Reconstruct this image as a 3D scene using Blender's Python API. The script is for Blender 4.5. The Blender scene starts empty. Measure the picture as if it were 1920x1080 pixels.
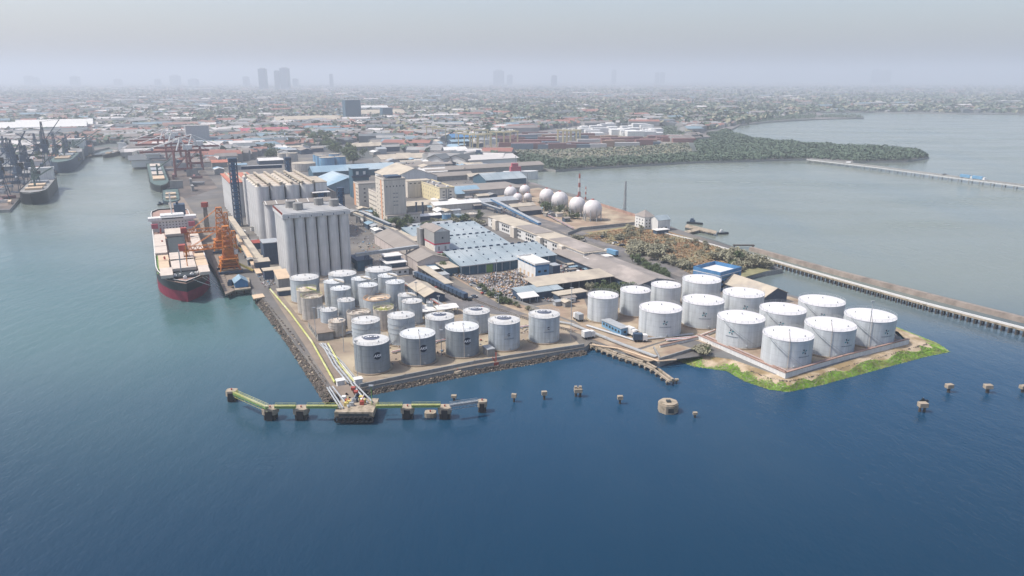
import bpy, bmesh, math, random
import numpy as np
from mathutils import Vector, Matrix
from mathutils.geometry import tessellate_polygon

S = bpy.context.scene
COL = S.collection
R = random.Random(7)
rad = math.radians

# ------------------------------------------------------------------ camera
F, HORIZON, CZ = 1400.0, 145.0, 110.0
TH = math.atan((540 - HORIZON) / F)
sT, cT = math.sin(TH), math.cos(TH)
LAND = 2.5
GRID = rad(26.5)
U = (math.cos(GRID), math.sin(GRID))
V = (-math.sin(GRID), math.cos(GRID))


def G(px, py, z=LAND):
    """world point at height z seen at photograph pixel (px, py)"""
    dx, u = px - 960, 540 - py
    d = (dx, F * cT + u * sT, -F * sT + u * cT)
    t = (z - CZ) / d[2]
    return Vector((d[0] * t, d[1] * t, z))


def proj(x, y, z):
    z -= CZ
    f = y * cT - z * sT
    return 960 + F * x / f, 540 - F * (y * sT + z * cT) / f, f


def height_to(g, py):
    """height (absolute z) at which the vertical through g reaches picture row py"""
    lo, hi = g[2], 300.0
    for _ in range(50):
        m = (lo + hi) / 2
        if proj(g[0], g[1], m)[1] > py:
            lo = m
        else:
            hi = m
    return lo


cam_data = bpy.data.cameras.new("camera")
cam = bpy.data.objects.new("camera", cam_data)
COL.objects.link(cam)
cam_data.sensor_width = 36
cam_data.lens = F / 1920 * 36
cam_data.clip_start = 1
cam_data.clip_end = 90000
cam.location = (0, 0, CZ)
cam.rotation_euler = (math.pi / 2 - TH, 0, 0)
S.camera = cam

# ------------------------------------------------------------------ materials
MATS = {}


def mat(name, col, rough=0.75, var=0.18, scale=0.4, streak=0.0, seam=0.0, ribs=0.0, ribdir='X', metal=0.0, bump=0.0, col2=None, amt2=0.5, scale2=0.08, spec=0.3, seamh=2.4):
    """procedural surface: colour broken by noise; optional rain streaks, horizontal plate seams, sheet ribs and patches of a second colour"""
    if name in MATS:
        return MATS[name]
    m = bpy.data.materials.new(name)
    m.use_nodes = True
    nt = m.node_tree
    N, L = nt.nodes, nt.links
    b = N['Principled BSDF']
    b.inputs['Roughness'].default_value = rough
    b.inputs['Metallic'].default_value = metal
    b.inputs['Specular IOR Level'].default_value = spec
    tc = N.new('ShaderNodeTexCoord')
    co = tc.outputs['Object']

    def noise(sc, vec=None, det=4.0, ro=0.6):
        n = N.new('ShaderNodeTexNoise')
        n.inputs['Scale'].default_value = sc
        n.inputs['Detail'].default_value = det
        n.inputs['Roughness'].default_value = ro
        L.new(vec if vec is not None else co, n.inputs['Vector'])
        return n.outputs['Fac']

    def mr(src, a, c, lo, hi):
        n = N.new('ShaderNodeMapRange')
        n.inputs['From Min'].default_value = a
        n.inputs['From Max'].default_value = c
        n.inputs['To Min'].default_value = lo
        n.inputs['To Max'].default_value = hi
        L.new(src, n.inputs['Value'])
        return n.outputs['Result']

    def mul(x, y):
        n = N.new('ShaderNodeMath')
        n.operation = 'MULTIPLY'
        L.new(x, n.inputs[0])
        L.new(y, n.inputs[1])
        return n.outputs[0]

    base = N.new('ShaderNodeRGB')
    base.outputs[0].default_value = (*col, 1)
    c = base.outputs[0]
    if col2:
        mx = N.new('ShaderNodeMix')
        mx.data_type = 'RGBA'
        L.new(mr(noise(scale2, det=6), 0.62 - amt2 * 0.3, 0.78 - amt2 * 0.3, 0, 1), mx.inputs['Factor'])
        L.new(c, mx.inputs['A'])
        mx.inputs['B'].default_value = (*col2, 1)
        c = mx.outputs['Result']
    f = mr(noise(scale), 0.3, 0.7, 1 - var, 1 + var)
    if streak:
        mp = N.new('ShaderNodeMapping')
        mp.inputs['Scale'].default_value = (1, 1, 0.05)
        L.new(co, mp.inputs['Vector'])
        f = mul(f, mr(noise(1.1, mp.outputs[0], 5), 0.35, 0.68, 1 - streak, 1 + streak * 0.3))
    sep = N.new('ShaderNodeSeparateXYZ')
    L.new(co, sep.inputs[0])

    def frac(src, period):
        n = N.new('ShaderNodeMath')
        n.operation = 'DIVIDE'
        L.new(src, n.inputs[0])
        n.inputs[1].default_value = period
        g = N.new('ShaderNodeMath')
        g.operation = 'FRACT'
        L.new(n.outputs[0], g.inputs[0])
        return g.outputs[0]
    if seam:
        f = mul(f, mr(frac(sep.outputs['Z'], seamh), 0.05, 0.09, 1 - seam, 1))
    if ribs:
        f = mul(f, mr(frac(sep.outputs[ribdir], 1.5), 0.1, 0.2, 1 - ribs, 1))
        f = mul(f, mr(frac(sep.outputs[ribdir], 9.0), 0.08, 0.1, 1 - ribs, 1))
    vm = N.new('ShaderNodeVectorMath')
    vm.operation = 'SCALE'
    L.new(c, vm.inputs[0])
    L.new(f, vm.inputs['Scale'])
    L.new(vm.outputs[0], b.inputs['Base Color'])
    if bump:
        bp = N.new('ShaderNodeBump')
        bp.inputs['Strength'].default_value = bump
        bp.inputs['Distance'].default_value = 0.3
        L.new(noise(scale * 3), bp.inputs['Height'])
        L.new(bp.outputs[0], b.inputs['Normal'])
    MATS[name] = m
    return m


M = {}


def defmats():
    d = M
    d['dasph'] = mat('dark_dock_ground', (.085, .075, .07), .9, .25, .08, col2=(.16, .13, .11), amt2=.6, scale2=.03)
    d['bank'] = mat('grey_brown_bank', (.23, .195, .165), .95, .3, .2)
    d['white'] = mat('painted_white_steel', (.54, .575, .59), .5, .06, .3, streak=.17, seam=.12)
    d['white2'] = mat('painted_pale_steel', (.43, .475, .505), .5, .08, .3, streak=.22, seam=.14, col2=(.40, .37, .32), amt2=.12, scale2=.25)
    d['wroof'] = mat('white_roof_plate', (.61, .605, .605), .55, .05, .25, col2=(.60, .59, .58), amt2=.35, scale2=.15)
    d['wroof2'] = mat('weathered_white_roof', (.52, .525, .515), .6, .08, .3, col2=(.42, .40, .36), amt2=.4, scale2=.3)
    d['greyt'] = mat('grey_steel_plate', (.235, .265, .285), .55, .08, .3, streak=.18, seam=.14)
    d['greyroof'] = mat('grey_roof_plate', (.55, .57, .57), .6, .06, .3)
    d['beiget'] = mat('beige_weathered_steel', (.50, .46, .41), .7, .12, .4, streak=.3, seam=.12)
    d['beigeroof'] = mat('beige_roof', (.52, .47, .40), .8, .15, .5, col2=(.30, .22, .16), amt2=.4, scale2=.3)
    d['rust'] = mat('rusty_roof', (.62, .50, .36), .8, .12, .4, col2=(.50, .27, .13), amt2=.75, scale2=.16)
    d['conc'] = mat('silo_concrete', (.56, .565, .56), .85, .07, .15, streak=.2)
    d['conc2'] = mat('dark_concrete', (.27, .27, .26), .9, .15, .3, streak=.15)
    d['pad'] = mat('yard_concrete', (.37, .315, .225), .9, .22, .12, col2=(.23, .185, .14), amt2=.7, scale2=.06)
    d['yard'] = mat('yard_ground', (.215, .195, .165), .95, .3, .06, col2=(.12, .115, .11), amt2=.9, scale2=.03)
    d['asph'] = mat('asphalt', (.135, .13, .13), .9, .18, .2, col2=(.19, .17, .15), amt2=.5, scale2=.05)
    d['dirt'] = mat('brown_dirt', (.27, .20, .145), .95, .28, .1, col2=(.34, .28, .20), amt2=.6, scale2=.06)
    d['road'] = mat('brown_roadway', (.22, .18, .145), .9, .15, .15)
    d['sand'] = mat('beach_sand', (.43, .345, .245), .95, .15, .3, col2=(.25, .185, .10), amt2=.7, scale2=.12)
    d['rock'] = mat('revetment_rock', (.115, .097, .083), .95, .4, .5)
    d['rock2'] = mat('dark_wet_rock', (.07, .065, .055), .8, .4, .5)
    d['city'] = mat('mainland_ground', (.095, .11, .105), .95, .35, .004, col2=(.19, .17, .165), amt2=.7, scale2=.006)
    d['field'] = mat('dry_field', (.30, .17, .10), .95, .3, .15, col2=(.22, .21, .11), amt2=.7, scale2=.035)
    d['mud'] = mat('mudflat', (.23, .22, .19), .8, .15, .02, col2=(.16, .17, .13), amt2=.6, scale2=.01)
    d['blueroof'] = mat('pale_blue_sheet', (.27, .325, .35), .55, .07, .08, ribs=.16, ribdir='X', col2=(.34, .385, .40), amt2=.5, scale2=.04)
    d['blueroof2'] = mat('blue_sheet', (.22, .33, .41), .6, .08, .05, ribs=.10, ribdir='X', col2=(.36, .44, .48), amt2=.6, scale2=.02)
    d['bluewall'] = mat('dark_blue_cladding', (.05, .115, .165), .6, .15, .3, streak=.2)
    d['blue'] = mat('blue_painted_steel', (.07, .20, .38), .5, .1, .3, streak=.15)
    d['bluet'] = mat('blue_tank_paint', (.16, .33, .50), .5, .06, .3, streak=.15)
    d['dsteel'] = mat('dark_blue_steel', (.045, .075, .12), .6, .2, .5)
    d['steel'] = mat('galvanised_steel', (.33, .35, .36), .5, .15, .5)
    d['black'] = mat('black_rubber', (.02, .02, .022), .7, .2, 1)
    d['glass'] = mat('dark_window_glass', (.035, .045, .055), .15, .2, .5, spec=.5)
    d['orange'] = mat('orange_crane_paint', (.60, .22, .035), .6, .2, .4, col2=(.38, .11, .03), amt2=.6, scale2=.2)
    d['redsteel'] = mat('oxide_red_steel', (.33, .07, .05), .6, .15, .4)
    d['ygreen'] = mat('yellow_green_pipe', (.42, .43, .14), .6, .15, .4, col2=(.5, .5, .3))
    d['yellow'] = mat('yellow_rail_paint', (.55, .44, .14), .6, .1, .5)
    d['green'] = mat('green_walkway_paint', (.16, .28, .09), .6, .12, .5)
    d['hullb'] = mat('black_hull_paint', (.018, .024, .028), .45, .2, .2)
    d['hullr'] = mat('red_antifouling', (.23, .022, .05), .6, .15, .2, streak=.2)
    d['deck'] = mat('red_brown_deck', (.33, .22, .18), .8, .2, .2)
    d['hatch'] = mat('cream_hatch_cover', (.53, .46, .39), .6, .1, .3)
    d['tan'] = mat('tan_hatch_cover', (.55, .42, .29), .7, .1, .3)
    d['painted_dark'] = mat('dark_hatch_and_painted_shade', (.035, .045, .05), .8, .2, .3)  # near-black colour painting the shade of holds, gaps and recesses; also a hatch
    d['cream'] = mat('cream_render', (.62, .57, .49), .85, .06, .15, streak=.16)
    d['yellowr'] = mat('pale_yellow_render', (.66, .58, .36), .85, .06, .15, streak=.16)
    d['orangew'] = mat('orange_render', (.62, .32, .18), .85, .08, .2, streak=.2)
    d['offw'] = mat('white_render', (.66, .66, .64), .8, .06, .2, streak=.15)
    d['pinkw'] = mat('pinkish_sheet_wall', (.50, .44, .41), .8, .08, .2, ribs=.25, ribdir='Y')
    d['broof'] = mat('brown_grey_roof', (.25, .225, .20), .85, .1, .08, ribs=.08, ribdir='Y')
    d['broof2'] = mat('grey_tile_roof', (.25, .225, .205), .9, .12, .1, col2=(.34, .30, .27), amt2=.4, scale2=.05)
    d['croof'] = mat('cream_roof', (.43, .38, .30), .85, .12, .1, col2=(.33, .29, .24), amt2=.4, scale2=.08)
    d['whiteroof'] = mat('white_sheet_roof', (.62, .61, .58), .7, .08, .2)
    d['greycl'] = mat('grey_cladding', (.31, .31, .30), .7, .06, .2, ribs=.12, ribdir='X')
    d['redband'] = mat('red_band', (.42, .05, .09), .6, .1, .3)
    d['terra'] = mat('terracotta_roof', (.42, .17, .12), .9, .2, .3)
    d['magenta'] = mat('pinkish_red_paint', (.40, .10, .13), .5, .1, .3)
    d['dwood'] = mat('dark_weathered_pile', (.075, .065, .055), .9, .3, .5)
    d['oconc'] = mat('old_marine_concrete', (.34, .285, .215), .9, .2, .5, col2=(.17, .145, .10), amt2=.45, scale2=.4)
    d['trunk'] = mat('tree_bark', (.11, .085, .06), .95, .2, 1)
    d['leaf'] = mat('green_leaf', (.085, .115, .05), .8, .35, .3)
    d['leaf2'] = mat('grey_green_leaf', (.25, .24, .165), .85, .3, .25)
    d['leaf3'] = mat('mangrove_leaf', (.085, .12, .08), .85, .25, .03)
    d['grass'] = mat('bright_green_ground_cover', (.165, .31, .03), .85, .4, .25, col2=(.22, .25, .06), amt2=.5, scale2=.12)
    d['dry'] = mat('dry_orange_grass', (.25, .15, .08), .95, .35, .1, col2=(.24, .20, .11), amt2=.6, scale2=.04)
    d['logo'] = mat('navy_logo_paint', (.02, .028, .05), .5, .1, 1)
    d['mark'] = mat('white_logo_paint', (.78, .78, .78), .5, .05, 1)
    d['teal'] = mat('teal_emblem_paint', (.03, .22, .26), .5, .1, 1)
    d['txt'] = mat('grey_stencil_paint', (.22, .26, .30), .6, .1, 1)
    for i, c in enumerate([(.27, .125, .10), (.27, .27, .265), (.20, .18, .17), (.13, .145, .155), (.50, .48, .46), (.17, .24, .28), (.25, .155, .13), (.085, .095, .10)]):
        d['c%d' % i] = mat('city_roof_%s' % 'terracotta concrete brown slate white blue clay dark'.split()[i], c, .9, .2, .05)
    for i, c in enumerate([(.24, .12, .11), (.29, .19, .14), (.13, .17, .21), (.42, .41, .40), (.20, .115, .11)]):
        d['k%d' % i] = mat('container_paint_%s' % 'red orange blue white maroon'.split()[i], c, .6, .1, .5)
    for i, c in enumerate([(.36, .33, .31), (.20, .16, .13), (.06, .06, .06), (.40, .21, .09), (.48, .46, .46), (.25, .27, .3), (.4, .33, .2)]):
        d['s%d' % i] = mat('scrap_%s' % 'pale brown black orange white grey straw'.split()[i], c, .8, .25, .6)


defmats()


# ------------------------------------------------------------------ mesh builder
class MB:
    def __init__(s):
        s.v, s.f, s.m = [], [], []

    def face(s, pts, mi=0):
        n = len(s.v)
        s.v += [tuple(p) for p in pts]
        s.f.append(tuple(range(n, n + len(pts))))
        s.m.append(mi)

    def raw(s, vs, fs, mi=0):
        n = len(s.v)
        s.v += [tuple(p) for p in vs]
        for q in fs:
            s.f.append(tuple(i + n for i in q))
            s.m.append(mi)
        return s

    def box(s, x0, x1, y0, y1, z0, z1, mi=0):
        return s.raw([(x0, y0, z0), (x1, y0, z0), (x1, y1, z0), (x0, y1, z0), (x0, y0, z1), (x1, y0, z1), (x1, y1, z1), (x0, y1, z1)],
                     [(3, 2, 1, 0), (4, 5, 6, 7), (0, 1, 5, 4), (1, 2, 6, 5), (2, 3, 7, 6), (3, 0, 4, 7)], mi)

    def prism(s, poly, z0, z1, mi=0, mi_side=None):
        n = len(poly)
        ms = mi if mi_side is None else mi_side
        a = sum(poly[i][0] * poly[(i + 1) % n][1] - poly[(i + 1) % n][0] * poly[i][1] for i in range(n))
        if a < 0:
            poly = poly[::-1]
        vs = [(p[0], p[1], z1) for p in poly]
        tri = tessellate_polygon([[Vector(p) for p in vs]])
        fs = []
        for t in tri:
            p, q, r = (Vector(vs[i]) for i in t)
            fs.append(t if (q - p).cross(r - p).z > 0 else t[::-1])
        s.raw(vs, fs, mi)
        s.raw(vs + [(p[0], p[1], z0) for p in poly], [(i, n + i, n + (i + 1) % n, (i + 1) % n) for i in range(n)], ms)
        return s

    def cyl(s, cx, cy, z0, z1, r0, r1=None, n=24, mi=0, top=True, bottom=False, a0=0.0):
        r1 = r0 if r1 is None else r1
        vs = []
        for k in range(n):
            a = a0 + 2 * math.pi * k / n
            vs.append((cx + r0 * math.cos(a), cy + r0 * math.sin(a), z0))
        for k in range(n):
            a = a0 + 2 * math.pi * k / n
            vs.append((cx + r1 * math.cos(a), cy + r1 * math.sin(a), z1))
        fs = [(k, (k + 1) % n, n + (k + 1) % n, n + k) for k in range(n)]
        if top:
            fs.append(tuple(range(n, 2 * n)))
        if bottom:
            fs.append(tuple(range(n - 1, -1, -1)))
        return s.raw(vs, fs, mi)

    def tube(s, p, q, r, n=6, mi=0):
        p, q = Vector(p), Vector(q)
        d = (q - p)
        if d.length < 1e-6:
            return s
        d.normalize()
        a = d.orthogonal().normalized()
        b = d.cross(a)
        vs = [p + (a * math.cos(t) + b * math.sin(t)) * r for t in [2 * math.pi * k / n for k in range(n)]]
        vs += [v + (q - p) for v in vs]
        return s.raw(vs, [(k, (k + 1) % n, n + (k + 1) % n, n + k) for k in range(n)] + [tuple(range(n - 1, -1, -1)), tuple(range(n, 2 * n))], mi)

    def path(s, pts, r, n=6, mi=0):
        for a, b in zip(pts, pts[1:]):
            s.tube(a, b, r, n, mi)
        return s

    def bar(s, p, q, w, h, mi=0):
        """rectangular beam, w wide across and h deep, top on the line p-q"""
        p, q = Vector(p), Vector(q)
        d = (q - p).normalized()
        side = d.cross(Vector((0, 0, 1)))
        side = Vector((1, 0, 0)) if side.length < 1e-4 else side.normalized()
        up = side.cross(d).normalized()
        vs = []
        for e in (p, q):
            for x, z in ((-.5, -1), (.5, -1), (.5, 0), (-.5, 0)):
                vs.append(e + side * (x * w) + up * (z * h))
        return s.raw(vs, [(0, 1, 2, 3), (7, 6, 5, 4), (0, 4, 5, 1), (1, 5, 6, 2), (2, 6, 7, 3), (3, 7, 4, 0)], mi)

    def ring(s, cx, cy, z, r, t, n=32, mi=0):
        pts = [(cx + r * math.cos(2 * math.pi * k / n), cy + r * math.sin(2 * math.pi * k / n), z) for k in range(n + 1)]
        return s.path(pts, t, 4, mi)

    def gable(s, x0, x1, y0, y1, z0, zr, axis='y', mi=0, mg=1, ov=.4, t=.25):
        """two roof sheets with thickness (mi) and the two gable triangles (mg); axis = ridge direction"""
        if axis == 'y':
            xm = (x0 + x1) / 2
            k = (zr - z0) / (xm - x0)
            for e, sg in ((x0, -1), (x1, 1)):
                a = (e + sg * ov, z0 - ov * k)
                s.raw([(a[0], y0 - ov, a[1]), (xm, y0 - ov, zr), (xm, y1 + ov, zr), (a[0], y1 + ov, a[1]),
                       (a[0], y0 - ov, a[1] + t), (xm, y0 - ov, zr + t), (xm, y1 + ov, zr + t), (a[0], y1 + ov, a[1] + t)],
                      [(0, 1, 2, 3), (7, 6, 5, 4), (0, 4, 5, 1), (2, 6, 7, 3), (3, 7, 4, 0)], mi)
            for y in (y0, y1):
                s.face([(x0, y, z0), (x1, y, z0), (xm, y, zr)], mg)
        else:
            ym = (y0 + y1) / 2
            k = (zr - z0) / (ym - y0)
            for e, sg in ((y0, -1), (y1, 1)):
                a = (e + sg * ov, z0 - ov * k)
                s.raw([(x0 - ov, a[0], a[1]), (x0 - ov, ym, zr), (x1 + ov, ym, zr), (x1 + ov, a[0], a[1]),
                       (x0 - ov, a[0], a[1] + t), (x0 - ov, ym, zr + t), (x1 + ov, ym, zr + t), (x1 + ov, a[0], a[1] + t)],
                      [(0, 1, 2, 3), (7, 6, 5, 4), (0, 4, 5, 1), (2, 6, 7, 3), (3, 7, 4, 0)], mi)
            for x in (x0, x1):
                s.face([(x, y0, z0), (x, y1, z0), (x, ym, zr)], mg)
        return s

    def dome(s, cx, cy, cz, r, n=32, m=16, mi=0, full=True):
        vs, fs = [], []
        for j in range(m + 1):
            ph = math.pi * j / m
            for k in range(n):
                a = 2 * math.pi * k / n
                vs.append((cx + r * math.sin(ph) * math.cos(a), cy + r * math.sin(ph) * math.sin(a), cz + r * math.cos(ph)))
        for j in range(m):
            for k in range(n):
                fs.append((j * n + k, (j + 1) * n + k, (j + 1) * n + (k + 1) % n, j * n + (k + 1) % n))
        return s.raw(vs, fs, mi)

    def mesh(s, name, mats, smooth=False):
        me = bpy.data.meshes.new(name)
        me.from_pydata(s.v, [], s.f)
        for m in (mats if isinstance(mats, (list, tuple)) else [mats]):
            me.materials.append(M[m] if isinstance(m, str) else m)
        me.polygons.foreach_set('material_index', s.m)
        if smooth:
            bm = bmesh.new()
            bm.from_mesh(me)
            bmesh.ops.remove_doubles(bm, verts=bm.verts, dist=.001)
            bm.to_mesh(me)
            bm.free()
            me.polygons.foreach_set('use_smooth', [True] * len(me.polygons))
            me.set_sharp_from_angle(angle=rad(40))
        me.update()
        return me

    def build(s, name, mats, parent=None, smooth=False, loc=None, label=None):
        return place(name, s.mesh(name, mats, smooth), parent, loc, label=label)


def place(name, me, parent=None, loc=None, rz=0.0, label=None):
    o = bpy.data.objects.new(name, me)
    COL.objects.link(o)
    if parent is not None:
        o.parent = parent
    if loc is not None:
        o.location = loc
    if rz:
        o.rotation_euler = (0, 0, rz)
    if label:
        o['label'] = label
    return o


def tag(o, label=None, cat=None, group=None, kind=None):
    for k, v in (('label', label), ('category', cat), ('group', group), ('kind', kind)):
        if v:
            o[k] = v
    return o


def thing(name, label, cat, loc=(0, 0, 0), rz=0.0, group=None):
    o = bpy.data.objects.new(name, None)
    COL.objects.link(o)
    o.location = loc
    o.rotation_euler = (0, 0, rz)
    return tag(o, label, cat, group)


def solid(name, mb, mats, label, cat, loc=(0, 0, 0), rz=0.0, group=None, smooth=False):
    o = mb.build(name, mats, None, smooth, loc)
    o.rotation_euler = (0, 0, rz)
    return tag(o, label, cat, group)


def copy_tree(o, parent=None):
    c = o.copy()
    COL.objects.link(c)
    c.parent = parent
    for ch in o.children:
        copy_tree(ch, c)
    return c


def structure(name, mb, mats, label=None):
    return tag(mb.build(name, mats), label, None, None, 'structure')


def npmesh(name, verts, quads, mats, mids=None, n=4):
    """large scattered mesh from numpy arrays (quads or triangles of separate vertices)"""
    me = bpy.data.meshes.new(name)
    nv, nf = len(verts), len(quads)
    me.vertices.add(nv)
    me.vertices.foreach_set('co', np.asarray(verts, dtype=np.float32).ravel())
    me.loops.add(nf * n)
    me.loops.foreach_set('vertex_index', np.asarray(quads, dtype=np.int32).ravel())
    me.polygons.add(nf)
    me.polygons.foreach_set('loop_start', np.arange(0, nf * n, n, dtype=np.int32))
    me.polygons.foreach_set('loop_total', np.full(nf, n, dtype=np.int32))
    for m in mats:
        me.materials.append(M[m])
    if mids is not None:
        me.polygons.foreach_set('material_index', np.asarray(mids, dtype=np.int32))
    me.update(calc_edges=True)
    me.validate()
    return me


RN = np.random.default_rng(11)


def leaf_cloud(centers, sizes, mats, name, mids=None, flat=.6):
    """one leaf-clump quad of random tilt at each centre"""
    c = np.asarray(centers, dtype=np.float64)
    n = len(c)
    s = np.asarray(sizes, dtype=np.float64).reshape(-1, 1) * np.ones((n, 1))
    nrm = RN.normal(size=(n, 3))
    nrm[:, 2] = np.abs(nrm[:, 2]) + flat
    nrm /= np.linalg.norm(nrm, axis=1, keepdims=True)
    t = np.cross(nrm, RN.normal(size=(n, 3)))
    t /= np.linalg.norm(t, axis=1, keepdims=True)
    b = np.cross(nrm, t)
    t *= s * RN.uniform(.35, .6, (n, 1))
    b *= s * RN.uniform(.35, .6, (n, 1))
    v = np.stack([c - t - b * .6, c + t - b, c + t * .8 + b, c - t + b * .8], axis=1).reshape(-1, 3)
    q = np.arange(4 * n).reshape(-1, 4)
    if mids is None:
        mids = RN.integers(0, len(mats), n)
    return npmesh(name, v, q, mats, mids)


def in_poly(p, poly):
    x, y = p
    c = False
    n = len(poly)
    for i in range(n):
        x1, y1 = poly[i]
        x2, y2 = poly[(i + 1) % n]
        if (y1 > y) != (y2 > y) and x < (x2 - x1) * (y - y1) / (y2 - y1) + x1:
            c = not c
    return c


def rand_in(poly, n, rnd=R):
    xs = [p[0] for p in poly]
    ys = [p[1] for p in poly]
    out = []
    while len(out) < n:
        p = (rnd.uniform(min(xs), max(xs)), rnd.uniform(min(ys), max(ys)))
        if in_poly(p, poly):
            out.append(p)
    return out


def GP(pts, z=LAND):
    return [tuple(G(x, y, z)[:2]) for x, y in pts]


def text_geo(txt, size, shear=0.0):
    cu = bpy.data.curves.new('t', 'FONT')
    cu.body = txt
    cu.size = size
    cu.align_x = 'CENTER'
    cu.align_y = 'CENTER'
    cu.shear = shear
    cu.offset = size * .025
    o = bpy.data.objects.new('t', cu)
    COL.objects.link(o)
    me = bpy.data.meshes.new_from_object(o.evaluated_get(bpy.context.evaluated_depsgraph_get()))
    vs = [tuple(v.co) for v in me.vertices]
    fs = [tuple(p.vertices) for p in me.polygons]
    bpy.data.objects.remove(o)
    bpy.data.meshes.remove(me)
    return vs, fs


# ------------------------------------------------------------------ light and air
SUN_TO = Vector((-0.97, -0.12, 0)).normalized()
SUN_EL = rad(56)
sd = bpy.data.lights.new('sun', 'SUN')
sd.energy = 4.1
sd.angle = rad(.6)
sd.color = (1.0, .95, .87)
sun = bpy.data.objects.new('sun', sd)
COL.objects.link(sun)
to = Vector((SUN_TO.x * math.cos(SUN_EL), SUN_TO.y * math.cos(SUN_EL), math.sin(SUN_EL)))
sun.rotation_euler = (-to).to_track_quat('-Z', 'Y').to_euler()
sun.location = (0, 0, 400)

W = bpy.data.worlds.new('World')
S.world = W
W.use_nodes = True
wn, wl = W.node_tree.nodes, W.node_tree.links
bg = wn['Background']
sky = wn.new('ShaderNodeTexSky')
sky.sky_type = 'NISHITA'
sky.sun_disc = False
sky.sun_elevation = SUN_EL
sky.sun_rotation = math.atan2(SUN_TO.x, SUN_TO.y)
sky.air_density = 1.0
sky.dust_density = 3.0
sky.ozone_density = 1.5
hsv = wn.new('ShaderNodeHueSaturation')
hsv.inputs['Saturation'].default_value = .95
wl.new(sky.outputs[0], hsv.inputs['Color'])
tint = wn.new('ShaderNodeMix')
tint.data_type = 'RGBA'
tint.blend_type = 'MULTIPLY'
tint.inputs['Factor'].default_value = 1
tint.inputs['B'].default_value = (1.04, .995, 1.01, 1)
wl.new(hsv.outputs[0], tint.inputs['A'])
wl.new(tint.outputs['Result'], bg.inputs['Color'])
bg.inputs['Strength'].default_value = .175

S.view_settings.view_transform = 'Standard'
S.view_settings.look = 'None'
S.view_settings.gamma = 1
S.view_settings.exposure = 0.16
S.render.engine = 'CYCLES'
S.cycles.use_denoising = True
S.cycles.max_bounces = 6
S.cycles.diffuse_bounces = 3
S.cycles.glossy_bounces = 3
S.cycles.volume_bounces = 1
S.cycles.caustics_reflective = False
S.cycles.caustics_refractive = False


def make_haze():
    mb = MB().box(-30000, 30000, -3000, 33000, -6, 330)
    m = bpy.data.materials.new('hazy_air')
    m.use_nodes = True
    nt = m.node_tree
    nt.nodes.remove(nt.nodes['Principled BSDF'])
    pv = nt.nodes.new('ShaderNodeVolumePrincipled')
    pv.inputs['Color'].default_value = (.71, .775, .85, 1)
    pv.inputs['Density'].default_value = 2.1e-4
    pv.inputs['Anisotropy'].default_value = .15
    nt.links.new(pv.outputs[0], nt.nodes['Material Output'].inputs['Volume'])
    tag(mb.build('haze', m), None, None, None, 'stuff')


make_haze()


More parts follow.
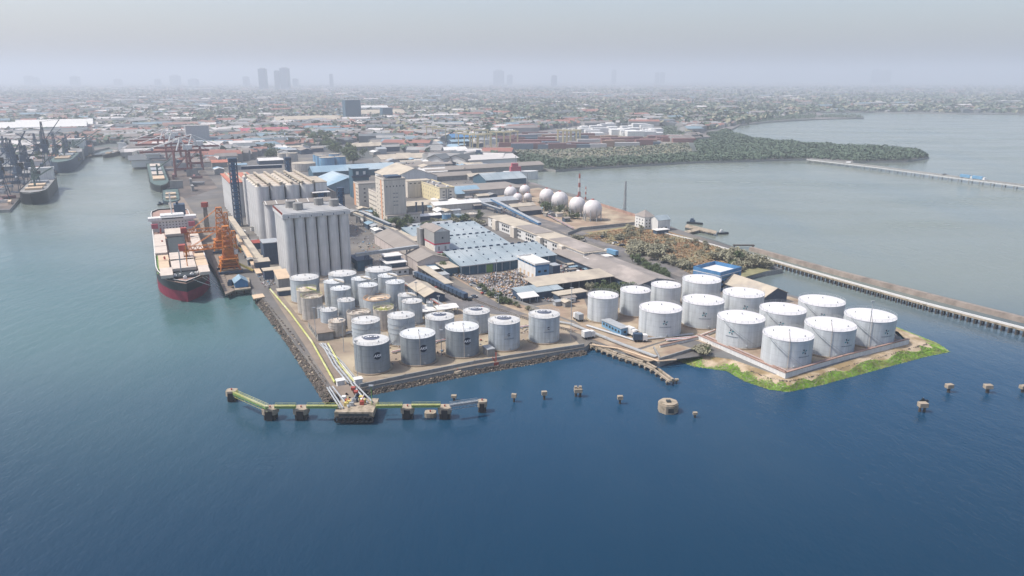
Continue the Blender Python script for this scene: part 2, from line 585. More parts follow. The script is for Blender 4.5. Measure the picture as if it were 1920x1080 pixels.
# ------------------------------------------------------------------ water
def make_water():
    mb = MB()
    mb.face([(-29000, -2000, 0), (29000, -2000, 0), (29000, 31000, 0), (-29000, 31000, 0)])
    m = bpy.data.materials.new('sea_water')
    m.use_nodes = True
    nt = m.node_tree
    N, L = nt.nodes, nt.links
    b = N['Principled BSDF']
    b.inputs['IOR'].default_value = 1.33
    b.inputs['Roughness'].default_value = .18
    geo = N.new('ShaderNodeNewGeometry')
    pos = geo.outputs['Position']

    def noise(sc, det=3, st=None):
        v = pos
        if st:
            mp = N.new('ShaderNodeMapping')
            mp.inputs['Scale'].default_value = st
            mp.inputs['Rotation'].default_value = (0, 0, .35)
            L.new(pos, mp.inputs['Vector'])
            v = mp.outputs[0]
        n = N.new('ShaderNodeTexNoise')
        n.inputs['Scale'].default_value = sc
        n.inputs['Detail'].default_value = det
        L.new(v, n.inputs['Vector'])
        return n.outputs['Fac']

    def math2(op, x, y):
        n = N.new('ShaderNodeMath')
        n.operation = op
        for i, k in enumerate((x, y)):
            if isinstance(k, (int, float)):
                n.inputs[i].default_value = k
            else:
                L.new(k, n.inputs[i])
        return n.outputs[0]

    def sstep(src, a, c):
        n = N.new('ShaderNodeMapRange')
        n.interpolation_type = 'SMOOTHSTEP'
        n.inputs['From Min'].default_value = a
        n.inputs['From Max'].default_value = c
        L.new(src, n.inputs['Value'])
        return n.outputs['Result']

    def mixc(f, a, c):
        n = N.new('ShaderNodeMix')
        n.data_type = 'RGBA'
        L.new(f, n.inputs['Factor'])
        for k, v in (('A', a), ('B', c)):
            if isinstance(v, tuple):
                n.inputs[k].default_value = (*v, 1)
            else:
                L.new(v, n.inputs[k])
        return n.outputs['Result']
    sep = N.new('ShaderNodeSeparateXYZ')
    L.new(pos, sep.inputs[0])
    x, y = sep.outputs['X'], sep.outputs['Y']
    wob = math2('MULTIPLY', math2('SUBTRACT', noise(.006, 3), .5), 160.0)
    blue, teal, bay = (.010, .055, .115), (.06, .125, .125), (.165, .19, .16)
    # silty inshore water to the left and up the basin, clear deep water in front, muddy bay behind the land
    f1 = sstep(math2('ADD', math2('ADD', math2('MULTIPLY', x, -1.0), math2('MULTIPLY', y, .42)), wob), 60.0, 300.0)
    f2 = sstep(math2('ADD', math2('ADD', y, math2('MULTIPLY', x, .38)), wob), 290.0, 540.0)
    near = sstep(math2('ADD', y, math2('MULTIPLY', wob, .3)), 125.0, 330.0)
    c1 = mixc(f1, blue, teal)
    c2 = mixc(f2, c1, bay)
    c3 = mixc(math2('MULTIPLY', sstep(noise(.012, 4, (1, .35, 1)), .45, .75), .40), c2, (.10, .15, .17))
    c3 = mixc(near, (.002, .026, .056), c3)
    L.new(c3, b.inputs['Base Color'])
    h = math2('ADD', math2('MULTIPLY', noise(.9, 4, (1, .55, 1)), .35), math2('MULTIPLY', noise(.16, 4, (1, .5, 1)), 1.0))
    bp = N.new('ShaderNodeBump')
    bp.inputs['Strength'].default_value = .38
    bp.inputs['Distance'].default_value = .9
    L.new(h, bp.inputs['Height'])
    L.new(bp.outputs[0], b.inputs['Normal'])
    rr_ = N.new('ShaderNodeMapRange')
    rr_.inputs['From Min'].default_value = .35
    rr_.inputs['From Max'].default_value = .7
    rr_.inputs['To Min'].default_value = .10
    rr_.inputs['To Max'].default_value = .30
    L.new(noise(.009, 5, (.5, 1.6, 1)), rr_.inputs['Value'])
    L.new(rr_.outputs[0], b.inputs['Roughness'])
    structure('sea', mb, m, 'blue and grey-green sea around the port')


make_water()
# ------------------------------------------------------------------ land
def land():
    main = [(-420, 402), (-100, 396), (18, 393), (42, 366), (60, 345), (110, 318), (158, 287), (205, 276), (255, 287), (283, 303), (305, 360),
            (318, 385), (392, 492), (428, 545), (466, 540), (490, 557), (625, 741), (682, 727), (890, 686), (1098, 651), (1108, 641), (1172, 660), (1237, 677),
            (1292, 658), (1372, 672), (1452, 701), (1480, 705), (1535, 693), (1630, 663), (1700, 642), (1672, 620), (1590, 590), (1560, 572), (1478, 552), (1440, 540), (1395, 534), (1386, 520),
            (1420, 512), (1468, 504), (1420, 487), (1387, 466), (1340, 450), (1300, 440), (1262, 432), (1228, 414), (1180, 398), (1125, 382), (1085, 366), (1030, 352),
            (1002, 343), (938, 332), (922, 304), (955, 300), (1000, 312), (1042, 319), (1100, 314), (1300, 303), (1520, 297), (1600, 302), (1700, 301),
            (1742, 294), (1722, 283), (1640, 276), (1480, 268), (1420, 262), (1378, 253), (1368, 244), (1388, 234), (1440, 228), (1530, 223), (1620, 221),
            (1612, 217), (1545, 215), (1532, 210), (1640, 210), (1800, 213), (2000, 214), (2400, 214)]
    poly = GP(main) + [(24000, 1900), (27000, 29500), (-27000, 29500), (-27000, 520)]
    mb = MB().prism(poly, -3, LAND, 0, 1)
    structure('mainland_ground', mb, ['city', 'conc2'], 'low hazy mainland ground under the city')
    # port yard over the spit
    yard = [(470, 541), (490, 557), (625, 741), (682, 727), (890, 686), (1098, 651), (1108, 641), (1172, 660), (1237, 677), (1310, 668), (1440, 640), (1386, 520),
            (1420, 490), (1387, 467), (1300, 440), (1228, 414), (1125, 382), (1030, 352), (938, 333), (700, 300), (520, 285), (330, 300), (325, 380), (400, 500)]
    structure('port_yard', MB().prism([(x, y) for x, y in GP(yard)], LAND - .3, LAND + .02), 'yard', 'grey-brown working ground of the port')

    def sheet(name, px, m, dz, label):
        structure(name, MB().prism(GP(px), LAND - .2, LAND + dz), m, label)
    sheet('tank_yard', [(522, 545), (640, 715), (684, 720), (1090, 650), (1045, 600), (870, 552), (800, 520), (640, 500), (530, 520)], 'pad', .05, 'pale concrete yard under the grey tanks')
    sheet('quay_road', [(504, 545), (522, 545), (664, 728), (630, 738)], 'road', .09, 'brown service road beside the yellow pipe')
    sheet('truck_yard', [(742, 520), (800, 512), (990, 590), (930, 590), (860, 580)], 'asph', .1, 'dark asphalt yard beside the queue of wagons')
    sheet('main_road', [(868, 372), (892, 367), (1010, 408), (1135, 448), (1280, 500), (1420, 565), (1370, 560), (1240, 505), (1100, 450), (960, 405)], 'asph', .1, 'long asphalt road beside the scrub field')
    sheet('scrub_field', [(1065, 440), (1204, 421), (1260, 436), (1330, 456), (1385, 474), (1412, 492), (1450, 505), (1386, 522), (1300, 520), (1270, 503), (1180, 470)], 'field', .06, 'orange-brown dry field behind the white tanks')
    sheet('gas_yard', [(925, 365), (1010, 352), (1125, 384), (1206, 412), (1200, 420), (1087, 432), (1060, 438), (960, 396)], 'dirt', .06, 'brown yard around the white spheres')
    sheet('open_dirt', [(1000, 575), (1095, 560), (1110, 600), (1070, 600)], 'dirt', .05, 'bare brown ground in front of the white tanks')
    sheet('scrap_yard', [(842, 512), (1000, 520), (1010, 560), (960, 566), (870, 530)], 'asph', .07, 'dark ground under the scrap heap')
    sheet('storage_yard', [(1020, 500), (1090, 492), (1110, 512), (1030, 528)], 'asph', .07, 'dark yard beside the long office building')
    sheet('rail_bed', [(842, 515), (858, 512), (960, 565), (1060, 600), (1240, 674), (1216, 678), (1050, 612), (940, 572)], 'dirt', .12, 'brown rail bed between the two tank farms')
    sheet('white_tank_yard', [(1075, 600), (1150, 580), (1240, 560), (1400, 555), (1480, 556), (1590, 592), (1690, 640), (1478, 703), (1310, 640), (1270, 632), (1190, 655), (1110, 625)], 'dirt', .08, 'brown bunded yard under the white tanks')
    sheet('quay_apron', [(318, 384), (395, 493), (420, 540), (455, 535), (420, 470), (360, 395), (345, 372), (325, 360)], 'road', .09, 'brown quay apron beside the bulk ship')
    sheet('far_quay_apron', [(284, 304), (306, 358), (350, 372), (408, 352), (370, 300), (330, 290)], 'dasph', .09, 'dark apron behind the gantry cranes')
    sheet('left_dock_apron', [(-100, 394), (18, 391), (40, 366), (110, 318), (158, 288), (120, 270), (-100, 290)], 'dasph', .07, 'dark dock apron crowded with cranes')
    sheet('marsh', [(940, 296), (1000, 311), (1060, 314), (1300, 300), (1290, 268), (1100, 272), (960, 276)], 'mud', .05, 'grey-brown marsh behind the mangroves')
    sheet('marsh_track', [(1035, 291), (1130, 282), (1210, 278), (1215, 280), (1130, 286), (1045, 295)], 'dirt', .1, 'brown sandy strip across the marsh')
    sheet('pit_floor', [(1190, 660), (1237, 676), (1306, 656), (1250, 640)], 'dirt', .13, 'brown floor of the concrete pit')
    # beach round the white tank farm, sloping to the sea
    outer = GP([(1264, 676), (1300, 690), (1362, 697), (1395, 716), (1440, 731), (1478, 736), (1540, 723), (1640, 696), (1742, 669), (1788, 660), (1766, 645), (1668, 606)], 0.2)
    inner = GP([(1296, 642), (1318, 640), (1368, 660), (1408, 680), (1448, 697), (1478, 702), (1532, 690), (1626, 660), (1694, 640), (1698, 637), (1684, 622), (1650, 611)], 2.4)
    mb = MB()
    n = len(outer)
    mid = [((a[0] * .45 + b[0] * .55), (a[1] * .45 + b[1] * .55)) for a, b in zip(outer, inner)]
    for i in range(n - 1):
        mb.face([(*outer[i], -.6), (*outer[i + 1], -.6), (*mid[i + 1], 2.0), (*mid[i], 2.0)])
        mb.face([(*mid[i], 2.0), (*mid[i + 1], 2.0), (*inner[i + 1], 2.46), (*inner[i], 2.46)])
    structure('beach', mb, 'sand', 'pale sandy beach round the white tank farm')
    return outer, mid, inner


BEACH = land()
# ------------------------------------------------------------------ storage tanks
def depth_of(g):
    return g[1] * cT - (g[2] - CZ) * sT


def solve_tank(xl, xr, ytc, ybf, z0):
    xc, w = (xl + xr) / 2, xr - xl
    ang = TH + math.atan((ybf - 540) / F)
    g = G(xc, ybf - .5 * w * math.sin(ang), z0)
    for _ in range(3):
        h = height_to(g, ytc) - z0
        f = depth_of((g[0], g[1], z0 + h * .6))
        r = w / 2 / F * f
        g = G(xc, ybf, z0)
        d = Vector((g[0], g[1], 0)).normalized()
        g = g + d * r
    return g, r, max(h, 1.5)


def shell_strip(r, h, a0, a1, z0, z1, wid, n=16, off=.12):
    """helical stair strip on the shell"""
    mb = MB()
    for k in range(n):
        t0, t1 = k / n, (k + 1) / n
        p = []
        for t in (t0, t1):
            a, z = a0 + (a1 - a0) * t, z0 + (z1 - z0) * t
            for rr in (r + off, r + off + wid):
                p.append((rr * math.cos(a), rr * math.sin(a), z))
        mb.face([p[0], p[1], p[3], p[2]])
        mb.face([(p[1][0], p[1][1], p[1][2] + .95), (p[1][0], p[1][1], p[1][2] + .85), (p[3][0], p[3][1], p[3][2] + .85), (p[3][0], p[3][1], p[3][2] + .95)])
    return mb


TXT = {}


def shell_decal(parent, r, ang, z, rad_, txt=None, name='logo', colour='logo', text='AKR', tcol='mark'):
    """round painted emblem lying on the curved shell at azimuth ang"""
    def wrap(x, y, off):
        a = ang + x / r
        return ((r + off) * math.cos(a), (r + off) * math.sin(a), z + y)
    mb = MB()
    n = 28
    for ring in range(3):
        q0, q1 = ring / 3, (ring + 1) / 3
        for k in range(n):
            a, b = 2 * math.pi * k / n, 2 * math.pi * (k + 1) / n
            mb.face([wrap(rad_ * q * math.cos(t), rad_ * q * math.sin(t), .06) for q, t in ((q0, a), (q1, a), (q1, b), (q0, b))])
    o = mb.build(name, colour, parent)
    if text:
        if text not in TXT:
            TXT[text] = text_geo(text, 1, .25)
        vs, fs = TXT[text]
        s = rad_ * .98
        MB().raw([wrap(v[0] * s, v[1] * s, .10) for v in vs], fs).build('lettering', tcol, o)
    return o


def caption(parent, r, ang, z, w, h=.5):
    mb = MB()
    x = -w / 2
    rr = random.Random(3)
    while x < w / 2:
        d = rr.choice((.35, .5, .7))
        if True:
            c = []
            for px, pz in ((x, 0), (x + d * .85, 0), (x + d * .85, h), (x, h)):
                a = ang + px / r
                c.append(((r + .06) * math.cos(a), (r + .06) * math.sin(a), z + pz))
            mb.face(c)
        x += d
    return mb.build('stencil_lettering', 'txt', parent)


def roof_decal(parent, R_, h, rise, face_ang):
    """oval roof emblem with AKR letters lying on the shallow cone"""
    def lay(x, y, off):
        d = math.hypot(x, y)
        return (x, y, h + rise * (1 - d / R_) + off)
    ca, sa = math.cos(face_ang), math.sin(face_ang)
    mb = MB()
    rr = R_ * .47
    n = 28
    cx, cy = 0, R_ * .2

    def rot(x, y, off):
        x, y = x + cx, y + cy
        return lay(x * ca - y * sa, x * sa + y * ca, off)
    for q0, q1 in ((0, .5), (.5, 1)):
        for k in range(n):
            a, b = 2 * math.pi * k / n, 2 * math.pi * (k + 1) / n
            mb.face([rot(rr * q * math.cos(t), rr * q * math.sin(t), .12) for q, t in ((q0, a), (q1, a), (q1, b), (q0, b))])
    o = mb.build('roof_emblem', 'emblem', parent)
    vs, fs = TXT['AKR']
    s = rr * .74
    MB().raw([rot(v[0] * s, v[1] * s, .36) for v in vs], fs).build('roof_lettering', 'mark', o)


def star(parent, r, ang, z, s):
    """four-pointed emblem on the shell"""
    def wrap(x, y, off=.07):
        a = ang + x / r
        return ((r + off) * math.cos(a), (r + off) * math.sin(a), z + y)
    mb = MB()
    for k in range(4):
        t = k * math.pi / 2 + .5
        mb.face([wrap(.28 * s * math.cos(t - .5), .28 * s * math.sin(t - .5)), wrap(s * math.cos(t - .28), s * math.sin(t - .28)),
                 wrap(s * math.cos(t + .28), s * math.sin(t + .28)), wrap(.28 * s * math.cos(t + .5), .28 * s * math.sin(t + .5))], k % 2)
    return mb.build('emblem', ['teal', 'logo'], parent)


M['emblem'] = mat('slate_emblem_paint', (.085, .10, .14), .6, .1, 1)


def tank(label, xl, xr, ytc, ybf, shell='white', roof='wroof', group='storage tanks of the left tank farm', z0=LAND + .1, style='', stair=None, name='storage_tank'):
    g, r, h = solve_tank(xl, xr, ytc, ybf, z0)
    t = thing(name, label, 'storage tank', (g[0], g[1], z0), 0, group)
    face = math.atan2(-g[1], -g[0])            # azimuth that looks at the shore in front
    n = 48
    MB().cyl(0, 0, .35, h, r, n=n, top=False).build('shell', shell, t, True)
    MB().cyl(0, 0, -.3, .36, r + .9, n=n).build('foundation', 'pad', t)
    rise = r * .1
    mb = MB()
    flat = 'open' in style
    if flat:
        mb.cyl(0, 0, h - .9, h - .7, r - .1, n=n)
        mb.ring(0, 0, h, r, .16, n)
    else:
        mb.cyl(0, 0, h, h + rise, r + .12, .25, n=n)
        mb.cyl(0, 0, h - .18, h, r + .12, n=n, top=False)
    ro = mb.build('roof', roof, t, True)
    if flat and 'ring' not in style:
        tr = MB()
        for k in range(9):
            a = k * 2 * math.pi / 9
            tr.bar((0, 0, h - .3), (r * .95 * math.cos(a), r * .95 * math.sin(a), h - .3), .2, .3)
        tr.build('roof_frame', 'ygreen' if 'yellow' in style else 'beigeroof', t)
    if 'ring' in style:
        MB().ring(0, 0, h - .4, r * .62, .3, 28).ring(0, 0, h - .4, r * .9, .18, 28).bar((0, 0, h - .2), (r * .9, -r * .2, h - .2), .8, .3).build('roof_frame', 'beigeroof', t)
    # railing round the rim
    rl = MB()
    rc = 'ygreen' if 'yellow' in style else 'steel'
    for zz in (.55, 1.1):
        rl.ring(0, 0, h + zz, r - .05, .045, n)
    for k in range(24):
        a = k * 2 * math.pi / 24
        rl.tube(((r - .05) * math.cos(a), (r - .05) * math.sin(a), h), ((r - .05) * math.cos(a), (r - .05) * math.sin(a), h + 1.1), .045, 4)
    rl.build('railing', rc, t)
    if not flat:
        for vx, vy, k0 in ((.4, .3, .92), (-r * .55, r * .2, .38), (r * .5, -r * .5, .2)):
            MB().cyl(vx, vy, h + rise * k0, h + rise * k0 + .75, .22, n=8).build('roof_vent', 'steel', t)
    # manway and outlet pipe near the ground
    a = face + .35
    m = MB()
    m.tube((r * math.cos(a), r * math.sin(a), 1.1), ((r + .4) * math.cos(a), (r + .4) * math.sin(a), 1.1), .45, 10)
    m.build('manway', 'steel', t)
    if stair is not None:
        sw = -1.5 if stair > .7 else 1.5
        shell_strip(r, h, face + stair, face + stair + sw, .4, h + .1, .3).build('spiral_stair', 'greyt' if shell != 'beiget' else 'beiget', t)
    a = face - .72 if stair is None else face - .62
    if 'ladder' in style or stair is None:
        ld = MB()
        for off in (-.3, .3):
            aa = a + off / r
            ld.tube(((r + .3) * math.cos(aa), (r + .3) * math.sin(aa), .3), ((r + .3) * math.cos(aa), (r + .3) * math.sin(aa), h + 1.1), .05, 4)
        k = .6
        while k < h:
            ld.tube(((r + .3) * math.cos(a - .3 / r), (r + .3) * math.sin(a - .3 / r), k), ((r + .3) * math.cos(a + .3 / r), (r + .3) * math.sin(a + .3 / r), k), .04, 4)
            k += .6
        ld.build('ladder', 'steel', t)
    if 'bands' in style:
        b = MB()
        for k in (.45, .62, .78):
            b.ring(0, 0, h * k, r + .1, .1, n)
        b.build('stiffener_rings', shell, t)
    if 'bigakr' in style:
        shell_decal(t, r, face + .30, h * .63, 1.5)
        caption(t, r, face + .30, h * .42, 3.2, .4)
    if 'smallakr' in style:
        shell_decal(t, r, face + .30, h * .62, .62)
        caption(t, r, face + .30, h * .45, 4.2, .45)
    if 'roofakr' in style:
        roof_decal(t, r, h, rise, face + math.pi / 2 + (.0 if 'flip' not in style else math.pi))
    if 'star' in style:
        sa = float(style.split('star')[1].split()[0])
        star(t, r, face + sa, h * .62, 1.15)
        caption(t, r, face + sa, h * .42, 4.6, .4)
    if 'arm' in style:
        MB().bar((0, 0, h + rise + .6), (r * 1.25, -r * .9, h + .7), .9, .25).build('walkway', 'croof' if 'yellow' not in style else 'ygreen', t)
    if 'riser' in style:
        p = face + .1
        MB().path([(r * .1 * math.cos(p), r * .1 * math.sin(p), h + rise + .3), ((r + .25) * math.cos(p), (r + .25) * math.sin(p), h + .3), ((r + .25) * math.cos(p), (r + .25) * math.sin(p), .4)], .11).build('riser_pipe', 'beiget', t)
    return t, r, h


TXT['AKR'] = text_geo('AKR', 1, .25)


def A(x, y):
    return 500 + x / 4, 470 + y / 4


def left_farm():
    T = [
        ('dark grey tank nearest the jetty, round logo on its white roof', 668, 930, 668, 930, 'greyt', 'wroof', 'bigakr roofakr ladder', None),
        ('dark grey tank with round logo and plain grey roof, second from the jetty', 1010, 1272, 617, 867, 'greyt', 'greyroof', 'bigakr riser', None),
        ('dark grey tank with round logo and plain grey roof beside the small waterside shed', 1345, 1595, 567, 807, 'greyt', 'greyroof', 'bigakr riser', None),
        ('pale tank with small logo and roof emblem beside the waterside shed', 1662, 1900, 518, 757, 'white2', 'wroof', 'smallakr roofakr ladder', None),
        ('pale tank with small logo at the right end of the front row', 1963, 2195, 473, 702, 'white2', 'wroof', 'smallakr roofakr', None),
        ('pale tank with a roof emblem standing next to the asphalt wagon yard', 1475, 1675, 450, 630, 'white2', 'wroof', 'roofakr', None),
        ('pale tank with a roof emblem behind the two dark grey tanks', 1195, 1410, 490, 674, 'white2', 'wroof', 'roofakr', None),
        ('pale banded tank with white roof and a small square logo on its shell', 918, 1118, 482, 718, 'white2', 'wroof', 'bands smallakr', -.9),
        ('pale banded tank with white roof right behind the nearest dark grey tank', 650, 858, 518, 725, 'white2', 'wroof', 'bands', -.9),
        ('tall pale tank with white roof beside the narrow upright vessel', 1022, 1172, 375, 560, 'white2', 'wroof', 'ladder', None),
        ('pale tank half hidden behind a tall white roofed tank near the open gabled sheds', 992, 1120, 329, 500, 'white2', 'wroof', 'arm', None),
        ('pale tank with clean white roof in the middle of the farm between beige tanks', 545, 672, 367, 570, 'white2', 'wroof', '', None),
        ('wide pale tank with a rusty orange roof', 735, 935, 350, 520, 'white2', 'rust', 'open ring', .3),
        ('beige weathered tank with concentric rings on its roof', 610, 785, 455, 610, 'beiget', 'beigeroof', 'open ring', .5),
        ('beige tank with a yellow-green roof frame behind the banded tanks', 808, 960, 430, 600, 'beiget', 'beigeroof', 'open yellow', None),
        ('small white roofed tank with a curved stair near the quay road', 413, 540, 440, 602, 'white2', 'wroof', '', -.9),
        ('slim pale tank tucked behind the small stair tank near the quay road', 388, 446, 428, 560, 'white2', 'wroof', '', None),
        ('short beige tank with brown roof beside the long flat roofed hut', 472, 596, 522, 652, 'beiget', 'beigeroof', 'bands', -.6),
        ('beige tank with a yellow-green rim nearest the sea wall', 272, 428, 340, 530, 'beiget', 'beigeroof', 'open ring yellow', None),
        ('beige tank with yellow-green railings and walkway on its roof', 240, 385, 287, 480, 'beiget', 'beigeroof', 'arm yellow', None),
        ('big pale tank with a plain white roof right in front of the nearest silo block', 192, 402, 198, 395, 'white2', 'wroof', '', .2),
        ('big pale tank with a round hatch on its white roof, below the silo block corner', 478, 682, 168, 370, 'white2', 'wroof', '', None),
        ('pale tank with spoked roof, leftmost of the tall tanks linked by catwalks', 443, 590, 228, 430, 'white2', 'greyroof', 'arm', None),
        ('tall pale tank with a curved stair and spoked roof in the catwalk group', 492, 640, 279, 470, 'white2', 'greyroof', '', -.9),
        ('tall pale tank with walkway reaching forward, middle of the catwalk group', 648, 788, 207, 420, 'white2', 'greyroof', 'arm', None),
        ('tall pale tank in front of the middle catwalk tank, next to the rusty roof', 698, 842, 255, 470, 'white2', 'greyroof', '', -.9),
        ('big pale tank with a small hatch frame on its roof, backmost of the farm', 750, 948, 138, 330, 'white2', 'wroof', '', None),
        ('pale tank with walkway reaching forward, rightmost at the back of the catwalk group', 845, 985, 184, 390, 'white2', 'greyroof', 'arm', None),
        ('tall pale tank with a curved stair at the edge of the asphalt wagon yard', 902, 1042, 232, 445, 'white2', 'greyroof', '', -.9),
    ]
    out = []
    for lab, xl, xr, yt, yb, sh, ro, st, sr in T:
        (x0, y0), (x1, y1) = A(xl, yt), A(xr, yb)
        ro = 'wroof2' if ro == 'wroof' else ro
        out.append(tank(lab, x0, x1, y0, y1, sh, ro, style=st, stair=sr))
    (x0, y0), (x1, y1) = A(1200, 384), A(1250, 475)
    tank('narrow upright pale vessel beside the white flat shed roofs', x0, x1, y0, y1, 'white2', 'wroof', name='upright_vessel')
    (x0, y0), (x1, y1) = A(940, 410), A(978, 470)
    tank('slim pale vessel behind the yellow framed beige tank', x0, x1, y0, y1, 'white2', 'wroof', name='upright_vessel')
    return out


def Bc(x, y):
    return 1060 + x / 4, 480 + y / 4


def Cc(x, y):
    return 1400 + x / 3.692, 480 + y / 3.692


def right_farm():
    g = 'white storage tanks of the right tank farm'
    T = [
        ('plain white tank without emblem, leftmost of the white tanks', Bc(163, 290), Bc(390, 503), '', None),
        ('plain white tank without emblem, second from the left behind the blue-roofed control shed', Bc(405, 251), Bc(628, 457), '', None),
        ('small plain white tank at the lower end of the long sloping warehouse roof', Bc(635, 213), Bc(855, 410), '', None),
        ('plain wide white tank in front of the blue parapet building', Bc(868, 172), Bc(1150, 385), '', None),
        ('white tank with an emblem beside the concrete pit and the parked white truck', Bc(545, 384), Bc(860, 614), 'star.25', None),
        ('white tank with an emblem in the middle, behind the pipe corner of the bund', Bc(868, 326), Bc(1172, 550), 'star.1', None),
        ('white tank with an emblem in front of the grey gabled waterside warehouse', Bc(1168, 273), Bc(1468, 500), 'star.15', None),
        ('white tank with curved stair near the front left corner of the walled bund', Bc(1125, 455), Bc(1470, 697), 'star-.35', .75),
        ('white tank with curved stair in the middle of the walled bund', Bc(1442, 393), Bc(1775, 625), 'star.0', .75),
        ('white tank with curved stair at the back of the bund, closest to pipe jetty', Cc(345, 308), Cc(648, 510), 'star.1', .75),
        ('white tank with curved stair right of the bund corner tank', Cc(385, 469), Cc(720, 702), 'star.75 riser', .75),
        ('white tank with curved stair at the right end of the bund beside the sandy spit', Cc(660, 408), Cc(992, 632), 'star.75 riser', .75),
        ('white tank with riser pipe and curved stair at the front corner of the bund', Bc(1462, 581), Bc(1825, 848), 'star.75 riser', .75),
    ]
    for lab, a, b, st, sr in T:
        tank(lab, a[0], b[0], a[1], b[1], 'white', 'wroof', g, LAND + .15, st, sr)


left_farm()
right_farm()


# ------------------------------------------------------------------ gas spheres
def sphere_tank(label, cx, cy, rp, yf):
    g = G(cx, yf)
    f = depth_of((g[0], g[1], 8))
    r = rp / F * f
    d = Vector((g[0], g[1], 0)).normalized()
    g = g + d * r * .9
    f = depth_of((g[0], g[1], 8))
    r = rp / F * f
    zc = height_to(g, cy) - LAND
    t = thing('gas_sphere', label, 'gas sphere', (g[0], g[1], LAND), 0, 'white gas spheres by the bay')
    MB().dome(0, 0, zc, r, 36, 20).build('shell', 'gassphere', t, True)
    for k in range(9):
        a = k * 2 * math.pi / 9 + .2
        x, y = r * .97 * math.cos(a), r * .97 * math.sin(a)
        MB().cyl(x, y, -.1, zc + .1, .028 * r + .12, n=8).build('leg', 'steel', t)
    b = MB()
    for k in range(9):
        a, c = k * 2 * math.pi / 9 + .2, (k + 1) * 2 * math.pi / 9 + .2
        p, q = (r * .97 * math.cos(a), r * .97 * math.sin(a)), (r * .97 * math.cos(c), r * .97 * math.sin(c))
        b.tube((*p, .5), (*q, zc * .55), .08, 4).tube((*q, .5), (*p, zc * .55), .08, 4)
    b.build('brace', 'steel', t)
    pts = []
    for k in range(10):
        ph = 1.7 - k * .17
        a = 2.2 - k * .02
        pts.append(((r + .3) * math.sin(ph) * math.cos(a), (r + .3) * math.sin(ph) * math.sin(a), zc + (r + .3) * math.cos(ph)))
    st = MB()
    for p, q in zip(pts, pts[1:]):
        st.bar(p, q, .8, .2)
    st.build('stair', 'redsteel', t)
    MB().cyl(0, 0, zc + r * .985, zc + r + .6, r * .16, n=12).build('top_platform', 'redsteel', t)
    MB().cyl(0, 0, -.2, .12, r * 1.15, n=28).build('foundation', 'pad', t)


M['gassphere'] = mat('white_sphere_paint', (.62, .595, .585), .5, .05, .2, streak=.14)


def D(x, y):
    return 900 + x / 4, 300 + y / 4


for lab, cx, cy, r, yf in [
        ('white gas sphere nearest the road, frontmost of the large four', 842, 367, 70, 462),
        ('white gas sphere with a brown stair, just left of the frontmost sphere', 728, 337, 63, 427),
        ('white gas sphere behind a dark green tree, third of the large four', 597, 298, 63, 385),
        ('white gas sphere farthest back of the large four, dark tree at its feet', 500, 268, 55, 352),
        ('white gas sphere leftmost of the rear cluster of four', 230, 245, 48, 305),
        ('white gas sphere at the back right of the rear cluster', 336, 226, 40, 280),
        ('small white gas sphere in front left of the rear cluster', 283, 284, 36, 328),
        ('small white gas sphere in front right of the rear cluster', 357, 277, 31, 318)]:
    (a, b), (_, c) = D(cx, cy), D(cx, yf)
    sphere_tank(lab, a, b, r / 4, c)
# ------------------------------------------------------------------ buildings
def windows(parent, face, x0, x1, z0, z1, nx, nz, w, h, at, m='glass', name='window', depth=.08):
    """nx by nz separate windows on one wall; face 'f' front (y = at), 'l' left (x = at), 'r' right (x = at), 'b' back"""
    me = None
    for k in range(nz):
        for i in range(nx):
            x = x0 + (x1 - x0) * ((i + .5) / nx)
            z = z0 + (z1 - z0) * ((k + .5) / nz)
            if me is None:
                mb = MB()
                if face in 'fb':
                    mb.box(-w / 2, w / 2, -depth, depth, -h / 2, h / 2)
                else:
                    mb.box(-depth, depth, -w / 2, w / 2, -h / 2, h / 2)
                me = mb.mesh(name, m)
            place(name, me, parent, (x, at, z) if face in 'fb' else (at, x, z))


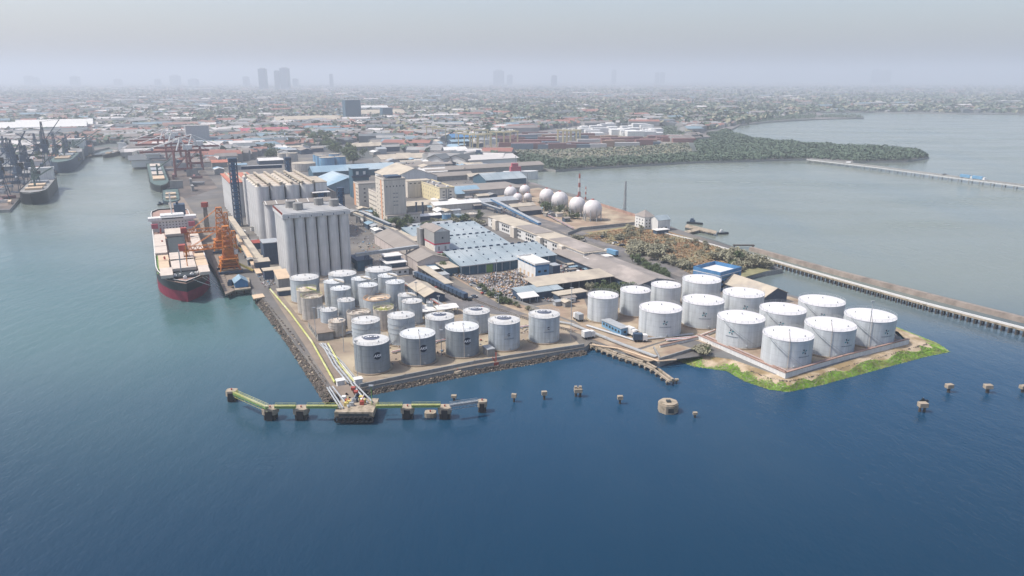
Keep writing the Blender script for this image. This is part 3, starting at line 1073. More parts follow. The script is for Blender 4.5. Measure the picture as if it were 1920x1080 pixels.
def bld(name, label, px, w, d, h, wall='offw', roof='croof', kind='flat', rise=None, cat='building', z0=LAND, ang=GRID, group=None, ov=.4, posts=False, parapet=0.0, world=None, wallspec=None):
    """building with its front-left corner at photograph pixel px; w along the front, d away to the back, h wall height"""
    g = world if world is not None else G(px[0], px[1], z0)
    t = thing(name, label, cat, (g[0], g[1], z0), ang, group)
    if posts:
        n = max(2, int(w // 5)), max(2, int(d // 6))
        pm = MB().box(-.15, .15, -.15, .15, 0, h - .02).mesh('post', 'steel')
        for i in range(n[0] + 1):
            for y in (.3, d - .3):
                place('post', pm, t, (.3 + (w - .6) * i / n[0], y, 0))
        for j in range(1, n[1]):
            for x in (.3, w - .3):
                place('post', pm, t, (x, .3 + (d - .6) * j / n[1], 0))
        if posts == 'half':
            MB().box(.5, w - .5, d * .35, d * .9, 0, h * .9).build('wall', wall, t)
    else:
        MB().box(0, w, 0, d, -.3, h).build('wall', wallspec or wall, t)
    mb = MB()
    if kind == 'flat':
        mb.box(-ov, w + ov, -ov, d + ov, h, h + .35)
        mb.build('roof', roof, t)
        if parapet:
            p = MB()
            for b in ((-ov, w + ov, -ov, -ov + .3), (-ov, w + ov, d + ov - .3, d + ov), (-ov, -ov + .3, -ov + .3, d + ov - .3), (w + ov - .3, w + ov, -ov + .3, d + ov - .3)):
                p.box(*b, h + .352, h + .35 + parapet)
            p.build('parapet', wall, t)
    elif kind in ('gy', 'gx'):
        ax = kind[1]
        span = w if ax == 'y' else d
        mb.gable(0, w, 0, d, h, h + (rise or span * .16), ax, 0, 1, ov)
        mb.build('roof', [roof, wall], t)
    elif kind in ('mono', 'monob'):
        r = rise or 1.2
        z = (h, h + r) if kind == 'mono' else (h + r, h)
        mb.raw([(-ov, -ov, z[0]), (w + ov, -ov, z[0]), (w + ov, d + ov, z[1]), (-ov, d + ov, z[1]), (-ov, -ov, z[0] + .25), (w + ov, -ov, z[0] + .25), (w + ov, d + ov, z[1] + .25), (-ov, d + ov, z[1] + .25)],
               [(3, 2, 1, 0), (4, 5, 6, 7), (0, 1, 5, 4), (1, 2, 6, 5), (2, 3, 7, 6), (3, 0, 4, 7)])
        mb.build('roof', roof, t)
        if not posts:
            MB().raw([(0, 0, h), (w, 0, h), (w, d, h), (0, d, h), (0, 0 if kind == 'monob' else d, h + r), (w, 0 if kind == 'monob' else d, h + r)],
                     [(0, 1, 5, 4), (0, 4, 3), (1, 2, 5)] if kind == 'monob' else [(2, 3, 4, 5), (0, 4, 3), (1, 2, 5)]).build('gable_wall', wall, t)
    return t


# --- silo blocks
def silo_block(label, px, nx, ny, r, h, base_h=5.0, cap='roof', conc='conc', z0=LAND):
    g = G(px[0], px[1], z0)
    w, d = nx * 2 * r, ny * 2 * r
    t = thing('grain_silo_block', label, 'grain silo', (g[0], g[1], z0), GRID, None)
    me = MB().cyl(0, 0, 0, h, r * .94, n=28, top=True).mesh('silo_cylinder', conc, True)
    for i in range(nx):
        for j in range(ny):
            if 0 < i < nx - 1 and 0 < j < ny - 1:
                continue
            place('silo_cylinder', me, t, (r + i * 2 * r, r + j * 2 * r, 0))
    MB().box(r * .95, w - r * .95, r * .95, d - r * .95, 0, h - .1).build('gap_shade_core', 'painted_dark', t)  # core coloured near-black to paint the shade in gaps between cylinders
    return t, w, d


def near_silo():
    h = 34.0
    t, w, d = silo_block('nearest grain silo block, six cylinders wide with white ribs and grey drums on top', (540, 525), 6, 5, 3.05, h)
    MB().box(-.2, w + .2, -.2, d + .2, h, h + 2.2).build('roof_slab', 'conc', t)
    MB().box(.5, w - .5, .5, d - .5, h + 2.19, h + 2.25).build('roof_deck', 'conc2', t)
    me = MB().box(0, w - .8, -.75, .75, .06, .6).mesh('roof_rib', 'whiteroof')
    for k in range(8):
        place('roof_rib', me, t, (.4, 1.6 + k * (d - 3) / 7, h + 2.2))
    dr = MB().cyl(0, 0, 0, 4.3, 2.75, n=24).mesh('roof_drum', 'conc2', True)
    for x, y in ((8.0, 20), (10.5, 11.0), (24.5, 23), (31.5, 15)):
        place('roof_drum', dr, t, (x, y, h + 2.2))
    for k in range(14):
        MB().box(-.35, .1, -.3, .3, 0, 1.1).build('roof_bracket', 'redsteel', t, loc=(-.1, .8 + k * 2.1, h + 2.2))
    sc = MB().box(-.22, .22, -.12, .1, -.7, .1).mesh('scupper', 'dsteel')
    for k in range(6):
        place('scupper', sc, t, (3 + k * 6.1, -.25, h + 1.0))


def far_silo():
    h = 36.0
    t, w, d = silo_block('largest grain silo block behind, long row of pale cylinders with conveyor ribs on the roof', (487, 450), 4, 7, 5.1, h)
    for i in range(4):
        for j in range(7):
            MB().cyl(0, 0, 0, .9, 4.6, 3.4, n=20).build('silo_lid', 'beigeroof', t, loc=(5.1 + i * 10.2, 5.1 + j * 10.2, h))
    for i in range(6):
        x = 2.5 + i * (w - 4) / 5
        b = MB()
        b.box(-.8, .8, 1, d - 1, 1.6, 2.6)
        for k in range(9):
            b.box(-.6, .6, 2 + k * (d - 5) / 8, 2.8 + k * (d - 5) / 8, 0, 1.6)
        b.build('roof_conveyor', 'croof', t, loc=(x, 0, h))
    MB().box(w + .05, w + 8, 2, d * .5, 0, h + .5).build('annex_wall', 'conc', t)
    MB().box(w + .05, w + 8.2, 1.8, d * .5 + .2, h + .5, h + 1).build('annex_roof', 'croof', t)


def mid_silo():
    h = 25.0
    t, w, d = silo_block('lower silo block between the two tall ones, under a brown double roof', (505, 455), 5, 3, 4.0, h)
    mb = MB()
    for y0 in (0, d / 2):
        mb.gable(-.3, w + 4, y0, y0 + d / 2 - .1, h + .4, h + 2.2, 'x', 0, 1, .3)
    mb.build('roof', ['broof', 'conc'], t)
    MB().box(-.3, w, -.3, d, h, h + .39).build('roof_slab', 'conc', t)
    g = MB()
    for k in range(6):
        x = k * (w + 2) / 6
        g.raw([(x, .1, h + .85), (x + .6, .1, h + .85), (x + .6, d / 4, h + 2.52), (x, d / 4, h + 2.52)], [(0, 1, 2, 3)])
    g.build('roof_light', 'whiteroof', t)


def left_silo():
    t, w, d = silo_block('pale silo block with a reddish roof, left of the dark blue elevator tower', (437, 409), 2, 6, 5.4, 27.5)
    MB().box(-.2, w + .2, -.2, d + .2, 27.5, 28.2).build('roof', 'terra', t)
    for k in range(2):
        MB().box(3 + k * 7, 4.2 + k * 7, 1, d - 1, 28.2, 29.4).build('roof_conveyor', 'croof', t)


def lattice(mb, x, y, z0, z1, b0, b1, n, r=.16, mi=0, plat=False):
    """square lattice tower tapering from half-width b0 to b1"""
    for k in range(n):
        za, zb = z0 + (z1 - z0) * k / n, z0 + (z1 - z0) * (k + 1) / n
        ba, bb = b0 + (b1 - b0) * k / n, b0 + (b1 - b0) * (k + 1) / n
        ca = [(x - ba, y - ba, za), (x + ba, y - ba, za), (x + ba, y + ba, za), (x - ba, y + ba, za)]
        cb = [(x - bb, y - bb, zb), (x + bb, y - bb, zb), (x + bb, y + bb, zb), (x - bb, y + bb, zb)]
        for i in range(4):
            j = (i + 1) % 4
            mb.tube(ca[i], cb[i], r * 1.3, 4, mi).tube(ca[i], cb[j], r * .8, 4, mi).tube(ca[j], cb[i], r * .8, 4, mi).tube(cb[i], cb[j], r, 4, mi)
        if plat:
            mb.box(x - bb, x + bb, y - bb, y + bb, zb, zb + .15, mi)


def elevator_tower(label, px, top_y, half, m='dsteel', head=True, z0=LAND):
    g = G(px[0], px[1], z0)
    h = height_to(g, top_y) - z0
    t = thing('elevator_tower', label, 'elevator tower', (g[0], g[1], z0), GRID)
    mb = MB()
    n = max(4, int(h / 3.2))
    lattice(mb, 0, 0, 0, h, half, half, n, .2, 0, True)
    mb.build('frame', m, t)
    MB().box(-half * .55, half * .55, -half * .55, half * .55, 0, h - .3).build('bucket_casing', 'blue', t)
    if head:
        MB().box(-half * 1.15, half * 1.15, -half * 1.15, half * 1.15, h, h + 2.6).build('head_house', m, t)
    return t, g, h


near_silo()
far_silo()
mid_silo()
left_silo()
elevator_tower('tall dark blue lattice elevator tower beside the largest silo block', (448, 424), 303, 2.6)
g_ = G(548, 360)


def gallery(label, p, q, w=2.2, h=2.2, legs=3, m='steel', mroof='croof', lm='dsteel', group=None, z0=LAND, name='conveyor_gallery'):
    """enclosed belt gallery between two world points, on trestle legs"""
    p, q = Vector(p), Vector(q)
    t = thing(name, label, 'conveyor', (p.x, p.y, z0), 0, group)
    o = Vector((p.x, p.y, z0))
    a, b = p - o, q - o
    MB().bar(a, b, w, h).build('casing', m, t)
    MB().bar(a + Vector((0, 0, .25)), b + Vector((0, 0, .25)), w + .5, .24).build('roof', mroof, t)
    for k in range(legs):
        f = (k + .5) / legs
        c = a + (b - a) * f
        zt = c.z - h
        if zt < 1:
            continue
        mb = MB()
        lattice(mb, c.x, c.y, 0, zt, 1.5, 1.0, max(2, int(zt / 4)), .14)
        mb.build('trestle', lm, t)
    return t


def GZ(x, y, z):
    return G(x, y, z)


gallery('dark blue conveyor bridge along the top edge of the largest silo block', GZ(452, 312, 41), GZ(528, 309, 41), 3, 2.4, 0, 'dsteel', 'steel')
elevator_tower('small dark blue tower behind the silo roof at the far end of its bridge', (545, 372), 300, 2.4)
elevator_tower('blue lattice tower at the back right corner of the nearest silo block', (642, 425), 352, 2.2, 'dsteel', False)
tw = elevator_tower('blue frame tower with a white roof behind the nearest silo block', (607, 440), 361, 3.2, 'dsteel', False)[0]
MB().box(-6, 6, -3, 3, 0, .4).build('roof', 'whiteroof', tw, loc=(0, 0, height_to(G(607, 440), 361) - LAND + .2))

# --- cream flour mill
t = bld('flour_mill_tower', 'tall cream mill tower with rows of tiny windows and a flat roof', (723, 419), 17, 22, 32.5, 'cream', 'broof', 'flat', cat='mill building', ov=.1, parapet=1.1)
windows(t, 'f', 1, 16.5, 27, 29, 6, 1, .7, 1.1, 0)
windows(t, 'f', 6.5, 11, 12, 24, 2, 4, 1.7, .8, 0, 'greycl')
windows(t, 'l', 1, 21, 4, 30, 3, 8, 1, 1, 0)
MB().box(4, 15, 3, 14, 33.7, 35.2).build('roof_plant', 'dsteel', t)
MB().box(-.06, .02, 6, 9, 0, 32.3).build('stair_panel', 'orangew', t)
w_ = bld('mill_annex', 'low cream annex with a row of small windows at the foot of the mill tower', (727, 421), 26, 8, 6, 'cream', 'broof', 'flat', cat='mill building', ov=.1)
windows(w_, 'f', 1, 25, 2.5, 4.5, 10, 1, .8, 1.2, 0)
t = bld('mill_wing', 'cream mill wing with pilasters directly behind the tall tower', (710, 406), 16, 26, 18, 'cream', 'broof', 'flat', cat='mill building', ov=.1, parapet=.8)
windows(t, 'l', .5, 25.5, 2, 16.5, 9, 4, 1.2, 1.1, 0)
t = bld('orange_mill_wing', 'cream mill block with an orange-stained end wall under the blue headhouse', (674, 388), 30, 16, 19, 'cream', 'broof', 'flat', cat='mill building', ov=.1, parapet=.8)
MB().box(-.08, .02, 10, 15.9, 0, 18.8).build('end_wall', 'orangew', t)
windows(t, 'f', 2, 28, 3, 17, 4, 4, 1.6, 1, 0)
windows(t, 'l', 1, 9, 2, 17, 3, 5, 1, 1.2, 0)
t = bld('headhouse', 'dark blue headhouse tower with a flat pale roof behind the cream mill', (664, 372), 15, 14, 27, 'bluewall', 'blueroof2', 'flat', cat='headhouse', ov=.8)
MB().box(-1.2, 16.2, -1.2, 2, 19, 21).build('balcony', 'dsteel', t)
windows(t, 'f', 1, 14, 20, 26, 2, 1, 2.4, 3, -.02, 'offw', 'window')
t = bld('mill_hall', 'plain cream hall with a row of dark vents behind the mill tower', (765, 371), 23, 12, 15, 'cream', 'croof', 'flat', cat='mill building', ov=.1)
windows(t, 'f', 1, 22, 12.4, 13.6, 5, 1, 2, .9, 0)
t = bld('yellow_mill_block', 'pale yellow mill block with tall window bays and a cluttered grey roof', (825, 383), 14, 57, 13.5, 'yellowr', 'broof', 'flat', cat='mill building', ov=.1, parapet=.8, wallspec='cream')
MB().box(-.06, .02, .05, 56.9, .1, 13.3).build('side_wall', 'yellowr', t)
windows(t, 'f', .5, 13.5, 1, 12, 2, 4, 2, 1, 0, 'glass')
MB().box(5.5, 6.8, -.08, .02, .2, 13).build('stair_panel', 'conc2', t)
MB().box(7.8, 9.1, -.08, .02, .2, 13).build('stair_panel', 'conc2', t)
windows(t, 'l', 1, 56, 2, 12.5, 9, 3, .9, 1.5, -.06, 'broof')
for k in range(7):
    MB().box(0, R.uniform(1.5, 3), 0, R.uniform(2, 4), 0, R.uniform(.8, 1.8)).build('roof_unit', R.choice(['offw', 'dsteel', 'steel']), t, loc=(R.uniform(1, 10), 4 + k * 7.2, 13.9))

# --- intake tower with red bands
t = bld('intake_tower', 'grey gabled intake tower with red bands above white panels', (816, 494), 9.5, 17, 19, 'offw', 'broof2', 'gy', 2.2, cat='intake building', wallspec='offw')
MB().box(-.25, 9.75, -.25, 17.2, 12, 19.05).build('upper_cladding', 'greycl', t)
MB().box(-.33, 9.83, -.33, 17.28, 11.3, 12.1).build('red_band', 'redband', t)
MB().box(-.5, 10.4, -1.6, -.02, 5.6, 6.9).build('balcony', 'redband', t)
MB().box(-.3, 9.8, -.3, 17.2, 5.0, 5.5).build('floor_band', 'steel', t)
windows(t, 'f', .5, 9, 7.3, 10.6, 2, 1, 1.2, 2.4, 0, 'greycl', 'panel')
windows(t, 'l', 1, 16, 6.4, 10.8, 5, 1, 2.2, 3.6, 0, 'cream', 'panel')
windows(t, 'l', 1, 16, 1, 4.5, 4, 1, 1.4, 1.6, 0)
windows(t, 'f', 4, 6, 14.5, 16, 1, 1, 1, 1, -.26)
s_ = bld('intake_silo', 'grey clad silo shaft attached to the back of the red banded tower', (800, 480), 8.5, 7, 18.2, 'greycl', 'broof2', 'gy', 2.2, cat='intake silo', world=G(816, 494) + Vector((V[0] * 17.6, V[1] * 17.6, 0)))
for k in range(2):
    MB().cyl(-1.4, 1.8 + k * 3.6, 3.5, 18, 1.5, n=14).build('silo_shaft', 'greycl', s_, True)
    MB().cyl(-1.4, 1.8 + k * 3.6, 1.5, 3.5, .4, 1.5, n=14, top=False).build('hopper', 'steel', s_, True)
bld('blue_shed', 'long dark blue shed with a tan roof leading up to the intake tower', (779, 475), 9, 40, 7, 'bluewall', 'croof', 'monob', .8, cat='shed')
bld('grain_warehouse', 'long grain warehouse with a brown low roof and pinkish ribbed wall', (784, 511), 19, 86, 6.2, 'pinkw', 'broof', 'gy', 3.0, cat='warehouse')
t = bld('pump_house', 'small stepped building with two white roofs beside the brown-roofed warehouse', (727, 515), 11, 13, 6.2, 'dsteel', 'whiteroof', 'flat', cat='pump house', ov=.7)
MB().box(1, 10, 5.5, 12.6, 6.352, 9.0).build('upper_floor', 'dsteel', t)
MB().box(.2, 10.8, 4.8, 13.2, 9.0, 9.4).build('upper_roof', 'whiteroof', t)
MB().box(.5, 11, -4.5, -.02, 0, 3.4).build('porch_wall', 'offw', t)
MB().box(0, 11.6, -5.2, -.2, 3.4, 3.7).build('porch_roof', 'broof2', t)
windows(t, 'f', 1, 10.5, .8, 2.8, 3, 1, 1.4, 1.2, -4.5)
bld('dark_shed', 'dark blue boxy shed beside the foot of the nearest silo block', (671, 509), 9, 16, 6, 'bluewall', 'dsteel', 'flat', cat='shed')
gallery('grey conveyor bridge from the nearest silo block to the intake tower', GZ(667, 476, 13), GZ(784, 460, 13), 1.8, 1.5, 3, 'steel', 'steel')
gallery('long belt conveyor climbing past the cream mill toward the silos', GZ(664, 398, 10), GZ(745, 432, 7), 2.0, 1.6, 5, 'steel', 'croof')
gallery('second belt conveyor running beside the mill conveyor', GZ(676, 396, 12), GZ(732, 420, 10), 1.6, 1.4, 3, 'dsteel', 'steel')

# --- big sawtooth warehouse
g0 = G(864, 517)
t = thing('sawtooth_warehouse', 'huge pale blue sawtooth roof warehouse with dark blue walls', 'warehouse', tuple(g0), GRID)
bands = [(0, 62, 0, 27, 5.4), (0, 49, 27, 64, 5.8), (0, 53, 64, 104, 6.2)]
wl_ = MB()
for i, (x0, x1, y0, y1, hh) in enumerate(bands):
    wl_.box(x0 + .2, x1 - .2, y0 + (.2 if i == 0 else .01), y1, -.3, hh)
wl_.build('wall', 'bluewall', t)
for x0, x1, y0, y1, hh in bands:
    zr = hh + 3.2
    o = MB().raw([(x0 - .4, y0 - .4, hh), (x1 + .4, y0 - .4, hh), (x1 + .4, y1 - .6, zr), (x0 - .4, y1 - .6, zr), (x0 - .4, y0 - .4, hh + .2), (x1 + .4, y0 - .4, hh + .2), (x1 + .4, y1 - .6, zr + .2), (x0 - .4, y1 - .6, zr + .2)],
                 [(3, 2, 1, 0), (4, 5, 6, 7), (0, 1, 5, 4), (1, 2, 6, 5), (2, 3, 7, 6), (3, 0, 4, 7)]).build('roof_sheet', 'blueroof', t)
    MB().raw([(x0, y0, hh), (x0, y1 - .7, hh), (x0, y1 - .7, zr), (x1, y0, hh), (x1, y1 - .7, hh), (x1, y1 - .7, zr)], [(0, 1, 2), (5, 4, 3), (1, 4, 5, 2)]).build('gable_wall', 'bluewall', t)
    vm = MB().box(-.3, .3, -.3, .3, 0, .7).mesh('roof_vent', 'dsteel')
    for a in range(3):
        for b in range(8):
            fy = (a + .6) / 3.2
            place('roof_vent', vm, o, (x0 + (b + .5) * (x1 - x0) / 8 + a * .8, y0 + fy * (y1 - y0), hh + fy * 3.2 + .2))
vm = MB().box(-1.1, 1.1, -.3, .3, 0, .9).mesh('step_line_box', 'dsteel')  # added dark boxes, drawing the dark step line between roof bands
for (x0, x1, y0, y1, hh), nv in ((bands[0], 13), (bands[1], 11), (bands[2], 9)):
    for k in range(nv):
        place('step_line_box', vm, t, (x0 + (k + .5) * (x1 - x0) / nv, y1 - .9, hh + 3.25))
pm = MB().box(-.2, .2, -.12, .1, 0, 5.3).mesh('pilaster', 'steel')
for k in range(13):
    place('pilaster', pm, t, (.4 + k * 61.2 / 12, .15, 0))
MB().box(15.6, 19.9, .1, .3, 0, 4.6).build('loading_door', 'green', t)
MB().bar((0, -.6, 5.6), (34, -.6, 5.6), .3, .5).build('gutter', 'steel', t)
bld('canopy_annex', 'flat beige annex roof on the left corner of the sawtooth warehouse', (845, 513), 7.5, 24, 4.6, 'bluewall', 'croof', 'flat', cat='annex', ov=.6, world=g0 + Vector((-U[0] * 8.4 + V[0] * 2, -U[1] * 8.4 + V[1] * 2, 0)))
bld('awning', 'pale sloping awning in front of the beige annex of the sawtooth warehouse', (830, 515), 3.5, 18, 3.2, 'offw', 'whiteroof', 'flat', cat='awning', posts=True, world=g0 + Vector((-U[0] * 13.2 + V[0] * 1, -U[1] * 13.2 + V[1] * 1, 0)))

# --- blue and white switch house
t = bld('switch_house', 'tall white and blue switch house with a flat white roof by the scrap heap', (1003.75, 528), 8.5, 21, 9.2, 'offw', 'whiteroof', 'flat', cat='switch house', ov=.5, parapet=.7)
MB().box(-.1, 8.6, -.1, 21.1, 8.0, 9.19).build('blue_band', 'blue', t)
MB().box(.02, 8.48, -.14, .02, 0, 8).build('front_panel', 'bluet', t)
windows(t, 'l', .8, 20.2, 8.1, 9.1, 5, 1, 1.4, .7, -.1)
windows(t, 'l', .8, 20.2, .6, 4.2, 4, 1, 2, 2.6, 0, 'tan', 'panel')
windows(t, 'f', .5, 8, 4.6, 6.2, 2, 1, 1.6, 1.2, -.14)
windows(t, 'f', 2.5, 6, 0, 3, 1, 1, 1.6, 2.4, -.14, 'bluewall', 'door')
bld('transformer_box', 'dark grey transformer box to the right of the white and blue switch house', (1037, 517), 4.5, 6, 5.5, 'dsteel', 'steel', 'flat', cat='transformer', ov=.2)

# --- long office, sloping shed, long low shed
t = bld('office_block', 'long two-storey white office with a brown-grey roof beside the main road', (1095, 497), 15, 136, 7.0, 'offw', 'croof', 'flat', cat='office building', ov=.7)
for k, (a, b) in enumerate(((1, 44), (62, 92))):
    MB().box(.6, 14.4, a, b, 7.35, 7.6).build('roof_sheet', 'broof2', t)
for k in range(7):
    y = 8 + k * 18.5
    windows(t, 'l', y, y + 12, .8, 6.3, 4, 2, 2.1, 1.5, 0)
for y in (22, 50, 88, 118):
    MB().box(-2.6, -.02, y, y + 6, 0, 7.2).build('stair_bay', 'cream', t)
windows(t, 'f', 1, 14, 1, 6, 5, 2, 1.6, 1.4, 0)
MB().box(-1.5, 16, -7, -.8, 5.2, 5.5).build('porch_roof', 'whiteroof', t)
bld('sloping_warehouse', 'long grey-brown warehouse with a white ridge stripe sloping down to the white tanks', (1193, 549), 24, 88, 4.0, 'dsteel', 'broof2', 'gy', 2.4, cat='warehouse', ov=1.0)
t = bld('open_shed', 'long low open shed with a tan roof and dark bays across the yard', (1008, 553), 45, 13, 4.6, 'dsteel', 'croof', 'mono', .9, cat='open shed', posts='half', ov=1.2)
bld('workshop', 'low workshop with a pale blue sheet roof beside the scrap heap', (976, 566), 24, 9, 3.6, 'dsteel', 'blueroof', 'mono', 1.2, cat='workshop')
bld('small_canopy', 'small white tilted canopy in front of the pale blue workshop roof', (979, 571), 9, 5, 3.0, 'offw', 'whiteroof', 'mono', 1.2, cat='canopy', posts=True)
bld('flat_store', 'low store with a cream flat roof behind the leftmost white tank', (1048, 566), 16, 6, 3.2, 'dsteel', 'croof', 'flat', cat='store', ov=.6)
t = bld('control_shed', 'blue control shed with a grey pitched roof among the white tanks', (1164, 631), 4, 15, 3.0, 'bluet', 'steel', 'monob', .5, cat='control shed')
windows(t, 'l', .5, 14.5, 1.1, 2.4, 6, 1, 1.4, 1, 0)
windows(t, 'f', .6, 3.4, 1.1, 2.4, 1, 1, 1.2, 1, 0)
# --- blue parapet house and waterside warehouse
gb = G(1348, 548)
t = bld('blue_parapet_building', 'bright blue building with a deep parapet round its white roof behind the tanks', None, 19, 17, 8.4, 'blue', 'whiteroof', 'flat', cat='building', ov=.0, ang=rad(40), world=gb, parapet=1.9)
windows(t, 'f', 1, 18, 1.2, 6.6, 5, 2, 2.2, 1.3, 0)
MB().box(2, 17, -.1, .02, 6.7, 7.8).build('sign_band', 'bluewall', t)
bld('waterside_warehouse', 'grey gabled warehouse with dark open end on the water behind the tanks', (1432, 573), 15, 30, 4.6, 'dsteel', 'croof', 'gy', 3.4, cat='warehouse', ov=.8)
# --- white villa by the bay
t = bld('white_villa', 'white two-storey villa with a dark pyramid roof at the bay shore', (1208, 431), 9, 12, 9, 'offw', 'whiteroof', 'flat', cat='villa', ov=.3)
MB().raw([(-.5, -.5, 9.36), (9.5, -.5, 9.36), (9.5, 12.5, 9.36), (-.5, 12.5, 9.36), (4.5, 6, 13.6)], [(0, 1, 4), (1, 2, 4), (2, 3, 4), (3, 0, 4)]).build('pyramid_roof', 'broof2', t)
windows(t, 'f', .5, 8.5, 1, 8, 3, 3, .9, 1, 0)
windows(t, 'l', .8, 11.2, 1, 8, 3, 3, .9, 1, 0)
t = bld('white_annex', 'white gabled annex on posts right of the dark roofed villa', (1233, 434), 11, 9, 8, 'offw', 'blueroof', 'gx', 2.6, cat='annex')
windows(t, 'f', 2, 9, .5, 3, 2, 1, 1.8, 2.2, 0)
bld('gate_hut', 'small hut with a white roof at the foot of the white villa', (1232, 440), 10, 5, 2.8, 'dsteel', 'whiteroof', 'flat', cat='hut', ov=.6)
# --- gabled sheds in the truck yard
for lab, px, w, d in (('open gabled shed with pale roof, rear one of the pair beside the wagon yard', (782, 560), 10.5, 14), ('open gabled shed with pale roof, front one of the pair beside the wagon yard', (797, 570), 10.5, 12)):
    bld('gabled_shed', lab, px, w, d, 3.6, 'dsteel', 'croof', 'gy', 2.1, cat='shed', group='open gabled sheds in the wagon yard')
bld('flat_canopy', 'white flat canopy left of the narrow upright vessel', (795, 598), 6, 9, 3.2, 'dsteel', 'whiteroof', 'mono', .4, cat='canopy', posts=True)
bld('flat_canopy', 'white folded canopy right of the narrow upright vessel', (822, 594), 10, 7, 3.2, 'dsteel', 'whiteroof', 'gx', .8, cat='canopy', posts=True)
t = bld('quay_hut', 'long flat grey-brown roofed hut beside the quay road', (597, 640), 6.5, 20, 3.2, 'conc2', 'road', 'flat', cat='hut', ov=.3)
windows(t, 'l', 1, 19, 1, 2.4, 5, 1, 1.4, 1, 0)
t = bld('yard_office', 'small grey yard office with a pale roof beside the white wagon platform', (830, 527), 4, 13, 3.2, 'conc', 'steel', 'flat', cat='office', ov=.3)
windows(t, 'l', 1, 12, 1, 2.4, 4, 1, 1.3, 1, 0)
bld('waterside_shed', 'small concrete shed at the water edge between two front tanks', (915, 670), 3.0, 5, 3.0, 'conc2', 'steel', 'flat', cat='shed', ov=.2)
bld('pitched_store', 'small store with a blue-grey roof at the end of the brown-roofed warehouse', (797, 511), 9, 7, 3.4, 'pinkw', 'blueroof2', 'mono', .8, cat='store')
# ------------------------------------------------------------------ bulk carrier at the quay
def ship_frame():
    stem = G(356, 566, 0)
    a, b = G(291, 505, 11), G(285, 436, 11)
    ax = Vector((b.x - a.x, b.y - a.y, 0)).normalized()
    return stem, ax


def hull_mesh(mb, L, half, z0, z1, mi, bow=.16, stern=.06, rake=4.0, draft_in=.0, n=26):
    """closed hull side between two heights; local y runs aft from the stem"""
    def outline(z):
        k = (z - z0h) / (z1h - z0h)
        pts = []
        for i in range(n + 1):
            t = i / n
            y = L * t
            if t < bow:
                s = math.sin(math.pi / 2 * (t / bow)) ** (.62 - .12 * k)
            elif t > 1 - stern:
                s = 1 - .35 * ((t - (1 - stern)) / stern) ** 2
            else:
                s = 1
            y2 = y - rake * k * (1 - t / bow) if t < bow else y
            pts.append((half * s, y2))
        return pts
    z0h, z1h = 0.0, 12.0
    a, b = outline(z0), outline(z1)
    for i in range(n):
        for sg in (1, -1):
            q = [(sg * a[i][0], a[i][1], z0), (sg * a[i + 1][0], a[i + 1][1], z0), (sg * b[i + 1][0], b[i + 1][1], z1), (sg * b[i][0], b[i][1], z1)]
            mb.face(q if sg > 0 else q[::-1], mi)
    mb.face([(-a[n][0], a[n][1], z0), (a[n][0], a[n][1], z0), (b[n][0], b[n][1], z1), (-b[n][0], b[n][1], z1)][::-1], mi)
    return b


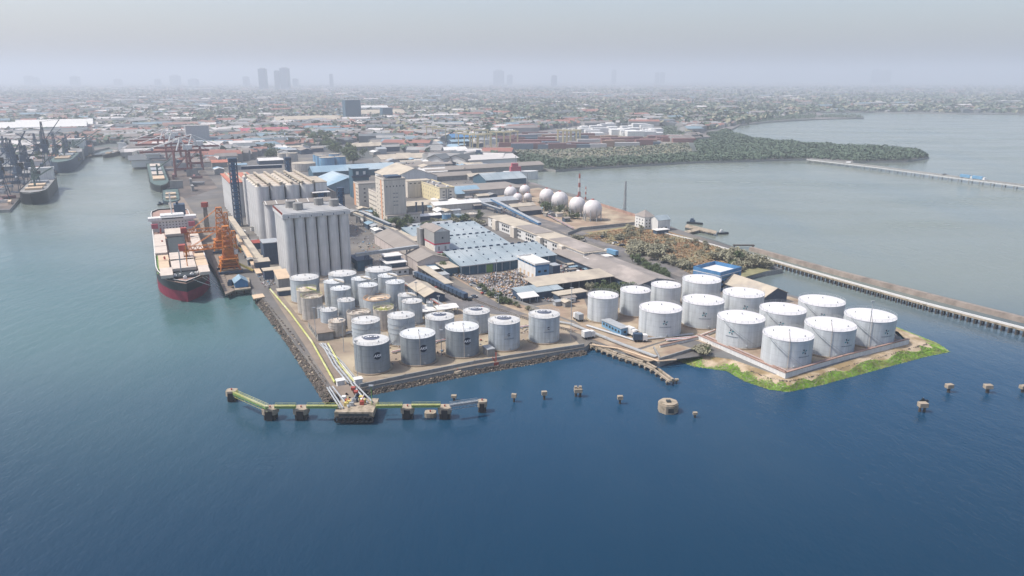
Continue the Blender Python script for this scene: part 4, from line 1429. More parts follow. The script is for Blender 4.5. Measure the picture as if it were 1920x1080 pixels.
def bulk_ship():
    stem, ax = ship_frame()
    rz = math.atan2(ax.y, ax.x) - math.pi / 2
    g = G(393, 510, 11)
    right = Vector((ax.y, -ax.x, 0))
    l = G(292, 505, 11)
    half = (G(394, 505, 11) - l).dot(right) / 2
    # put the centre line midway between the two deck edges
    off = ((l + G(394, 505, 11)) / 2 - stem).dot(right)
    o = stem + right * off
    L = 235.0
    t = thing('bulk_carrier', 'large black and red bulk carrier with open cream hatch covers alongside the quay', 'cargo ship', (o.x, o.y, 0), rz)

    def loc(px, py, z):
        p = G(px, py, z) - o
        return p.dot(right), p.dot(ax)
    hb = MB()
    hull_mesh(hb, L, half, 5.8, 12.0, 0)
    hb.build('hull', 'hullb', t, True)
    lo = MB()
    hull_mesh(lo, L, half, -1.0, 5.8, 0)
    lo.build('lower_hull', 'hullr', t, True)
    wb = MB()
    rim = hull_mesh(MB(), L, half, 5, 12, 0)
    n = len(rim)
    deck = [(p[0], p[1]) for p in rim] + [(-p[0], p[1]) for p in rim[::-1] if p[0] > .01]
    MB().prism(deck, 10.6, 11.0).build('deck', 'deck', t)
    for sg in (1, -1):
        for i in range(n - 1):
            wb.face([(sg * rim[i][0], rim[i][1], 12), (sg * rim[i + 1][0], rim[i + 1][1], 12), (sg * (rim[i + 1][0] - .5), rim[i + 1][1], 12.01), (sg * max(rim[i][0] - .5, 0), rim[i][1] + (.5 if i == 0 else 0), 12.01)])
    wb.build('bulwark_rail', 'offw', t)
    MB().box(-half + .55, -half + 1.9, 22, 110, 11.0, 11.12).build('deck_walkway', 'green', t)
    caps = []

    def panel(name, px0, py0, px1, py1, z, th, m):
        x0, y1 = loc(px0, py0, z)
        x1, y0 = loc(px1, py1, z)
        return MB().box(min(x0, x1), max(x0, x1), min(y0, y1), max(y0, y1), z - th, z).build(name, m, t)
    q = lambda x, y: (270 + x / 8, 440 + y / 8)
    q1 = lambda x, y: (270 + x / 8, 360 + y / 8)
    # solid coaming blocks, the shade inside open holds painted as dark colour
    panel('hold_shade', *q1(330, 620), *q1(660, 905), 12.2, 1.2, 'painted_dark')
    panel('hold_shade', *q(420, 470), *q(790, 600), 12.2, 1.2, 'painted_dark')
    for a, b in (((145, 640), (318, 710)), ((150, 725), (333, 800)), ((160, 820), (352, 905)), ((680, 612), (832, 680)), ((695, 697), (866, 770)), ((705, 787), (895, 850))):
        panel('hatch_cover', *q1(*a), *q1(*b), 14.2, 1.4, 'hatch')
    panel('hatch_cover', *q1(305, 553), *q1(590, 617), 14.2, 1.6, 'hatch')
    for a, b, m in (((375, 272), (752, 360), 'hatch'), ((395, 375), (785, 478), 'hatch'), ((235, 505), (438, 600), 'hatch'), ((800, 462), (992, 548), 'hatch')):
        panel('hatch_cover', *q(*a), *q(*b), 14.2, 1.6, m)
    for a, b in (((208, 312), (375, 385)), ((215, 395), (385, 500)), ((745, 282), (925, 360)), ((760, 368), (965, 455))):
        panel('hatch_cover', *q(*a), *q(*b), 13.4, 1.2, 'tan')
    # forecastle gear, masts
    for x, y, hh in ((-4.5, 8, 1.8), (3.5, 8, 1.8), (0, 5, 1.2), (-7.5, 12, 1.4), (7, 12, 1.4), (5.5, 10.5, 1.2), (-2, 11, 1.0)):
        MB().box(x - .9, x + .9, y - .7, y + .7, 11, 11 + hh).cyl(x, y, 11 + hh, 11 + hh + .6, .5, n=10).build('winch', 'offw', t)
    MB().tube((-1.2, 16, 11), (-1.2, 16, 24), .3, 8).bar((-3, 16, 19), (.6, 16, 19), .2, .2).build('fore_mast', 'steel', t)
    MB().tube((2.2, 20, 11), (2.2, 20, 25), .25, 8).build('derrick_post', 'orange', t)
    # mid-deck crane posts
    for y in (45, 92, 132):
        MB().cyl(-half * .62, y, 11, 15, .5, n=8).build('vent_post', 'redsteel', t)
    # accommodation block
    xl, yb = loc(286, 436, 11)
    yb = min(yb, 190)
    S0 = yb
    wdt = half * .98
    MB().box(-wdt, wdt, S0, S0 + 14, 11.0, 18.6).build('accommodation', 'offw', t)
    br = MB().box(-half * 1.12, half * 1.12, S0 - 1.5, S0 + 5, 18.6, 20.6)
    br.build('bridge', 'offw', t)
    MB().box(-half * .5, half * .5, S0 - 1.6, S0 - 1.45, 19.4, 20.2).build('bridge_window', 'glass', t)
    MB().box(-half * .55, half * .55, S0, S0 + 9, 20.6, 21.8).build('wheelhouse_top', 'offw', t)
    windows(t, 'f', -wdt + 4, wdt - 4, 12.5, 18, 9, 3, .7, .6, S0)
    MB().tube((0, S0 + 4, 21), (0, S0 + 4, 36), .4, 8).bar((-3.5, S0 + 4, 34), (3.5, S0 + 4, 34), .4, .4).bar((-2.2, S0 + 4, 37), (2.2, S0 + 4, 37), .3, .3).build('radar_mast', 'offw', t)
    MB().box(2, 9, S0 + 15, S0 + 23, 11, 26).box(3.5, 5, S0 + 17, S0 + 19, 26, 28).build('funnel', 'dsteel', t)
    for sg in (-1, 1):
        MB().box(sg * half * .86 - 2, sg * half * .86 + 2, S0 - 4, S0 - 1.6, 14, 17).build('lifeboat', 'magenta', t)
    for (bx, by), (qx, qy) in (((352, 522), (409, 540)), ((362, 524), (409, 540)), ((380, 520), (411, 538)), ((386, 518), (411, 538))):
        a_, b_ = G(bx, by, 11.9) - o, G(qx, qy, 3.4) - o
        a_.rotate(Matrix.Rotation(-rz, 3, 'Z'))
        b_.rotate(Matrix.Rotation(-rz, 3, 'Z'))
        MB().tube((a_.x, a_.y, 11.9), (b_.x, b_.y, 3.4), .11, 5).build('mooring_line', 'offw', t)
    return t, o, ax, right, half


SHIP, SO, SAX, SRT, SHALF = bulk_ship()


# ------------------------------------------------------------------ quay strip beside the bow and the blue roofed pump shed on piles
def deck_on_piles(name, label, px, z, th, m, cat, step=4.0, pile='dwood', rails=None):
    poly = GP(px, z)
    ox, oy = poly[0]
    t = thing(name, label, cat, (ox, oy, 0))
    loc = [(x - ox, y - oy) for x, y in poly]
    MB().prism(loc, z - th, z).build('deck', m, t)
    pm = MB().cyl(0, 0, -2, z - th, .38, n=8, top=False).mesh('pile', pile)
    xs, ys = [p[0] for p in loc], [p[1] for p in loc]
    n = 0
    x = min(xs) + .8
    while x < max(xs):
        y = min(ys) + .8
        while y < max(ys):
            if in_poly((x, y), loc) and n < 90:
                place('pile', pm, t, (x, y, 0))
                n += 1
            y += step
        x += step
    return t


qz = lambda x, y: (270 + x / 8, 440 + y / 8)
t = deck_on_piles('quay_strip', 'narrow brown jetty strip running along the right side of the bulk carrier', [qz(1000, 310), qz(1100, 300), qz(1260, 760), qz(1365, 830), qz(1225, 890), qz(1090, 590)], 3.2, .9, 'road', 'jetty')
for k in range(9):
    p, q = G(*qz(1105 + k * 15, 610 + k * 28), 3.25), G(*qz(1200 + k * 10, 600 + k * 28), 3.25)
    MB().bar(p - t.location, q - t.location, .3, .05).build('deck_joint', 'dsteel', t)
t = deck_on_piles('pump_deck', 'concrete deck on piles carrying the blue roofed shed beside the ship bow', [qz(1365, 830), qz(1600, 800), qz(1575, 640), qz(1330, 650)], 3.6, .8, 'oconc', 'jetty')
bld('pump_shed', 'blue gabled shed standing on the pile deck by the ship bow', None, 6.5, 9, 2.6, 'blue', 'blueroof2', 'gy', 2.2, cat='shed', world=G(*qz(1370, 800), 3.62), z0=3.62)
solid('quay_equipment', MB().box(-1.2, 1.2, -1.2, 1.2, 0, 2.2).box(-.8, .8, -.8, .8, 2.2, 3), 'dsteel', 'dark equipment cabinet on the quay between the jetty strip and the blue shed', 'cabinet', tuple(G(*qz(1300, 760), 3.62)))
t = deck_on_piles('small_landing', 'small timber landing at the start of the rock revetment', [(472, 553), (492, 550), (497, 556), (476, 560)], 3.0, .6, 'tan', 'landing', 3.0)


# ------------------------------------------------------------------ orange grain unloaders
def unloader(label, px, top_y, boom_px, boom_y, leg_y, tall=None):
    g = G(px[0], px[1], 3.2)
    h = height_to(g, top_y) - 3.2
    t = thing('grain_unloader', label, 'harbour crane', (g.x, g.y, 3.2), math.atan2(SAX.y, SAX.x) - math.pi / 2, 'orange grain unloaders on the quay')
    rz = t.rotation_euler.z
    zb = height_to(g, boom_y) - 3.2
    tip = G(boom_px, boom_y, zb + 3.2) - g
    tip.rotate(Matrix.Rotation(-rz, 3, 'Z'))
    xr = tip.x
    w = 5.5
    MB().box(-w - 1, w + 1, -w - 1, -w + .5, 0, 1.2).box(-w - 1, w + 1, w - .5, w + 1, 0, 1.2).build('bogie', 'dsteel', t)
    for sx in (-1, 1):
        for sy in (-1, 1):
            MB().tube((sx * w, sy * w, 1), (sx * w * .55, sy * w * .55, zb * .62), .38, 6).build('portal_leg', 'orange', t)
    m = MB()
    lattice(m, 0, 0, zb * .12, zb * .62, w * .95, w * .55, 4, .17)
    for z in (.25, .4, .55):
        m.box(-w * .9, w * .9, -w * .9, w * .9, zb * z, zb * z + .25)
    m.build('portal_frame', 'orange', t)
    m = MB()
    lattice(m, 0, 0, zb * .62, h, w * .52, w * .3, 6, .17, 0, True)
    m.build('tower', 'orange', t)
    MB().box(-2.2, 2.2, -2.2, 2.2, zb * .62, zb * .62 + 4.2).build('machine_house', 'orange', t)
    MB().box(w * .6, w * .6 + 2, -1.2, 1.2, zb * .7, zb * .7 + 2.2).build('cab', 'offw', t)
    # boom truss over the ship
    m = MB()
    n = 9
    for k in range(n):
        x0, x1 = xr * k / n, xr * (k + 1) / n
        for y in (-1.2, 1.2):
            m.bar((x0, y, zb), (x1, y, zb), .36, .36).tube((x0, y, zb + 2.2), (x1, y, zb + 2.2), .15, 5)
            m.tube((x0, y, zb), ((x0 + x1) / 2, y, zb + 2.2), .14, 4).tube(((x0 + x1) / 2, y, zb + 2.2), (x1, y, zb), .14, 4)
        m.tube((x0, -1.2, zb), (x1, 1.2, zb), .12, 4)
    m.build('boom', 'orange', t)
    lz = max(1, height_to(G(boom_px, boom_y, zb + 3.2), leg_y) - 3.2) if False else zb - 15
    m = MB()
    lattice(m, xr * .93, 0, lz, zb, .9, 1.3, 4, .16)
    m.box(xr * .93 - .45, xr * .93 + .45, -.45, .45, lz - 6, zb + 1)
    m.build('marine_leg', 'orange', t)
    m = MB()
    m.box(xr - 2, xr + 1.5, -2, 2, zb + .3, zb + 3.6)
    m.build('boom_head', 'redsteel', t)
    MB().tube((0, 1.2, h), (xr * .8, 1.2, zb + 2), .16, 5).tube((0, -1.2, h), (xr * .8, -1.2, zb + 2), .16, 5).tube((0, 0, h), (w * 1.3, 0, zb * .7), .3, 5).build('stay_cable', 'orange', t)
    m = MB()
    lattice(m, w * .75, w * .6, 0, h * .86, 1.3, 1.0, 6, .18, 0, True)
    m.build('stair_tower', 'orange', t)
    MB().bar((0, 0, zb * .55), (w * 2.2, -w * 1.3, 1.0), 1.2, 1.0).build('discharge_conveyor', 'yellow', t)
    return t


unloader('orange grain unloader nearest the ship bow, long yellow boom over the middle hatches', (431, 508), 424, 341, 463, 520)
unloader('orange grain unloader behind, its boom over the hatches below the bridge', (418, 470), 389, 344, 432, 480)
g = G(389, 432, 3)
t = thing('derrick_mast', 'slim brown lattice mast with a red head beside the orange unloaders', 'mast', (g.x, g.y, 3))
hh = height_to(g, 388) - 3
m = MB()
lattice(m, 0, 0, 0, hh, 1.2, .8, 8, .2)
m.build('lattice', 'broof', t)
MB().box(-2, 2, -1.6, 1.6, hh, hh + 3.4).build('head', 'redsteel', t)

gallery('long enclosed quay conveyor descending beside the nearest silo block', GZ(431, 406, 15), GZ(490, 489, 7), 3.2, 2.4, 6, 'conc2', 'croof')
gallery('brown conveyor gallery running along the quay behind the orange unloaders', GZ(445, 440, 8), GZ(486, 513, 4), 2.6, 1.8, 3, 'steel', 'tan')
bld('transfer_house', 'cream transfer house at the lower end of the quay conveyor', (480, 510), 8, 6, 5.5, 'dsteel', 'croof', 'mono', .8, cat='transfer house')
bld('transfer_shed', 'low shed with a pale roof in front of the transfer house', (497, 525), 9, 6, 5, 'dsteel', 'croof', 'flat', cat='shed', ov=.6)
bld('tilted_canopy', 'tilted tan canopy beside the front left corner of the nearest silo block', (523, 541), 6, 12, 5, 'conc2', 'tan', 'mono', 2.2, cat='canopy')
bld('silo_service_frame', 'dark steel service building between the two nearer silo blocks', (497, 497), 9, 12, 13, 'dsteel', 'steel', 'flat', cat='service building', ov=.3)
bld('red_hut', 'small red roofed hut at the foot of the largest silo block', (472, 468), 7, 8, 4, 'dsteel', 'redsteel', 'gx', 1.2, cat='hut')
bld('pipe_rack_shed', 'low dark shed behind the big pale tank at the revetment', (523, 556), 15, 5, 2.6, 'dsteel', 'croof', 'flat', cat='shed', ov=.4)


# ------------------------------------------------------------------ mooring dolphins and the tee jetty in front
def dolphin(label, cx, yb, wpx, ztop=4.0, group='mooring dolphins of the front jetty', fender=True):
    g = G(cx, yb, 0)
    f = depth_of(g)
    w = wpx / F * f
    t = thing('mooring_dolphin', label, 'mooring dolphin', (g.x, g.y + w * .35, 0), 0, group)
    c = w / 2
    oc = [(-c, -c * .5), (-c * .6, -c * .8), (c * .6, -c * .8), (c, -c * .5), (c, c * .6), (c * .6, c * .85), (-c * .6, c * .85), (-c, c * .6)]
    MB().prism(oc, ztop - 2.0, ztop).build('concrete_cap', 'oconc', t)
    pm = MB().cyl(0, 0, -3, ztop - 1.9, w * .085, n=8, top=False).mesh('pile', 'dwood')
    for x in (-.65, -.2, .25, .65):
        for y in (-.45, .45):
            place('pile', pm, t, (x * c, y * c, 0))
    MB().cyl(0, 0, ztop, ztop + .6, .2, .28, n=10).build('bollard', 'redsteel', t)
    if fender:
        MB().box(-c * .45, c * .45, -c * .8 - .35, -c * .8 - .02, .2, ztop - .6).build('fender', 'black', t)
    return t, w, c


E4 = lambda x, y: (400 + x / 3.4286, 560 + y / 3.4286)
dol = []
for lab, cx, yb, w in (('concrete dolphin at the far left end of the green walkway', 116, 664, 68), ('large concrete dolphin at the bend of the green walkway', 361, 784, 96),
                       ('concrete dolphin between the walkway bend and the jetty head', 561, 783, 94), ('concrete dolphin just right of the jetty head', 1247, 775, 84),
                       ('concrete dolphin beside the square raft, right part of the walkway', 1487, 776, 86), ('concrete dolphin at the far right end of the walkway', 1728, 733, 62)):
    dol.append(dolphin(lab, *E4(cx, yb), w / 3.4286))
dolphin('low square concrete raft between two dolphins right of the jetty head', *E4(1393, 766), 21, 1.6, None, False)

cr = MB()
g1, g2 = G(*E4(795, 700), 4), G(*E4(1045, 690), 4)
hd = thing('jetty_platform', 'concrete jetty head platform with tyres at the end of the trestle', 'jetty head', (g1.x, g1.y, 0))
wd = g2.x - g1.x
MB().box(0, wd, -4, 7, 2.2, 4.2).build('platform', 'oconc', hd)
pm = MB().cyl(0, 0, -3, 2.3, .45, n=8, top=False).mesh('pile', 'dwood')
for k in range(8):
    for y in (-3, 1.5, 6):
        place('pile', pm, hd, (1 + k * (wd - 2) / 7, y, 0))
tm = MB()
for k in range(12):
    a, b = 2 * math.pi * k / 12, 2 * math.pi * (k + 1) / 12
    tm.tube((.9 * math.cos(a), 0, .9 * math.sin(a)), (.9 * math.cos(b), 0, .9 * math.sin(b)), .38, 6)
tm = tm.mesh('tyre', 'black', True)
for k in range(8):
    place('tyre', tm, hd, (1 + k * (wd - 2) / 7, -4.4, 1.7))
bm_ = MB().box(-1.1, 1.1, -.12, .1, -.55, .55).mesh('painted_opening', 'painted_dark')  # solid panels; the shade of openings is put into their dark colour
for k in range(5):
    place('painted_opening', bm_, hd, (2.5 + k * (wd - 5) / 4, -4.02, 3.1))
for x, y, m in ((5, 4, 'steel'), (8, 2, 'redsteel'), (wd - 5, 4, 'offw'), (wd - 8, 1, 'steel'), (wd / 2 - 1, 4.5, 'dsteel'), (3, 1, 'yellow')):
    MB().box(x - .7, x + .7, y - .6, y + .6, 4.2, 5.5).tube((x, y, 5.5), (x + .6, y + .5, 7.0), .18, 6).build('loading_arm', m, hd)
g = G(*E4(1036, 690), 4.2)
t = thing('light_mast', 'green light mast standing on the right end of the jetty head', 'light mast', (g.x - 1, g.y + 1, 4.2))
h = height_to(g, 560 + 572 / 3.4286) - 4.2
MB().tube((0, 0, 0), (0, 0, h), .16, 6).build('pole', 'green', t)
MB().box(-.8, .8, -.3, .3, h, h + .5).build('lamp', 'steel', t)


def walkway(label, pts, z, m='green', rail='ygreen', side=.9, name='catwalk', group=None, lattice_=False):
    P = [G(x, y, z) for x, y in pts]
    t = thing(name, label, 'walkway', (P[0].x, P[0].y, 0), 0, group)
    o = Vector((P[0].x, P[0].y, 0))
    Q = [p - o for p in P]
    mb = MB()
    for a, b in zip(Q, Q[1:]):
        mb.bar(a, b, 1.2, .4)
    mb.build('deck', m, t)
    up = Vector((0, 0, 1))
    for s in (-1, 1):
        r = MB()
        for a, b in zip(Q, Q[1:]):
            d = (b - a).normalized().cross(up) * side * s * .7
            for zz in (.6, 1.1):
                r.tube(a + d + up * zz, b + d + up * zz, .06, 4)
            k = max(2, int((b - a).length / 2))
            for i in range(k + 1):
                c = a + (b - a) * i / k + d
                r.tube(c, c + up * 1.1, .05, 4)
        r.build('handrail', rail, t)
    pp = MB()
    for a, b in zip(Q, Q[1:]):
        d = (b - a).normalized().cross(up) * .3
        pp.tube(a + d + up * .3, b + d + up * .3, .28, 8).tube(a - d + up * .25, b - d + up * .25, .2, 8)
        if lattice_:
            pp.bar(a - up * 1.4, b - up * 1.4, .2, .2)
            k = max(2, int((b - a).length / 2))
            for i in range(k):
                pp.tube(a + (b - a) * i / k - up * 1.4, a + (b - a) * (i + .5) / k - up * .4, .08, 4).tube(a + (b - a) * (i + .5) / k - up * .4, a + (b - a) * (i + 1) / k - up * 1.4, .08, 4)
    pp.build('pipe', rail, t)
    return t


wg = 'green walkways between the dolphins'
walkway('green walkway slanting from the far left dolphin to the bend dolphin', [E4(135, 608), E4(345, 700)], 5, group=wg, lattice_=True)
walkway('green walkway from the bend dolphin to the next dolphin', [E4(395, 695), E4(530, 695)], 5, group=wg)
walkway('green walkway joining the middle left dolphin to the jetty head', [E4(600, 694), E4(800, 694)], 5, group=wg)
walkway('green walkway from the jetty head to the first dolphin on its right', [E4(1045, 692), E4(1215, 690)], 5, group=wg)
walkway('green walkway between the two dolphins right of the jetty head', [E4(1275, 689), E4(1460, 688)], 5, group=wg)
walkway('bluish truss walkway rising to the dolphin at the far right end', [E4(1520, 688), E4(1700, 662)], 5.2, 'steel', 'steel', group=wg, lattice_=True)

# trestle between land and jetty head
g1, g2 = G(*E4(825, 560), 4.2), G(*E4(930, 690), 4.2)
t = thing('jetty_trestle', 'brown trestle roadway with white pipes leading out to the jetty head', 'trestle', (g1.x, g1.y, 0))
d = g2 - g1
MB().bar((0, 0, 4.3), d + Vector((0, 0, 4.3)) - Vector((0, 0, 4.2)), 5.0, .8).build('deck', 'road', t)
side = Vector((d.y, -d.x, 0)).normalized()
for s in (-4.4, -3.4, 3.2, 4.4, 5.2):
    MB().tube(side * s + Vector((0, 0, 4.6)), Vector((d.x, d.y, 4.6)) + side * s * (1.0 if abs(s) < 4 else 1.15), .28, 8).build('pipe', 'steel', t)
pm = MB().cyl(0, 0, -3, 3.6, .4, n=8, top=False).mesh('pile', 'dwood')
for k in range(5):
    for s in (-4, 0, 4):
        c = d * (k + .5) / 5 + side * s
        place('pile', pm, t, (c.x, c.y, 0))
rr = random.Random(9)
for k in range(10):
    c = d * rr.uniform(.25, .95) + side * rr.choice((-2.6, 2.4, 3.6))
    MB().box(-.7, .7, -.7, .7, 4.3, 4.3 + rr.uniform(.6, 1.4)).build('valve', rr.choice(['redsteel', 'offw', 'steel', 'yellow']), t, loc=(c.x, c.y, 0))
for px, lab in ((E4(800, 572), 'white valve hut left of the trestle at the end of the yellow pipe'), (E4(915, 562), 'white valve hut right of the trestle at the corner of the tank yard')):
    bld('valve_hut', lab, px, 2.6, 2.2, 2.2, 'offw', 'whiteroof', 'flat', cat='hut', ov=.3)


# yellow pipe bridge along the quay road
def pipeline(label, pts, r, m, zs=1.0, step=6, name='pipeline', group=None, n=1, gap=.5, z0=LAND):
    P = [G(x, y, z0) for x, y in pts]
    o = P[0].copy()
    t = thing(name, label, 'pipeline', tuple(o), 0, group)
    for k in range(n):
        mb = MB()
        Q = []
        for i, p in enumerate(P):
            a = P[max(0, i - 1)]
            b = P[min(len(P) - 1, i + 1)]
            sd_ = (b - a).normalized().cross(Vector((0, 0, 1)))
            Q.append(p - o + sd_ * (k - (n - 1) / 2) * gap + Vector((0, 0, zs)))
        mb.path(Q, r, 8)
        mb.build('pipe', m if isinstance(m, str) else m[k % len(m)], t)
    sp = MB()
    for a, b in zip(P, P[1:]):
        L_ = (b - a).length
        k = max(1, int(L_ / step))
        for i in range(k):
            c = a - o + (b - a) * (i + .5) / k
            sp.box(c.x - .15 - n * gap * .3, c.x + .15 + n * gap * .3, c.y - .12, c.y + .12, 0, zs - r * .7)
    if zs > .5:
        tag(sp.build('pipe_support', 'steel', t), None)
    return t


pipeline('yellow-green pipe running along the whole sea wall to the jetty', [(507, 546), (546, 592), (585, 645), (628, 722)], .42, 'ygreen', 1.1, 5)
pipeline('shorter yellow-green pipe ending at the right valve hut', [(610, 648), (632, 688), (660, 722)], .36, ['ygreen', 'steel', 'steel'], .8, 5, n=3, gap=1.2)
pipeline('bundle of white pipes between the quay road and the tank yard', [(602, 646), (640, 684), (664, 714)],   .22, ['steel', 'conc', 'steel'], .6, 6, n=3, gap=.8)
pipeline('white pipes crossing the yard in front of the flat roofed hut', [(596, 638), (640, 628), (700, 618)], .25, ['offw', 'steel', 'beiget', 'offw'], .6, 6, n=4, gap=.6)
pipeline('pipe run behind the front row of grey tanks', [(735, 663), (830, 640), (925, 622), (1000, 612)], .22, ['offw', 'redsteel', 'steel'], .6, 6, n=3, gap=.6)
pipeline('reddish pipe bundle on the left bund wall of the white tanks', [(1248, 640), (1310, 634), (1342, 622)], .3, ['offw', 'redsteel', 'offw'], .7, 5, n=3, gap=.7)
pipeline('long pale pipe along the top of the seawall beside the ruined pier', [(1110, 648), (1160, 655), (1235, 679), (1268, 676)], .35, 'tan', .4, 6)
pipeline('bundle of railside pipes between the two tank farms', [(1000, 598), (1070, 610), (1165, 648), (1230, 672)], .25, ['steel', 'steel', 'conc2'], .7, 7, n=3, gap=.8)


# ------------------------------------------------------------------ walls of the bunds
def wall(label, pts, h, th, m, z0=LAND, name='bund_wall', cap=None, cat='wall', base=-.3):
    P = [G(x, y, z0) for x, y in pts]
    o = P[0].copy()
    t = thing(name, label, cat, tuple(o))
    mb, cb = MB(), MB()
    for a, b in zip(P, P[1:]):
        a, b = a - o, b - o
        d = (b - a).normalized() * (th * .5)
        mb.bar(a - d + Vector((0, 0, h)), b + d + Vector((0, 0, h)), th, h - base)
        if cap:
            cb.bar(a - d * 1.2 + Vector((0, 0, h + .35)), b + d * 1.2 + Vector((0, 0, h + .35)), th * 1.7, .345)
    mb.build('wall', m, t)
    if cap:
        cb.build('coping', cap, t)
    return t


wall('pale bund wall with a red coping pipe round the front of the white tanks', [(1309, 636), (1472, 708), (1580, 676), (1702, 644)], 1.9, .5, 'offw', cap='deck')
wall('low red-coped bund wall at the left of the walled white tanks', [(1238, 652), (1309, 636), (1345, 622)], 1.0, .4, 'offw', cap='deck')
wall('grey seawall along the front of the dark grey tanks', [(676, 726), (760, 708), (890, 682), (1000, 664), (1094, 650)], 1.3, .5, 'conc2', name='seawall')
wall('concrete pit wall beside the shore under the white tanks', [(1226, 655), (1237, 676), (1306, 655)], 1.2, .5, 'conc2', name='pit_wall')
wall('grey boundary wall between the gas spheres and the dry field', [(1065, 441), (1088, 432), (1204, 420)], 2.2, .4, 'conc2', name='boundary_wall')
t = wall('reddish fence along the bay shore behind the gas spheres', [(1126, 386), (1208, 412)], 2.4, .15, 'deck', name='shore_fence', cat='fence')
wall('white kerb wall along the bay edge of the dry field', [(1240, 437), (1305, 452), (1385, 474)], 1.0, .4, 'offw', name='field_wall')
wall('long fence wall between the rails and the scrap heap', [(880, 535), (960, 565), (1010, 582)], 1.5, .3, 'conc2', name='yard_wall')


# rails
def rails(label, pts, group='railway tracks between the tank farms'):
    P = [G(x, y, LAND + .16) for x, y in pts]
    o = P[0].copy()
    t = thing('railway_track', label, 'railway track', tuple(o), 0, group)
    for s in (-.75, .75):
        mb = MB()
        for a, b in zip(P, P[1:]):
            sd_ = (b - a).normalized().cross(Vector((0, 0, 1))) * s
            mb.bar(a - o + sd_ + Vector((0, 0, .25)), b - o + sd_ + Vector((0, 0, .25)), .2, .2)
        mb.build('rail', 'broof', t)
    mb = MB()
    for a, b in zip(P, P[1:]):
        n = int((b - a).length / 1.2)
        for i in range(n):
            c = a - o + (b - a) * i / n
            sd_ = (b - a).normalized().cross(Vector((0, 0, 1)))
            mb.bar(c - sd_ * 1.3 + Vector((0, 0, .08)), c + sd_ * 1.3 + Vector((0, 0, .08)), .35, .15)
    mb.build('sleeper_bed', 'dwood', t)


rails('railway track beside the scrap heap wall', [(848, 514), (905, 543), (962, 567)])
rails('railway track passing behind the grey tanks toward the shore', [(866, 553), (930, 578), (1000, 601), (1080, 622)])


# wagons
def wagon(label, x, y, first=None):
    g = G(x, y, LAND + .15)
    if first is None:
        t = thing('tank_wagon', label, 'wagon', tuple(g), GRID + math.pi / 2 + .06, 'dark wagons queued beside the white platform')
        MB().box(-3.4, 3.4, -1.3, 1.3, .9, 1.3).build('chassis', 'black', t)
        b = MB()
        b.box(-3.3, .9, -1.25, 1.25, 1.31, 3.5)
        b.build('body', 'dsteel', t)
        MB().box(1.3, 3.2, -1.2, 1.2, 1.31, 3.3).build('cab', 'steel', t)
        wm = MB().tube((0, -.15, 0), (0, .15, 0), .5, 10).mesh('wheel', 'black')
        for wx in (-2.6, -1.5, 2.3):
            for wy in (-1.2, 1.2):
                place('wheel', wm, t, (wx, wy, .5))
        return t
    c = copy_tree(first)
    c.location = g
    return c


w0 = None
wl2 = 'dark wagon in the long queue beside the white wagon platform'
for k in range(13):
    f = k / 12
    x, y = 782 + (868 - 782) * f, 521 + (560 - 521) * f
    c = wagon(wl2, x, y, w0)
    w0 = w0 or c
    c['label'] = wl2
bld('wagon_platform', 'long narrow white platform roof beside the dark wagons', (836, 545), 3.6, 44, 3.6, 'offw', 'croof', 'flat', cat='platform canopy', posts=True, ov=.6)


# trucks
def truck(label, x, y, col, rz, name='truck', box=True, group=None, L=8):
    g = G(x, y, LAND + .12)
    t = thing(name, label, 'truck', tuple(g), rz, group)
    MB().box(-L / 2, L / 2 - 2.2, -1.25, 1.25, 1.0, 3.6).build('cargo_body', col, t)
    MB().box(L / 2 - 2.0, L / 2, -1.2, 1.2, .7, 2.9).box(L / 2 - 2.0, L / 2 - .4, -1.1, 1.1, 2.9, 3.2).build('cab', 'offw', t)
    MB().box(L / 2 - .3, L / 2 + .03, -1.05, 1.05, 1.7, 2.6).build('windscreen', 'glass', t)
    wm = MB().tube((0, -.18, 0), (0, .18, 0), .52, 10).mesh('wheel', 'black')
    for wx in (-L / 2 + 1, -L / 2 + 2.3, L / 2 - 1.2):
        for wy in (-1.15, 1.15):
            place('wheel', wm, t, (wx, wy, .52))
    return t


truck('white box truck parked beside the blue control shed', 1184, 629, 'offw', GRID - 1.4, L=6)
truck('blue tanker truck driving on the road past the long office', 1146, 478, 'bluet', GRID + math.pi / 2 + .1, L=11)
truck('small white truck at the root of the ruined pier', 1103, 634, 'offw', GRID, L=5.5)
truck('white truck beside the leftmost white tank', 1084, 600, 'steel', GRID + 1.5, L=6)
truck('dark flatbed truck parked near the concrete pit', 1200, 640, 'dsteel', GRID - .5, L=6)


# ------------------------------------------------------------------ piles standing in the water
def pile_stub(label, cx, yb, wpx, hpx, kind):
    g = G(cx, yb, 0)
    w = wpx / F * depth_of(g)
    h = max(1.5, height_to(g, yb - hpx))
    t = thing('pile_cap', label, 'old pier pile', (g.x, g.y + w * .3, 0), R.uniform(-.3, .3), 'old pier piles standing in the water')
    MB().box(-w / 2, w / 2, -w * .35, w * .35, h * .55, h).build('concrete_cap', 'oconc', t)
    for sx in ((-.28, .28) if kind > 1 else (0,)):
        MB().cyl(sx * w, 0, -2, h * .56, w * (.15 if kind > 1 else .22), n=8, top=False).build('pile', 'dwood', t)
    if kind == 3:
        for sx in (-.3, .25):
            MB().box(sx * w - .5, sx * w + .5, -.4, .5, h, h + .9).build('broken_block', 'oconc', t)


